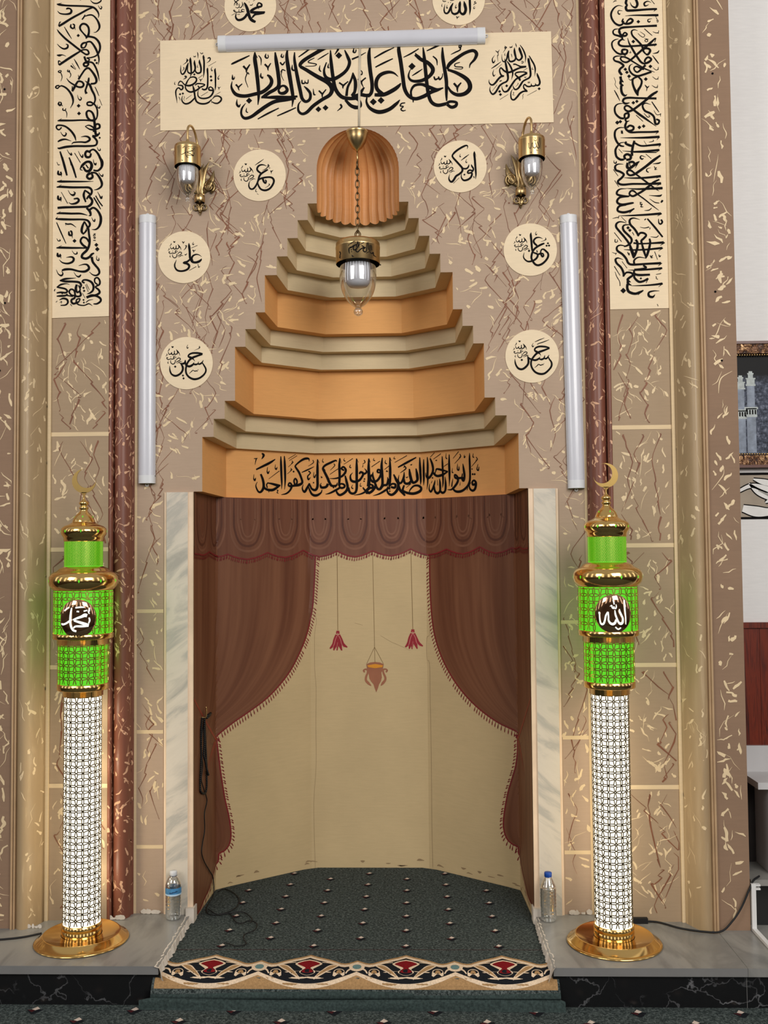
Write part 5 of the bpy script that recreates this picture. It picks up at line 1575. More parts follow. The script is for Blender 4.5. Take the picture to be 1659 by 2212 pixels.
# lower niche
class Bend:
    """unrolled wall: (s, z) along a folded plan"""
    def __init__(s, P):
        s.P = P; s.L = [math.dist(P[i], P[i+1]) for i in range(len(P)-1)]; s.h = sum(s.L)/2
    def __call__(s, a, off=0.0):
        t = a+s.h; n = len(s.L)
        for i in range(n):
            if t <= s.L[i] or i == n-1:
                (xa, ya), (xb, yb) = s.P[i], s.P[i+1]; u = t/s.L[i]
                nx, ny = (yb-ya)/s.L[i], -(xb-xa)/s.L[i]
                return (xa+(xb-xa)*u+nx*off, ya+(yb-ya)*u+ny*off)
            t -= s.L[i]
niche = Bend(NICHE)
band = Bend(tier_poly(TIERS[0]))
def on(bend, off): return lambda s, z: (*bend(s, off), z)
b = MB()
for i in range(5):
    (xa, ya), (xb, yb) = NICHE[i], NICHE[i+1]
    b.add([(xa, ya, -.06), (xb, yb, -.06), (xb, yb, 1.818), (xa, ya, 1.818)], [(0, 1, 2, 3)])
strokes(b, INK['CRACK'], on(niche, .0008), 1, 3, 0.8)
rnd = random.Random(5)
for _ in range(26):     # scuffed plaster above the carpet
    s = rnd.uniform(-1.0, 1.0); z = rnd.uniform(-.02, .012)
    v, f = ribbon2d(spline([(s-.012, z, .002), (s, z+rnd.uniform(-.004, .006), rnd.uniform(.004, .012)), (s+rnd.uniform(.01, .03), z, .002)], 3))
    b.add([on(niche, .0006)(*q) for q in v], f, 1)
struct(b.build('wall_niche', [M['niche'], M['crack'], M['broken']]))

# painted marble jambs
for k, sg in enumerate((-1, 1)):
    b = MB()
    x = [sg*q for q in (.730, .748, .752, .846, .850, .857)]
    ys = [-.010, -.010, -.015, -.015, -.010, -.008]
    for i in range(5):
        f = [(x[i], ys[i], 0), (x[i+1], ys[i+1], 0), (x[i+1], ys[i+1], 1.815), (x[i], ys[i], 1.815)]
        b.add(f, [(0, 1, 2, 3)], 0 if i == 2 else 1)
    for xx, yy in ((x[0], ys[0]), (x[5], ys[5])):
        b.add([(xx, 0.002, 0), (xx, yy, 0), (xx, yy, 1.815), (xx, 0.002, 1.815)], [(0, 1, 2, 3)], 1)
    b.add([(x[i], ys[i], 1.815) for i in range(6)]+[(x[5], .002, 1.815), (x[0], .002, 1.815)], [tuple(range(8))], 1)
    xa, xb = sorted((sg*.722, sg*.758))
    b.box(xa, xb, -.03, .03, -.04, .032, 2)
    struct(b.build('trim_%d' % (13+k), [M['marble_left' if sg < 0 else 'marble_right'], M['marble_edge'], M['broken']]))

# columns, pilaster panels and outer strips: one plan profile each, drawn up to above the frame
class Prof:
    def __init__(s, P):
        s.P = P; s.c = [0]
        for i in range(len(P)-1): s.c.append(s.c[-1]+math.dist(P[i], P[i+1]))
        s.len = s.c[-1]
    def at(s, t, off=0.0):
        for i in range(len(s.P)-1):
            if t <= s.c[i+1] or i == len(s.P)-2:
                (xa, ya), (xb, yb) = s.P[i], s.P[i+1]; l = s.c[i+1]-s.c[i] or 1e-9; u = (t-s.c[i])/l
                return (xa+(xb-xa)*u, ya+(yb-ya)*u-off)
def column(name, P, mat, seed, dens, mi_f=1, s=0.8, z0=-.01):
    pr = Prof(P); b = MB(); n = len(P)
    v = [(x, y, z) for x, y in P for z in (z0, TOPZ)]
    b.add(v, [(2*i, 2*i+2, 2*i+3, 2*i+1) for i in range(n-1)], 0, True)
    if dens: marbling(b, seed, 0.006, pr.len-.006, .02, TOPZ, dens, lambda t, z: (*pr.at(t, .0009), z), None, 1, 1, 0, s, .9)
    return struct(b.build(name, [M[mat], M['fleck_warm' if mat == 'red_column' else 'fleck']]))
def arc(cx, cy, rx, ry, a0, a1, n=14):
    return [(cx+rx*math.cos(math.radians(a0+(a1-a0)*i/n)), cy+ry*math.sin(math.radians(a0+(a1-a0)*i/n))) for i in range(n+1)]
def side(sg, base_i, seed, end_x):
    X = lambda P: [(sg*x, y) for x, y in P]
    xin = 0.990 if sg < 0 else 0.985
    red = [(xin, .01), (xin, -.012), (xin+.006, -.012)]+arc(xin+.043, -.030, .037, .045, 180, 360, 16)+[(1.066, -.030), (1.068, -.084), (1.080, -.084), (1.081, -.06)]
    column('trim_%d' % base_i, X(red), 'red_column', seed, 460, 1, 0.85)
    # panel
    b = MB(); xa, xb = 1.080, 1.343
    def q(x0, x1, z0, z1, y, mi): b.add([(sg*x0, y, z0), (sg*x1, y, z0), (sg*x1, y, z1), (sg*x0, y, z1)], [(0, 1, 2, 3)], mi)
    q(xa, xb, -.01, TOPZ, -.082, 0)
    hz = (2.066, 1.568, 1.065, .563) if sg < 0 else (2.067, 1.565, 1.062, .554)
    for z in hz: q(xa, xb-.012, z-.009, z+.009, -.0832, 3)
    to = lambda x, z: (sg*x, -.0828, z)
    zz = [.02]+sorted(hz)+[2.58]
    for i in range(len(zz)-1):
        marbling(b, seed+10+i, xa+.004, xb-.014, zz[i]+.012, zz[i+1]-.012, 330, to, None, 1, 2, 0, .95, 1.0)
        rnd = random.Random(seed*7+i)
        for c in range(3):     # long brown cracks wandering down each stone
            x = xa+.05+.075*c; z = zz[i+1]-.03
            while z > zz[i]+.06:
                P = [(p[0], p[1], p[2]*1.35) for p in vein(rnd, x, z, 1.0, rnd.randint(4, 7))]
                P = [p for p in P if xa+.006 < p[0] < xb-.018 and zz[i]+.014 < p[1]]
                if len(P) > 3:
                    v, f = ribbon2d(P); b.add([(sg*a, -.0831-(i_//2)*1.2e-5, d) for i_, (a, d) in enumerate(v)], f, 2)
                    x, z = P[-1][0], P[-1][1]-.01
                else: z -= .05
                x = min(max(x, xa+.03), xb-.04)
    struct(b.build('trim_%d' % (base_i+1), [M['taupe_panel'], M['fleck'], M['vein'], M['fillet']]))
    # raised cream fillet
    b = MB(); b.box(min(sg*1.331, sg*1.345), max(sg*1.331, sg*1.345), -.091, -.07, -.01, TOPZ, 0)
    struct(b.build('trim_%d' % (base_i+2), M['fillet']))
    col = [(1.345, -.085)]+arc(1.389, -.128, .044, .066, 130, -45+360 if False else 300, 18)
    col = [(1.345, -.07), (1.345, -.100)]+[(1.345+.088*i/18, -.100-.062*math.sin(math.pi*min(1, i/18*.86))-.045*(i/18)) for i in range(19)]
    column('trim_%d' % (base_i+3), X(col), 'tan_column', seed+3, 150, 1, 1.0)
    y0 = col[-1][1]
    bead = [(1.433, y0), (1.433, -.178)]+arc(1.4375, -.178, .0045, .008, 180, 360, 6)+[(1.442, -.173), (1.443, -.180)]+arc(1.4485, -.180, .0055, .008, 180, 360, 6)+[(1.454, -.173)]
    column('trim_%d' % (base_i+4), X(bead), 'tan_bead', seed+4, 0)
    # outer strip
    b = MB()
    q(1.454, end_x, -.02, TOPZ, -.173, 0)
    if sg > 0: b.add([(end_x, -.173, -.02), (end_x, .16, -.02), (end_x, .16, TOPZ), (end_x, -.173, TOPZ)], [(0, 1, 2, 3)], 0)
    marbling(b, seed+5, 1.458, min(end_x, 1.75)-.004, .01, TOPZ, 420, lambda x, z: (sg*x, -.1738, z), None, 1, 1, 0, 1.15)
    for x, z in ((1.50, 2.62), (1.52, 2.33), (1.51, 3.55)):
        b.add([(sg*x+.005*math.cos(i*math.pi/4), -.1745, z+.005*math.sin(i*math.pi/4)) for i in range(8)], [tuple(range(8))], 2)
    struct(b.build('wall_left' if sg < 0 else 'wall_right', [M['taupe_dark'], M['fleck'], M['ink']]))
side(-1, 15, 100, 2.6)
side(1, 20, 200, 1.583)

# ------------------------------------------------------------------ plinth, floor, side wall
rnd = random.Random(3)
def plinth(n, x0, x1, inner):
    b = MB()
    b.box(x0, x1, -.537, .02, -.031, 0, 0)
    b.add([(x0, -.5375, -.0305), (x1, -.5375, -.0305), (x1, -.5375, -.0005), (x0, -.5375, -.0005)], [(0, 1, 2, 3)], 1)
    # chipped white mortar edge along the carpet channel
    N = 40; d = -1 if inner > 0 else 1
    top = []; bot = []
    for i in range(N+1):
        y = .03-(.03+.545)*i/N
        top.append((inner-d*rnd.uniform(.004, .016), y, .0015)); bot.append((inner+d*rnd.uniform(.004, .022), y, -.052))
    mid = [(inner+d*rnd.uniform(-.001, .008), p[1], -.004) for p in top]
    b.add(top+mid+bot, [(k*(N+1)+i, k*(N+1)+i+1, (k+1)*(N+1)+i+1, (k+1)*(N+1)+i) for k in (0, 1) for i in range(N)], 2)
    struct(b.build('trim_%d' % n, [M['slab'], M['slab_side'], M['broken']]))
    b = MB(); b.box(x0, x1, -.520, .02, -.16, -.031, 0)
    if inner > 0:
        b.box(1.446, 1.4475, -.5206, -.519, -.15, -.031, 1)
        b2 = [(1.446, -.5381, -.03), (1.4475, -.5381, -.03), (1.4475, -.5381, 0), (1.446, -.5381, 0)]
    struct(b.build('trim_%d' % (n+1), [M['black_marble'], M['slab_side']]))
plinth(25, -3.2, -.742, -.742)
plinth(27, .734, 1.4462, .734)
b = MB(); b.box(1.4474, 3.4, -.537, .02, -.031, 0, 0); struct(b.build('trim_29', M['slab']))
b = MB(); b.box(1.4474, 3.4, -.520, .02, -.16, -.0311, 0); struct(b.build('trim_30', M['black_marble']))
# crumbled plaster at the foot of the walls
b = MB(); rnd = random.Random(8)
for xc, y, n in ((-1.03, -.075, 9), (-.93, -.006, 7), (.87, -.006, 5), (-1.38, -.17, 8), (.93, -.006, 4)):
    for _ in range(n):
        x = xc+rnd.uniform(-.05, .05); r = rnd.uniform(.006, .020); h = rnd.uniform(.004, .016)
        p = [(x+r*math.cos(a)*rnd.uniform(.6, 1.2), y-.0025-rnd.uniform(0, .002), .004+h*.5+h*math.sin(a)*rnd.uniform(.6, 1)) for a in [i*math.pi/3.5 for i in range(7)]]
        b.add([(a, c, max(.001, d)) for a, c, d in p], [tuple(range(7))], 0)
tag(b.build('plaster_patch', M['broken']), 'crumbling pale plaster patches along the wall foot above the grey slabs', 'plaster', kind='structure')

def diamond(b, x, y, z, s=1.0):
    k = .010*s
    b.add([(x-1.5*k, y-.3*k, z), (x-.2*k, y-1.9*k, z), (x+.3*k, y-1.9*k, z), (x+1.6*k, y-.2*k, z), (x, y+.3*k, z)], [(0, 1, 2, 3, 4)], 2)
    b.add([(x-1.4*k, y-.2*k, z+.0004), (x-.3*k, y-1.2*k, z+.0004), (x+.1*k, y-.3*k, z+.0004)], [(0, 1, 2)], 3)
    b.add([(x-.7*k, y-.05*k, z+.0008), (x+.1*k, y-.45*k, z+.0008), (x+.8*k, y+.15*k, z+.0008), (x, y+1.0*k, z+.0008)], [(0, 1, 2, 3)], 1)
b = MB()
b.add([(-4, -7, -.15), (4, -7, -.15), (4, -.50, -.15), (-4, -.50, -.15)], [(0, 1, 2, 3)], 0)
for j in range(26):
    for i in range(-11, 12):
        diamond(b, -.08+.372*i+(.186 if j % 2 else 0), -.56-.082*j, -.1494, 2.0)
struct(b.build('floor', [M['carpet'], M['pile_pink'], M['pile_black'], M['pile_maroon']]))

# back wall to the right, beyond the end of the portal
WB = .15
b = MB()
b.add([(1.4, WB, -.2), (3.6, WB, -.2), (3.6, WB, TOPZ), (1.4, WB, TOPZ)], [(0, 1, 2, 3)], 0)
struct(b.build('wall_back', M['white_wall']))
b = MB()   # painted leaf border
z0, z1 = 1.683, 1.886
b.add([(1.5, WB-.001, z0), (3.5, WB-.001, z0), (3.5, WB-.001, z1), (1.5, WB-.001, z1)], [(0, 1, 2, 3)], 0)
for za, zb in ((z0-.004, z0+.006), (z1-.010, z1+.001)):
    b.add([(1.5, WB-.0016, za), (3.5, WB-.0016, za), (3.5, WB-.0016, zb), (1.5, WB-.0016, zb)], [(0, 1, 2, 3)], 1)
def leafline(P, mi, y): 
    v, f = ribbon2d(spline(P, 6)); b.add([(x, y, z) for x, z in v], f, mi)
for i in range(4):
    ox = 1.70+.44*i
    for mi, g, y in ((1, .010, WB-.002), (2, 0, WB-.0026)):
        for P in ([(0, .045, .03), (.06, .03, .045), (.13, .03, .03), (.22, .06, .035), (.30, .13, .03), (.44, .10, .03)],
                  [(-.02, .12, .012), (.04, .145, .018), (.10, .13, .03), (.16, .11, .02), (.20, .075, .008)],
                  [(.03, .155, .006), (.07, .12, .028), (.12, .095, .03), (.17, .065, .006)],
                  [(.05, .175, .006), (.10, .16, .026), (.16, .15, .02), (.20, .165, .005)],
                  [(.20, .17, .008), (.25, .15, .03), (.30, .16, .02), (.36, .17, .006)],
                  [(.10, .07, .006), (.14, .085, .026), (.19, .07, .02), (.23, .06, .006)]):
            leafline([(ox+p[0], z0+p[1], p[2]+g) for p in P], mi, y)
    leafline([(ox+.07, z0+.125, .004), (ox+.12, z0+.10, .010), (ox+.17, z0+.07, .003)], 3, WB-.0032)
struct(b.build('trim_31', [M['frieze_ground'], M['ink'], M['frieze_leaf'], M['frieze_grey']]))
b = MB()   # boarded dado with a moulded cap
for i in range(16):
    x = 1.5+.085*i
    b.box(x, x+.0835, WB-.016, WB-.002, -.15, 1.20, 0)
b.box(1.5, 3.5, WB-.026, WB-.001, 1.198, 1.222, 0)
struct(b.build('trim_32', M['wood']))
b = MB()   # raised marble ledge
b.box(1.60, 3.4, -.115, WB-.017, .0005, .165, 1); b.box(1.60, 3.4, -.135, WB-.017, .165, .190, 0)
struct(b.build('trim_33', [M['slab'], M['black_marble']]))

# ================================================================== THINGS
def painting(name, loc, outline, y, thick, mat, label, cat, group=None):
    """flat painted ground of some thickness facing -Y; outline in (x, z)"""
    t = thing(name, (loc[0], y-.0004, loc[1]), label, cat, group)
    n = len(outline)
    v = [(x-loc[0], -thick, z-loc[1]) for x, z in outline]+[(x-loc[0], .0, z-loc[1]) for x, z in outline]
    link('ground', v, [tuple(range(n))]+[(i, i+n, (i+1) % n+n, (i+1) % n) for i in range(n)], mat, t)
    return t
def letters(name, t, key, plane_y, grow=1.0, label=None):
    b = MB(); o = t.location
    strokes(b, INK[key], lambda x, z: (x-o.x, plane_y-o.y, z-o.z), 0, 5, grow)
    q = b.build(name, M['ink'], t)
    if label: q['label'] = label
    return q
G = 'large cream inscriptions on the portal'
t = painting('wall_inscription', (-.006, 3.636), [(-.879, 3.431), (.866, 3.431), (.861, 3.841), (-.881, 3.841)], 0, .0035, M['cream_paint'],
             'wide cream panel of large black Arabic script above the scalloped shell', 'wall inscription', G)
for k in ('ML', 'MR'): letters('lettering', t, k, -.0042, 1.15)
letters('lettering', t, 'SL', -.0042, 1.2, 'small stacked script at the left end'); letters('lettering', t, 'SR', -.0042, 1.2, 'small stacked script at the right end')
t = painting('wall_inscription', (-1.207, 3.66), [(-1.331, 2.574), (-1.081, 2.579), (-1.081, TOPZ), (-1.331, TOPZ)], -.082, .003, M['cream_paint'],
             'tall narrow cream panel of sideways black script, left of the niche, marked 1975', 'wall inscription', G)
for k in ('LV1', 'LV2'): letters('lettering', t, k, -.0858, 1.3)
t = painting('wall_inscription', (1.207, 3.66), [(1.081, 2.574), (1.331, 2.576), (1.331, TOPZ), (1.081, TOPZ)], -.082, .003, M['cream_paint'],
             'tall narrow cream panel of sideways black script, right of the niche', 'wall inscription', G)
for k in ('RV1', 'RV2'): letters('lettering', t, k, -.0858, 1.3)

RS = [('R1', -.475, 3.99, 'cream roundel cut by the top of the picture, left above the tube light'),
      ('R2', .455, 3.996, 'cream roundel cut by the top of the picture, right above the tube light'),
      ('R3', -.435, 3.220, 'cream roundel with looping script left of the orange scalloped shell'),
      ('R4', .453, 3.242, 'cream roundel with tall-stroked script right of the orange scalloped shell'),
      ('R5', -.772, 2.858, 'upper cream roundel beside the left upright tube light, tall alif on it'),
      ('R6', .755, 2.865, 'upper cream roundel beside the right upright tube light, three dots on it'),
      ('R7', -.761, 2.385, 'lower cream roundel beside the left upright tube light'),
      ('R8', .756, 2.394, 'lower cream roundel beside the right upright tube light')]
for key, x, z, lab in RS:
    t = painting('calligraphy_roundel', (x, z), [(x+.1165*math.cos(a), z+.1165*math.sin(a)) for a in [i*math.pi/36 for i in range(72)]], 0, .003, M['cream_paint'], lab, 'wall roundel', 'cream calligraphy roundels')
    letters('lettering', t, key, -.0038, 1.2)
t = thing('inscription', (0, .757, 1.93), 'black Arabic inscription line painted along the lowest orange tier', 'inscription')
b = MB()
for k in ('BL', 'BR'): strokes(b, INK[k], lambda s, z: tuple(Vector(on(band, .0015)(s, z))-t.location), 0, 5, 1.25)
b.build('lettering', M['ink'], t)

# ---- painted drapery of the niche
def curtain(name, pts, sg, label):
    P = [(sg*(s+sg*0), z) for s, z in pairs(pts)]          # distance from the axis, height
    P = [(abs(s), z) for s, z in pairs(pts)]
    ZT = 1.58
    P = [p for p in P if p[1] < ZT]
    z_hi = ZT; t = thing(name, (sg*.6, .45, 0), label, 'painted curtain', 'painted drapery of the niche')
    half = niche.h-.001
    Q = spline(P, 4); Q = [(P[0][0], ZT)]+Q
    # monotone rows in z
    rows = []
    zl = None
    for s, z in Q:
        if zl is None or z < zl-.004: rows.append((s, z)); zl = z
    NC = 46; v = []; uv = []
    o = t.location
    tie = .665
    for s, z in rows:
        for j in range(NC+1):
            u = j/NC
            a = half+(s-half)*u
            v.append(tuple(Vector((*niche(sg*a, .0012), z))-o))
            wgt = u if z > tie else u*.6+.2
            uv.append((wgt*1.0+(.0 if sg < 0 else 3.3), z))
    w = NC+1
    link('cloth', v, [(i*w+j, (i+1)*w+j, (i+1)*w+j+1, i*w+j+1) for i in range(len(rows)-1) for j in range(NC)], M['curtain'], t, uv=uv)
    # hem line and tassel fringe
    b = MB(); f3 = lambda s, z: tuple(Vector((*niche(s, .0020), z))-o)
    line = [(sg*s, z, .0075) for s, z in spline(P, 6)]
    vv, ff = ribbon2d(line); b.add([f3(*q) for q in vv], ff, 0)
    b.build('hem', M['trim_red'], t)
    b = MB(); acc = 0
    inner = [(s-.017, z) for s, z, in [(abs(p[0]), p[1]) for p in line]]
    for i in range(1, len(line)):
        a, c = line[i-1], line[i]; l = math.dist(a[:2], c[:2]); acc += l
        while acc > .016:
            acc -= .016
            dx, dz = (c[0]-a[0])/l, (c[1]-a[1])/l
            nx, nz = -dz*sg, dx*sg
            if nx*(-sg) < 0: nx, nz = -nx, -nz
            q0 = (c[0]+nx*.010, c[1]+nz*.010); q1 = (c[0]+nx*.020, c[1]+nz*.020-.010)
            vv, ff = ribbon2d([(c[0]+nx*.003, c[1]+nz*.003, .002), (*q0, .0025), ((q0[0]+q1[0])/2, (q0[1]+q1[1])/2, .0055), (*q1, .003)])
            b.add([f3(*q) for q in vv], ff, 0)
    b.build('fringe', M['trim_red'], t)
    # tie-back folds
    b = MB(); s0 = half
    tz = min(rows, key=lambda r: abs(r[1]-tie))
    for k in range(5):
        a = tz[0]+.02+.035*k
        vv, ff = ribbon2d(spline([(sg*(tz[0]+.012+.008*k), tie-.005, .010), (sg*(a+.01), tie-.06-.01*k, .006), (sg*(a+.02), tie-.17, .002)], 5))
        b.add([f3(*q) for q in vv], ff, 0)
    vv, ff = ribbon2d(spline([(sg*tz[0], tie-.002, .012), (sg*(tz[0]+.12), tie+.07, .014), (sg*(half-.14), tie+.16, .012), (sg*half, tie+.25, .010)], 6))
    b.add([f3(*q) for q in vv], ff, 0)
    M.setdefault('tie', plain('rust_tie_paint', srgb(140, 56, 38), 0.5))
    b.build('tie_back', M['tie'], t)
    return t
curtain('painted_curtain', CURTAIN_LEFT, -1, 'brown painted curtain with red fringe tied back on the left of the niche')
curtain('painted_curtain', CURTAIN_RIGHT, 1, 'brown painted curtain with red fringe tied back on the right of the niche')
t = thing('painted_valance', (0, .7, 1.6), 'brown painted valance with scalloped red fringe across the top of the niche', 'painted curtain', 'painted drapery of the niche')
o = t.location
S = pairs(SCALLOP); S[0] = (-niche.h+.001, S[0][1]); S[-1] = (niche.h-.001, S[-1][1])
v = []; uv = []; NR = 12; cols = []
for i in range(len(S)-1):
    for k in range(3):
        u = k/3; cols.append((S[i][0]+(S[i+1][0]-S[i][0])*u, S[i][1]+(S[i+1][1]-S[i][1])*u))
cols.append(S[-1])
for s, zb in cols:
    for r in range(NR+1):
        z = 1.818+(zb-1.818)*r/NR
        v.append(tuple(Vector((*niche(s, .0028), z))-o)); uv.append((s*1.6, z))
w = NR+1
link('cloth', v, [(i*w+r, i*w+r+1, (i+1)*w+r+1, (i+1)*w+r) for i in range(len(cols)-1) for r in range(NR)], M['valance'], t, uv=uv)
f3 = lambda s, z: tuple(Vector((*niche(s, .0036), z))-o)
b = MB(); PK = pairs(PEAKS); PK[0] = (-niche.h, PK[0][1]); PK[-1] = (niche.h, PK[-1][1])
for i in range(len(PK)-1):      # nested U folds of each swag
    a, c = PK[i], PK[i+1]; m_ = (a[0]+c[0])/2; W_ = (c[0]-a[0])/2
    for k, (fw, dz, wd, mi) in enumerate(((.86, .03, .010, 1), (.68, .055, .010, 0), (.50, .08, .009, 1), (.36, .10, .008, 1))):
        zb = (a[1]+c[1])/2-.02+dz; h = fw*W_; wd = min(wd, W_*.12)
        P = [(m_-h, 1.815, wd*.6), (m_-h, 1.72, wd), (m_-h*.95, zb+.08, wd), (m_-h*.6, zb+.018, wd), (m_, zb, wd*1.1), (m_+h*.6, zb+.018, wd), (m_+h*.95, zb+.08, wd), (m_+h, 1.72, wd), (m_+h, 1.815, wd*.6)]
        vv, ff = ribbon2d(spline(P, 5)); b.add([f3(*q) for q in vv], ff, mi)
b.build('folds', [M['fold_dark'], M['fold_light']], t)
f4 = lambda s, z: tuple(Vector((*niche(s, .0042), z))-o)
b = MB(); vv, ff = ribbon2d([(s, z, .007) for s, z in S]); b.add([f4(*q) for q in vv], ff, 0); b.build('hem', M['trim_red'], t)
b = MB(); acc = 0
for i in range(1, len(S)):
    a, c = S[i-1], S[i]; l = math.dist(a, c); d = 0
    while d < l:
        u = d/l; x = a[0]+(c[0]-a[0])*u; z = a[1]+(c[1]-a[1])*u; d += .0125
        vv, ff = ribbon2d([(x, z-.003, .002), (x-.001, z-.010, .0022), (x-.002, z-.015, .0052), (x-.003, z-.022, .003)]); b.add([f4(*q) for q in vv], ff, 0)
b.build('fringe', M['trim_red'], t)

# ---- painted tassels and oil lamp on the back of the niche
def pick(key, lines):
    L = INK[key].strip().splitlines(); return '\n'.join(L[i] for i in lines)
for key, ci, hi, lab, x in (('TASS', 0, (0, 1, 2), 'painted crimson tassel hanging on a thread, left of the oil lamp', -.17), ('TASR', 2, (3, 4, 5), 'painted crimson tassel hanging on a thread, right of the oil lamp', .18)):
    t = thing('hanging_tassel', (x, .715, 1.2), lab, 'painted tassel', 'painted tassels in the niche'); o = t.location
    f3 = lambda s, z: tuple(Vector((*niche(s, .0012), z))-o); f4 = lambda s, z: tuple(Vector((*niche(s, .0020), z))-o)
    b = MB(); strokes(b, pick('CORDS', (ci,)), f3); b.build('thread', M['thread'], t)
    b = MB(); strokes(b, INK[key], f3); b.build('tassel', M['tassel'], t)
    b = MB(); strokes(b, pick('TASH', hi), f4); b.build('highlights', M['tassel_light'], t)
t = thing('hanging_oil_lamp', (.03, .715, .95), 'painted brown oil lamp with two scrolled handles hanging at the centre of the niche', 'painted lamp'); o = t.location
f3 = lambda s, z: tuple(Vector((*niche(s, .0012), z))-o); f4 = lambda s, z: tuple(Vector((*niche(s, .0020), z))-o)
b = MB(); strokes(b, pick('CORDS', (1,)), f3); b.build('thread', M['thread'], t)
for i in (3, 4, 5):
    b = MB(); strokes(b, pick('CORDS', (i,)), f3); b.build('chain', M['thread'], t)
P = pairs(BOWL); b = MB(); c = (sum(p[0] for p in P)/len(P), sum(p[1] for p in P)/len(P)+.02)
b.add([f3(*c)]+[f3(*p) for p in P], [(0, i+1, (i+1) % len(P)+1) for i in range(len(P))]); b.build('bowl', M['lamp_brown'], t)
P = pairs(OIL); b = MB(); b.add([f4(*p) for p in P], [tuple(range(len(P)))]); b.build('oil', M['oil'], t)
for i in (0, 1):
    b = MB(); strokes(b, pick('HAND', (i,)), f3); b.build('handle', M['lamp_brown'], t)

# ---- tube light fittings
def tube_light(loc, length, roty, label):
    t = thing('tube_light', loc, label, 'tube light', 'long white tube light fittings')
    h = length/2; W_ = .0365; D_ = .034
    def bar(x0, x1, s, mi=0, dd=D_):
        b = MB(); pr = [(-W_*s, 0), (-W_*s, -.010)]+[(-W_*s*math.cos(a), -.010-(dd-.010)*s*math.sin(a)) for a in [i*math.pi/12 for i in range(1, 12)]]+[(W_*s, -.010), (W_*s, 0)]
        n = len(pr); v = [(x, y, z) for x in (x0, x1) for z, y in pr]
        b.add(v, [(i, i+1, n+i+1, n+i) for i in range(n-1)], mi, True); b.add(v, [tuple(range(n)), tuple(range(n, 2*n))[::-1]], mi)
        return b
    b = MB(); b.box(-h+.03, h-.03, -.011, 0, -W_, W_); b.build('housing', M['white_plastic'], t)
    bar(-h+.034, h-.034, .97).build('diffuser', M['diffuser'], t)
    for s in (-1, 1):
        c = bar(*(sorted((s*h, s*(h-.035)))), 1.0).build('end_cap', M['white_plastic'], t)
        b = MB(); b.tube([(s*(h+.006)+.006*math.cos(a), -.006, .006*math.sin(a)) for a in [i*math.pi/5 for i in range(10)]], .0022, 6, 0, True)
        b.build('mounting_lug', M['white_plastic'], t)
    t.rotation_euler = (0, roty, 0)
    return t
tube_light((-.024, -.0005, 3.8205), 1.186, math.radians(-.45), 'horizontal white tube light mounted across the top of the calligraphy panel')
tube_light((-.934, -.0015, 2.449), 1.188, math.radians(90), 'upright white tube light on the left, beside the red column')
tube_light((.930, -.0015, 2.412), 1.195, math.radians(90-.7), 'upright white tube light on the right, beside the red column')
b = MB(); b.tube([(.012, -.0065, 3.79), (.008, -.0065, 3.60), (.006, -.0065, 3.43)], .003, 6); b.tube([(.017, -.0065, 3.79), (.013, -.0065, 3.60), (.010, -.0065, 3.43)], .0025, 6)
tag(b.build('power_cable', M['clear_wire']), 'thin pale cable running down the calligraphy panel to the pendant canopy', 'cable')

# ---- lanterns
def lantern(t, R, z_top, z_bot, z_tip, key=None, ang=0.0, dz=0.0, gr=1.0, wt=1.0):
    """brass drum with a clear bell glass; local origin on the axis, z given in world terms relative to t"""
    o = t.location; zt, zb, zp = z_top-o.z, z_bot-o.z, z_tip-o.z
    H = zt-zb
    b = MB(); b.lathe([(.006, zt+.17*R), (R*.45, zt+.16*R), (R*.90, zt+.11*R), (R*.985, zt+.04*R), (R, zt), (R, zt-.012*R/.1), (R*1.012, zt-.014*R/.1), (R*1.012, zt-.02*R/.1), (R, zt-.022*R/.1), (R, zb), (R*.985, zb-.002)], 56)
    d = b.build('drum', M['brass'], t)
    b = MB(); b.lathe([(R*.98, zb-.001), (R*.97, zt-.02), (R*.3, zt-.015)], 40)
    b.build('drum_lining', M['iron'], t)
    for k in range(3):
        a = math.radians(20+120*k); b = MB(); b.tube([(R*.97*math.cos(a), R*.97*math.sin(a), zb+.006), (R*1.09*math.cos(a), R*1.09*math.sin(a), zb+.006)], .003*R/.1, 8); b.build('set_screw', M['iron'], t)
    L_ = zb-zp
    prof = [(R*.80, zb+.25*H), (R*.81, zb-.02*L_), (R*.835, zb-.16*L_), (R*.83, zb-.30*L_), (R*.77, zb-.46*L_), (R*.64, zb-.60*L_), (R*.46, zb-.71*L_), (R*.28, zb-.785*L_), (R*.16, zb-.815*L_), (R*.135, zb-.83*L_)]
    pr = [(p[0], p[1]) for p in spline(prof, 3)]
    b = MB(); b.lathe(pr, 48); g = b.build('glass_bell', M['glass'], t)
    b = MB(); b.ball((0, 0, zp+.095*L_), R*.21, 14, 0, .92); b.build('glass_knob', M['glass'], t)
    b = MB(); b.lathe([(R*.55, zb+.2*H), (R*.57, zb-.02*L_), (R*.565, zb-.25*L_), (R*.53, zb-.36*L_), (R*.42, zb-.42*L_), (R*.2, zb-.445*L_), (.0005, zb-.45*L_)], 40); b.build('frosted_cup', M['frost'], t)
    if key:
        b = MB()
        def cyl(x, z):
            a = x*gr/R+ang; return ((R+.0012)*math.sin(a), -(R+.0012)*math.cos(a), z*gr+dz-o.z)
        strokes(b, INK[key], cyl, 0, 4, wt*gr); q = b.build('lettering', M['ink'], t)
t = thing('pendant_lantern', (0, -.035, 3.394), 'large brass and glass pendant lantern hanging on a chain before the stepped niche', 'hanging lamp')
lantern(t, .0965, 2.890, 2.804, 2.571, 'PEN', 0.05, 2.832, 1.0, 1.5)
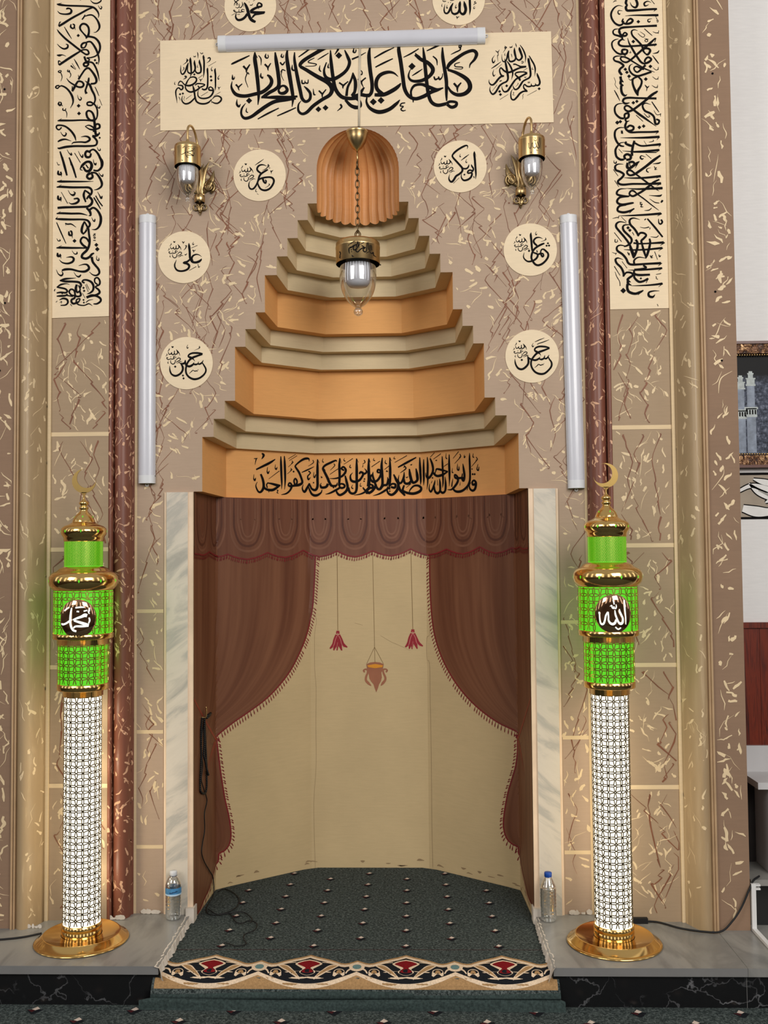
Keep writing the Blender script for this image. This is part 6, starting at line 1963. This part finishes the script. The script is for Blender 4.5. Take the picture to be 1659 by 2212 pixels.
b = MB(); b.lathe([(.0005, -.0), (.040, 0), (.049, -.002), (.050, -.006), (.0475, -.010), (.044, -.030), (.037, -.050), (.022, -.074), (.010, -.082), (.006, -.088), (.0005, -.089)], 40); b.build('canopy', M['brass'], t)
b = MB(); b.tube([(0, 0, -.086), (.002, 0, -.140)], .0035, 8); b.build('rod', M['brass'], t)
b = MB(); z = -.138; k = 0
while z > -.470:
    a = 0 if k % 2 else math.pi/2; hh = .018; ww = .0085; rr = .0024
    if k == 0: hh, ww, rr = .017, .011, .004
    P = [(ww*math.cos(q)*math.cos(a), ww*math.cos(q)*math.sin(a), z-hh*.8+hh*math.sin(q)) for q in [i*math.pi/8 for i in range(16)]]
    b.tube(P, rr, 6, 0, True); z -= hh*1.55; k += 1
b.tube([(0.010*math.cos(q), 0, -.460+.012*math.sin(q)) for q in [i*math.pi/8 for i in range(16)]], .005, 8, 0, True)
b.build('chain', M['chain'], t)

def leaf(b, root, tip, side, wide, y0, n=7, curl=0.0, mi=0):
    """one acanthus blade: a thick, ridged strip from root to tip bulging off the wall"""
    r, q = Vector((root[0], 0, root[1])), Vector((tip[0], 0, tip[1])); d = q-r; nx = Vector((-d.z, 0, d.x)).normalized()*side
    P = []
    for i in range(n+1):
        u = i/n; P.append(r+d*u+nx*(curl*math.sin(math.pi*u)))
    v = []
    for i, p in enumerate(P):
        u = i/n; w_ = wide*math.sin(math.pi*min(1, .12+.88*u)**.8)+.0008
        t_ = (P[min(n, i+1)]-P[max(0, i-1)]).normalized(); m_ = Vector((-t_.z, 0, t_.x))
        h = .010*math.sin(math.pi*u)+.003
        for s_, hh in ((-1, 0), (-.5, h*.8), (0, h*.45), (.5, h*.9), (1, 0)):
            v.append((p.x+m_.x*w_*s_, y0-hh, p.z+m_.z*w_*s_))
    b.add(v, [(i*5+k, i*5+k+1, (i+1)*5+k+1, (i+1)*5+k) for i in range(n) for k in range(4)], mi, True)
def wall_lantern(sx, plate_x, label, key, lscale, zoff):
    t = thing('wall_lantern', (sx, -.125, 3.30+zoff), label, 'wall lamp', 'brass and glass wall lanterns')
    lantern(t, .0565, 3.300+zoff, 3.214+zoff, 3.056+zoff, key, .30 if sx < 0 else .15, 3.258+zoff, lscale)
    o = t.location; px = plate_x-sx; wy = .125     # wall plane in local y
    z = lambda q: q+zoff-o.z
    # swan neck from the wall cup over the top to the drum
    P = spline([(px, wy-.012, z(3.10)), (px+.004, wy-.035, z(3.14)), (px+.010*(1 if sx < 0 else -1), wy-.040, z(3.20)), (px, wy-.03, z(3.28)), (px*.8, wy-.032, z(3.345)), (px*.55, wy-.055, z(3.395)), (px*.25, wy-.088, z(3.410)), (0, 0.004, z(3.385)), (0, 0, z(3.318))], 8)
    b = MB(); b.tube(P, .0052, 10); b.lathe([(.011, z(3.318)), (.008, z(3.326)), (.006, z(3.335))], 16); b.build('swan_neck', M['brass'], t)
    b = MB(); b.lathe([(.021, z(3.098)), (.023, z(3.100)), (.023, z(3.128)), (.021, z(3.130)), (.004, z(3.131))], 28, 0, (px, wy-.014, 0)); b.build('wall_cup', M['brass'], t)
    for s in (-1, 1):
        b = MB(); X = lambda q: px+s*q
        leaf(b, (X(.004), z(3.126)), (X(.040), z(3.285)), s, .019, wy-.002, 8, .016)
        leaf(b, (X(.004), z(3.140)), (X(.016), z(3.275)), s, .014, wy-.006, 8, .010)
        leaf(b, (X(.006), z(3.145)), (X(.062), z(3.245)), -s, .017, wy-.004, 8, .012)
        P = [(X(.040+.026*(1-k/26*.75)*math.cos(k*.42-1.2)), wy-.008, z(3.172)+.029*(1-k/26*.75)*math.sin(k*.42-1.2)) for k in range(24)]
        b.tube(P, [.0068*(1-.5*k/24) for k in range(24)], 8)
        P = [(X(.019+.016*(1-k/20*.7)*math.cos(k*.45+2.0)), wy-.008, z(3.080)+.017*(1-k/20*.7)*math.sin(k*.45+2.0)) for k in range(19)]
        b.tube(P, [.0042*(1-.5*k/19) for k in range(19)], 8)
        b.build('scroll_leaf', M['brass_dark'], t)
    b = MB(); leaf(b, (px, z(3.10)), (px, z(3.043)), 1, .012, wy-.003, 8); b.ball((px, wy-.010, z(3.060)), .007, 8); b.build('finial', M['brass_dark'], t)
    return t
wall_lantern(-.728, -.700, 'brass and glass wall lantern on a leafy bracket, left of the shell', 'LAMPL', .50, 0)
wall_lantern(.752, .716, 'brass and glass wall lantern on a leafy bracket, right of the shell', 'LAMPR', .50, .004)

# ---- minaret floor lamps
def cyl3(R): return lambda a, z: (R*math.sin(a), -R*math.cos(a), z)
def lattice(name, R, z0, z1, ncell, t, mat, wd, skip=None):
    p = 2*math.pi*R/ncell; nz = max(1, round((z1-z0)/p)); pz = (z1-z0)/nz
    hx = [(-.5, .5), (-.38, .425), (-.12, .425), (0, .5), (-.12, .575), (-.38, .575)]
    segs = []
    for q in (hx, [(x+.5, y) for x, y in hx], [(y, x) for x, y in hx], [(y, x+.5) for x, y in hx]):
        segs += [(q[i], q[(i+1) % 6]) for i in range(6)]
    oc = [(.075*math.cos(math.pi/8+k*math.pi/4), .075*math.sin(math.pi/8+k*math.pi/4)) for k in range(8)]
    tips = [(.425, .12), (.12, .425), (-.12, .425), (-.425, .12), (-.425, -.12), (-.12, -.425), (.12, -.425), (.425, -.12)]
    for k in range(8): segs += [(oc[k], oc[(k+1) % 8]), (oc[k], tips[k])]
    b = MB(); Ro, Ri = R+.0014, R+.0002
    for i in range(ncell):
        for j in range(nz):
            for a, c in segs:
                za, zc = z0+(j+.5+a[1])*pz, z0+(j+.5+c[1])*pz
                if max(za, zc) > z1+1e-4 or min(za, zc) < z0-1e-4: continue
                aa, ac = (i+a[0])*p/R, (i+c[0])*p/R
                if skip and (skip(aa, za) or skip(ac, zc)): continue
                dx, dz = (ac-aa)*R, zc-za; l = math.hypot(dx, dz); nx, nz_ = -dz/l*wd/2, dx/l*wd/2
                E = [(aa*R+nx, za+nz_), (aa*R-nx, za-nz_), (ac*R-nx, zc-nz_), (ac*R+nx, zc+nz_)]
                b.add([cyl3(Ro)(x/R, z) for x, z in E]+[cyl3(Ri)(x/R, z) for x, z in E], [(0, 1, 2, 3), (0, 3, 7, 4), (1, 5, 6, 2)])
    return b.build(name, mat, t)
def minaret_lamp(loc, med_ang, med_z, key, cres, label, lr):
    t = thing('minaret_floor_lamp', loc, label, 'floor lamp', 'minaret shaped floor lamps')
    def lat(name, prof, mat, n=64): b = MB(); b.lathe(prof, n); return b.build(name, M[mat], t)
    lat('base', [(.176, 0), (.183, .001), (.185, .004), (.183, .007), (.178, .009), (.172, .011), (.152, .031), (.149, .033), (.147, .031), (.080, .028)], 'gold', 96)
    lat('collar', [(.078, .026), (.0785, .050), (.0770, .052), (.0785, .054), (.0785, .074), (.075, .076), (.072, .070)], 'gold')
    lat('tube', [(.0725, .070), (.0725, .985)], 'glow_white')
    lattice('tube_lattice', .0732, .076, .978, 9, t, M['lattice_dark'], .0036)
    lat('ring', [(.072, .975), (.0795, .976), (.0795, .999), (.099, 1.000), (.1015, 1.003), (.1015, 1.024), (.099, 1.027), (.094, 1.026)], 'gold')
    lat('lower_drum', [(.0975, 1.02), (.0975, 1.190)], 'glow_green')
    lattice('lower_drum_lattice', .0985, 1.027, 1.183, 12, t, M['lattice'], .0034)
    lat('ring', [(.096, 1.182), (.1025, 1.183), (.1025, 1.204), (.117, 1.206), (.1195, 1.209), (.1195, 1.226), (.117, 1.229), (.112, 1.228)], 'gold')
    lat('upper_drum', [(.1155, 1.22), (.1155, 1.402)], 'glow_green')
    sk = lambda a, z: ((((a-med_ang+math.pi) % (2*math.pi))-math.pi)*.1165)**2+(z-med_z)**2 < .0725**2
    lattice('upper_drum_lattice', .1165, 1.229, 1.398, 14, t, M['lattice'], .0034, sk)
    # round mirror plaque with lettering
    b = MB(); R = .1195; n = 48; v = [cyl3(R)(med_ang, med_z)]
    for rr, RR in ((.045, R), (.072, R), (.075, R-.003)):
        v += [cyl3(RR)(med_ang+rr*math.cos(k*2*math.pi/n)/RR, med_z+rr*math.sin(k*2*math.pi/n)) for k in range(n)]
    f = [(0, 1+k, 1+(k+1) % n) for k in range(n)]+[(1+r*n+k, 1+(r+1)*n+k, 1+(r+1)*n+(k+1) % n, 1+r*n+(k+1) % n) for r in (0, 1) for k in range(n)]
    b.add(v, f, 0, True); pq = b.build('plaque', M['mirror'], t)
    b = MB(); strokes(b, INK[key], lambda x, z: cyl3(R+.0012)(med_ang+x/R, med_z+z), 0, 5, lr); b.build('lettering', M['glow_letter'], pq)
    lat('gallery', [(.113, 1.398), (.118, 1.402), (.124, 1.408), (.133, 1.420), (.137, 1.437), (.135, 1.455), (.126, 1.469), (.113, 1.476), (.104, 1.480), (.097, 1.488), (.086, 1.493), (.079, 1.497)], 'gold', 80)
    lat('top_drum', [(.0755, 1.49), (.0755, 1.606)], 'glow_green')
    b = MB(); n = 60; R = .0768; p = 2*math.pi/n; rows = 17; h = (1.600-1.500)/rows
    for i in range(n):
        for j in range(rows):
            a0 = (i+.5*(j % 2))*p; z0 = 1.500+h*j
            for s in (-1, 1):
                E = [(a0-.0011/R, z0), (a0+.0011/R, z0), (a0+s*p/2+.0011/R, z0+h), (a0+s*p/2-.0011/R, z0+h)]
                b.add([cyl3(R)(*e) for e in E], [(0, 1, 2, 3)])
    b.build('top_drum_mesh', M['lattice'], t)
    lat('upper_gallery', [(.0745, 1.598), (.079, 1.600), (.079, 1.612), (.082, 1.618), (.089, 1.628), (.0905, 1.640), (.088, 1.652), (.078, 1.661), (.060, 1.668), (.050, 1.674), (.044, 1.680)], 'gold')
    lat('dome', [(.046, 1.676), (.044, 1.684), (.038, 1.698), (.029, 1.709), (.021, 1.716), (.017, 1.722), (.014, 1.726), (.016, 1.730), (.020, 1.735), (.016, 1.741), (.012, 1.744), (.017, 1.749), (.0205, 1.755), (.016, 1.762), (.009, 1.766), (.007, 1.770), (.0045, 1.774), (.0045, 1.797), (.0005, 1.798)], 'gold', 40)
    for R, z, n, w_, nm in ((.1365, 1.440, 10, .006, 'light_slot'), (.0905, 1.640, 8, .005, 'light_slot'), (.0375, 1.699, 5, .004, 'light_slot')):
        for k in range(n):
            a = 2*math.pi*k/n+.2; b = MB()
            b.add([cyl3(R+.0012)(a-w_*.7/R, z), cyl3(R+.0012)(a, z-w_*1.3), cyl3(R+.0012)(a+w_*.7/R, z), cyl3(R+.0012)(a, z+w_*1.3)], [(0, 1, 2, 3)])
            b.build(nm, M['glow_green'], t)
    # the lamp's own light, thrown back on the wall behind it
    for z, col, pw in ((.20, (1, .86, .60), LAMP_W), (.42, (1, .86, .60), LAMP_W), (.64, (1, .86, .60), LAMP_W), (.86, (1, .86, .60), LAMP_W*.8), (1.12, (.35, 1, .12), LAMP_W*.30), (1.32, (.35, 1, .12), LAMP_W*.34)):
        d = bpy.data.lights.new('lamp_glow', 'POINT'); d.energy = pw; d.color = col; d.shadow_soft_size = .03
        q = bpy.data.objects.new('lamp_glow', d); COL.objects.link(q); q.parent = t; q.location = (0, .118 if z < 1.0 else .150, z)
    # crescent: two arcs extruded
    zc = 1.846; r1, r2 = .0495, .0405; off = .0165; b = MB(); n = 40; A0 = cres
    outer, inner = [], []
    cx2, cz2 = off*math.cos(A0), off*math.sin(A0)
    for k in range(n+1):
        a = A0+math.radians(38)+(2*math.pi-math.radians(76))*k/n
        ox, oz = r1*math.cos(a), r1*math.sin(a)
        d = math.atan2(oz-cz2, ox-cx2)
        rr = min(r2, math.hypot(ox-cx2, oz-cz2)-.0006)
        outer.append((ox, oz)); inner.append((cx2+rr*math.cos(d), cz2+rr*math.sin(d)))
    v = [(x, y, z+zc) for y in (-.0015, .0015) for x, z in outer+inner]; m_ = 2*(n+1)
    f = []
    for k in range(n):
        a, c = k, n+1+k
        f += [(a, a+1, c+1, c), (m_+a, m_+c, m_+c+1, m_+a+1), (a, m_+a, m_+a+1, a+1), (c, c+1, m_+c+1, m_+c)]
    b.add(v, f); b.add([(-.012, -.0015, 1.800), (.012, -.0015, 1.800), (.003, -.0015, 1.786), (-.003, -.0015, 1.786), (-.012, .0015, 1.800), (.012, .0015, 1.800), (.003, .0015, 1.786), (-.003, .0015, 1.786)], [(0, 1, 2, 3), (7, 6, 5, 4), (0, 3, 7, 4), (1, 5, 6, 2)])
    b.build('crescent', M['gold_dark'], t)
    return t
minaret_lamp((-1.115, -.293, 0), math.radians(7.5), 1.293, 'LAMPL', math.radians(48), 'lit minaret floor lamp with gold base, left of the niche', .86)
minaret_lamp((1.006, -.300, 0), math.radians(-.5), 1.298, 'LAMPR', math.radians(150), 'lit minaret floor lamp with gold base, right of the niche', .86)

# ---- cables of the floor lamps
t = thing('lamp_cord', (1.35, -.2, 0), 'black power cord with an inline switch, from right floor lamp up to trunking', 'cord', 'lamp cords'); o = t.location
b = MB(); b.tube([Vector(p)-o for p in spline([(1.05, -.118, .006), (1.13, -.098, .005), (1.22, -.098, .006), (1.30, -.165, .006), (1.38, -.20, .006), (1.45, -.215, .012), (1.50, -.205, .05), (1.54, -.195, .10), (1.575, -.185, .165), (1.60, -.165, .196), (1.64, -.12, .200)], 8)], .004, 8); b.build('cable', M['rubber'], t)
b = MB(); b.box(1.125-o.x, 1.185-o.x, -.107-o.y, -.088-o.y, .001, .022); s = b.build('inline_switch', M['rubber'], t)
t = thing('lamp_cord', (-1.4, -.3, 0), 'black power cord running left across the grey slab from left floor lamp', 'cord', 'lamp cords'); o = t.location
b = MB(); b.tube([Vector(p)-o for p in spline([(-1.30, -.235, .005), (-1.36, -.275, .005), (-1.44, -.30, .005), (-1.55, -.315, .005), (-1.75, -.31, .005)], 8)], .004, 8); b.build('cable', M['rubber'], t)

# ---- water bottles
def bottle(loc, cap_mat, label, labelled):
    t = thing('water_bottle', loc, label, 'bottle', 'plastic water bottles on the plinth')
    prof = [(.0005, .004), (.020, .004), (.028, .002), (.0315, .008), (.033, .016)]
    z = .022
    top = .098 if labelled else .135
    while z < top:
        prof += [(.0335, z), (.0325, z+.005), (.0335, z+.010)]; z += .0135
    if labelled: prof += [(.0335, .102), (.0335, .140), (.0330, .146), (.0305, .156), (.024, .170), (.0165, .178), (.0135, .181), (.0135, .186)]
    else: prof += [(.0325, .138), (.0300, .146), (.0240, .160), (.0180, .173), (.0140, .180), (.0135, .187)]
    b = MB(); b.lathe(prof, 40); b.build('shell', M['pet'], t)
    wz = .150
    b = MB(); b.lathe([(.0005, .0055)]+[(max(.001, r-.0014), q+.0015) for r, q in prof[1:] if q < wz]+[(.0005, min(wz, .152))], 32); b.build('water', M['water'], t)
    b = MB(); b.lathe([(.0150, .181), (.0158, .182), (.0158, .197), (.0145, .1995), (.0005, .200)], 32); b.build('cap', M[cap_mat], t)
    if labelled:
        b = MB(); b.lathe([(.0338, .104), (.0338, .134)], 40, 0); b.lathe([(.03385, .1035), (.03385, .110)], 40, 1)
        q = b.build('label', [M['label_blue'], M['label_light']], t)
        b = MB()
        for k in range(8):
            a = -.25+.13*k
            hh = .0045 if k % 3 else .006
            b.add([cyl3(.0342)(a, .113+.0008*k), cyl3(.0342)(a+.085, .1135+.0008*k), cyl3(.0342)(a+.085, .1135+hh+.0008*k), cyl3(.0342)(a, .113+hh+.0008*k)], [(0, 1, 2, 3)])
        b.build('print', M['navy'], q)
        b = MB(); b.lathe([(.0152, .1795), (.0160, .180), (.0160, .1815), (.0152, .182)], 32); b.build('neck_ring', M['navy'], t)
    return t
bottle((-.803, -.058, 0), 'white_plastic', 'water bottle with white cap and blue label standing on the left slab', True)
bottle((.781, -.070, 0), 'blue_cap', 'water bottle with blue cap and no label standing on the right slab', False)

# ---- niche carpet with its woven border
t = thing('carpet_runner', (0, 0, -.03), 'dark teal carpet filling the niche floor, with a woven floral front border', 'carpet')
RZ = -.03
b = MB()
fl = [(-.728, .02), (-.712, .385), (-.66, .43), (-.33, .68), (-.26, .71), (.26, .71), (.33, .68), (.66, .43), (.712, .385), (.728, .02), (.738, 0), (.749, -.30), (-.758, -.30), (-.748, 0)]
b.add([(x, y, 0) for x, y in fl], [tuple(range(len(fl)))], 0)
ND = 24
b.add([((-.758, .749)[i]+(-.010, .008)[i]*k/ND, -.30-.235*k/ND, 0) for k in range(ND+1) for i in (0, 1)], [(2*k, 2*k+2, 2*k+3, 2*k+1) for k in range(ND)], 0)
for j in range(13):
    for i in range(-4, 5):
        x = .37*i+(.185 if j % 2 else 0); y = .62-.0805*j
        hw_ = .68 if y < .3 else .68-(y-.3)*.95
        if abs(x) < hw_ and y > -.31: diamond(b, x, y, .0006, 1.6)
b.add([(-.75, -.305, .0006), (.745, -.298, .0006), (.745, -.3005, .0006), (-.75, -.3075, .0006)], [(0, 1, 2, 3)], 3)
def rib(P, mi, z, n=6):
    v, f = ribbon2d(spline(P, n)); b.add([(x, y, z) for x, y in v], f, mi)
def blob(P, mi, z):
    c = (sum(p[0] for p in P)/len(P), sum(p[1] for p in P)/len(P)); Q = spline(P+[P[0]], 4)[:-1]
    b.add([(*c, z)]+[(*q, z) for q in Q], [(0, i+1, (i+1) % len(Q)+1) for i in range(len(Q))], mi)
PER = .372
def top(u):   # upper edge of the border against distance from a medallion's middle
    K = [(0, -.345), (.03, -.362), (.07, -.378), (.10, -.393), (.13, -.412), (.15, -.410), (.17, -.398), (.186, -.388)]
    u = abs(u)
    for (a, ya), (c, yc) in zip(K, K[1:]):
        if u <= c: return ya+(yc-ya)*(u-a)/(c-a)
    return K[-1][1]
def low(u):
    return -.512+.042*(min(1, abs(u)/.186))**2
for i in range(-3, 4):
    cx = -.558+PER*(i+1)
    for k in range(24):
        u0, u1 = -.186+.0155*k, -.186+.0155*(k+1)
        x0, x1 = max(-.757, cx+u0), min(.748, cx+u1)
        if x1 <= x0+1e-5: continue
        u0, u1 = x0-cx, x1-cx
        for ya, yb, z, mi in ((top, lambda u: -.5195, .0008, 5), (lambda u: top(u)-.011, lambda u: low(u)-.006, .0012, 4), (lambda u: top(u)-.026, lambda u: low(u)+.008, .0016, 2)):
            NR_ = 10; V_ = []
            for q in range(NR_+1):
                f_ = q/NR_
                V_ += [(x0, ya(u0)+(yb(u0)-ya(u0))*f_, z), (x1, ya(u1)+(yb(u1)-ya(u1))*f_, z)]
            b.add(V_, [(2*q, 2*q+1, 2*q+3, 2*q+2) for q in range(NR_)], mi)
    if not -.70 < cx < .70:
        if not -.93 < cx < .90: continue
    Z1, Z2, Z3 = .0020, .0024, .0028
    def R_(P, mi, z):
        for s in (-1, 1):
            Q = [(cx+s*p[0], p[1], p[2]) for p in P]
            if all(-.757 < q[0] < .748 for q in Q): rib(Q, mi, z)
    if -.72 < cx < .70:
        blob([(cx, -.384), (cx+.030, -.396), (cx+.052, -.416), (cx+.034, -.436), (cx+.020, -.450), (cx+.030, -.466), (cx, -.478), (cx-.030, -.466), (cx-.020, -.450), (cx-.034, -.436), (cx-.052, -.416), (cx-.030, -.396)], 4, Z1)
        blob([(cx, -.392), (cx+.024, -.401), (cx+.043, -.417), (cx+.026, -.430), (cx+.011, -.440), (cx+.011, -.450), (cx+.022, -.464), (cx, -.468), (cx-.022, -.464), (cx-.011, -.450), (cx-.011, -.440), (cx-.026, -.430), (cx-.043, -.417), (cx-.024, -.401)], 6, Z2)
    R_([(.026, -.490, .005), (.060, -.462, .018), (.088, -.438, .026), (.120, -.424, .005)], 4, Z1)
    R_([(.036, -.480, .003), (.064, -.458, .011), (.088, -.438, .016), (.108, -.429, .003)], 5, Z2)
    R_([(.050, -.405, .004), (.080, -.410, .006), (.12, -.428, .008), (.15, -.432, .004)], 4, Z1)
    R_([(.100, -.480, .008), (.112, -.462, .024), (.128, -.462, .024), (.138, -.478, .008)], 4, Z1)
    R_([(.111, -.470, .006), (.120, -.461, .013), (.129, -.470, .006)], 5, Z2)
    R_([(.145, -.470, .004), (.160, -.450, .008), (.186, -.446, .008)], 4, Z1)
    if -.75 < cx+.186 < .73:
        blob([(cx+.186+.030*math.cos(a), -.436+.026*math.sin(a)) for a in [q*math.pi/5 for q in range(10)]], 4, Z2)
        blob([(cx+.186+.017*math.cos(a), -.436+.014*math.sin(a)) for a in [q*math.pi/5 for q in range(10)]], 7, Z3)
DR = [(-.30, 0), (-.45, -.001), (-.495, -.006), (-.522, -.019), (-.538, -.036), (-.546, -.058)]
def drape(p):
    if p[1] > -.30: return p
    L = (-.30-p[1])/.235*.281
    for (ya, za), (yc, zc) in zip(DR, DR[1:]):
        l = math.dist((ya, za), (yc, zc))
        if L <= l or (yc, zc) == DR[-1]:
            u = L/l; ny, nz = (zc-za)/l, (ya-yc)/l
            return (p[0], ya+(yc-ya)*u+ny*p[2], za+(zc-za)*u+nz*p[2])
        L -= l
b.v = [drape(p) for p in b.v]
mats = [M['carpet'], M['pile_pink'], M['pile_black'], M['pile_maroon'], M['pile_cream'], M['pile_gold'], M['pile_red'], M['pile_teal']]
b.build('pile', mats, t)
# the front edge turns down over the step in two soft folds
b = MB(); pr = [(-.540, -.052), (-.549, -.062), (-.554, -.072), (-.552, -.080), (-.544, -.084), (-.556, -.086), (-.562, -.092), (-.560, -.112), (-.562, -.1195)]
NX = 48; v = []
for i in range(NX+1):
    u = i/NX
    for k, (y, z) in enumerate(pr):
        ext = .045 if k >= 5 else 0.0
        x = (-.768-ext*.9)+(.757+ext*.35+.768+ext*.9)*u
        v.append((x, y+.003*math.sin(9*u+k), z+.003*math.sin(7*u+.5*k)*(1 if 2 < k < 7 else 0)))
n = len(pr)
b.add(v, [(i*n+k, (i+1)*n+k, (i+1)*n+k+1, i*n+k+1) for i in range(NX) for k in range(n-1)], 0, True)
b.build('front_fold', M['carpet_edge'], t)

# ---- things on the left jamb
def pts3(s): return [tuple(int(q)*1e-4 for q in p.split(',')) for p in s.split()]
B1, B2 = pts3(BEADS), pts3(BEADS2)
hk = B1[0]
t = thing('wall_hook', (-.722, .14, .82), 'small brass screw hook on the left jamb of the niche holding black beads', 'hook')
o = t.location
b = MB(); b.tube([Vector(p)-o for p in spline([(-.7235, hk[1]+.01, .815), (-.712, hk[1]+.01, .813), (-.705, hk[1]+.01, .818), (-.703, hk[1]+.008, .84), (-.703, hk[1]+.006, .862)], 6)], .0036, 8); b.build('shaft', M['brass'], t)
t = thing('prayer_beads', (-.72, .14, .65), 'long black prayer beads hanging in loops from the hook', 'prayer beads')
o = t.location
def strand(P, off, r, step):
    Q = [Vector(p)+Vector((off, 0, 0)) for p in spline(P, 10)]; b = MB(); acc = 0; last = Q[0]; n = 0
    for q in Q[1:]:
        while (q-last).length >= step:
            last = last+(q-last).normalized()*step; b.ball(last-o, r, 5, 0); n += 1
    return b
strand(B1, .004, .0052, .0085).build('strand', M['bead'], t)
strand(B2, .010, .0055, .009).build('strand', M['bead'], t)
b = MB(); b.tube([Vector(p)-o for p in spline([(-.708, .155, .815), (-.700, .165, .82), (-.697, .20, .822), (-.70, .17, .812), (-.705, .15, .81)], 6)], .006, 8); b.build('tassel', M['bead'], t)
t = thing('thin_wire', (-.6, .1, 0), 'thin black wire running down the left jamb and coiled loosely on the carpet', 'wire')
o = t.location
U = [p for p in pts3(WIRE_UP) if p[2] > .03]
F1 = pts3(WIRE_FLOOR); F2 = pts3(WIRE_FLOOR2); F3 = pts3(WIRE_FLOOR3)
b = MB(); b.tube([Vector(p)-o for p in spline(U+[(-.705, .30, -.022)]+F1[1:], 8)], .0024, 6); b.build('upper_run', M['rubber'], t)
b = MB(); b.tube([Vector(p)-o for p in spline(F2, 8)], .0024, 6); b.tube([Vector(p)-o for p in spline(F3, 8)], .0024, 6); b.build('coil', M['rubber'], t)

# ---- right background
t = thing('picture_frame', (2.22, WB-.0005, 2.19), 'carved gilt picture frame with a night view of a domed courtyard and towers', 'picture'); o = t.location
x0, x1, z0, z1 = 1.615, 2.82, 1.910, 2.470
b = MB(); fw = .052
b.box(x0-o.x, x1-o.x, -.030, 0, z1-fw-o.z, z1-o.z); b.box(x0-o.x, x1-o.x, -.030, 0, z0-o.z, z0+fw-o.z)
b.box(x0-o.x, x0+fw-o.x, -.0298, 0, z0+fw-o.z, z1-fw-o.z); b.box(x1-fw-o.x, x1-o.x, -.0298, 0, z0+fw-o.z, z1-fw-o.z)
b.build('frame', M['carved'], t)
b = MB()
for zz in (z1-.003, z0+.003): b.box(x0-.004-o.x, x1+.004-o.x, -.036, 0, zz-.006-o.z, zz+.006-o.z)
b.build('outer_moulding', plain('dark_mahogany', srgb(88, 40, 22), 0.35), t)
b = MB()
for i in range(100):
    x = x0+fw+.006+.011*i
    if x > x1-fw: break
    for zz in (z1-fw-.006, z0+fw+.006): b.ball((x-o.x, -.024, zz-o.z), .0046, 6)
b.build('bead_row', M['brass'], t)
v = [(x0+fw-o.x, -.010, z0+fw-o.z), (x1-fw-o.x, -.010, z0+fw-o.z), (x1-fw-o.x, -.010, z1-fw-o.z), (x0+fw-o.x, -.010, z1-fw-o.z)]
ph = link('print', v, [(0, 1, 2, 3)], M['photo'], t, uv=[(0, 0), (2.2, 0), (2.2, 1), (0, 1)])
for px, sc in ((1.745, 1.0), (1.700, .95), (2.30, .9)):
    b = MB(); zb = 1.975
    for xa, za, zc, mi in ((.020, 0, .16, 0), (.026, .16, .17, 1), (.024, .17, .20, 1), (.030, .195, .205, 1), (.017, .205, .30, 0), (.022, .30, .307, 1), (.018, .307, .33, 1), (.022, .33, .336, 1), (.011, .336, .352, 1), (.014, .352, .358, 1), (.008, .358, .366, 1)):
        b.add([(px-xa*sc-o.x, -.0112-.0002*mi, zb+za*sc-o.z), (px+xa*sc-o.x, -.0112-.0002*mi, zb+za*sc-o.z), (px+xa*sc-o.x, -.0112-.0002*mi, zb+zc*sc-o.z), (px-xa*sc-o.x, -.0112-.0002*mi, zb+zc*sc-o.z)], [(0, 1, 2, 3)], mi)
    for k in range(4):
        x = px+(-.018+.012*k)*sc
        b.add([(x-.003-o.x, -.0118, zb+.172*sc-o.z), (x+.003-o.x, -.0118, zb+.172*sc-o.z), (x+.003-o.x, -.0118, zb+.193*sc-o.z), (x-.003-o.x, -.0118, zb+.193*sc-o.z)], [(0, 1, 2, 3)], 2)
    b.build('tower_print', [M['photo_tower'], M['photo_band'], M['ink']], ph)
t = thing('side_cabinet', (2.2, 0, .19), 'light grey open cabinet standing on the marble ledge at the right edge', 'cabinet'); o = t.location
L_ = lambda b, nm, m: b.build(nm, M[m], t)
bx = lambda x0, x1, y0, y1, z0, z1: MB().box(x0-o.x, x1-o.x, y0-o.y, y1-o.y, z0-o.z, z1-o.z)
L_(bx(1.60, 2.9, .118, .132, .56, .685), 'back_board', 'grey_paint')
L_(bx(1.655, 2.9, -.09, .118, .545, .573), 'top_board', 'grey_paint')
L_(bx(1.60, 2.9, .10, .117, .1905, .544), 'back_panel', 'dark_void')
for x in (1.705, 2.3): L_(bx(x, x+.022, -.082, .10, .1905, .545), 'side_panel', 'grey_paint')
L_(bx(1.727, 2.3, -.075, .10, .42, .436), 'shelf', 'grey_paint')
t = thing('cable_trunking', (1.60, -.18, 0), 'white plastic cable trunking down the portal edge and along the grey slab', 'trunking'); o = t.location
b = MB(); b.box(1.585-o.x, 1.603-o.x, -.186-o.y, -.174-o.y, .002, .190); b.build('upright_run', M['trunking'], t)
b = MB(); b.box(1.585-o.x, 1.603-o.x, -.48-o.y, -.187-o.y, .001, .013); b.build('floor_run', M['trunking'], t)
b = MB(); b.box(1.603-o.x, 1.622-o.x, -.184-o.y, -.165-o.y, .165, .172); b.box(1.603-o.x, 1.622-o.x, -.184-o.y, -.165-o.y, .180, .187); b.build('open_end', M['trunking'], t)
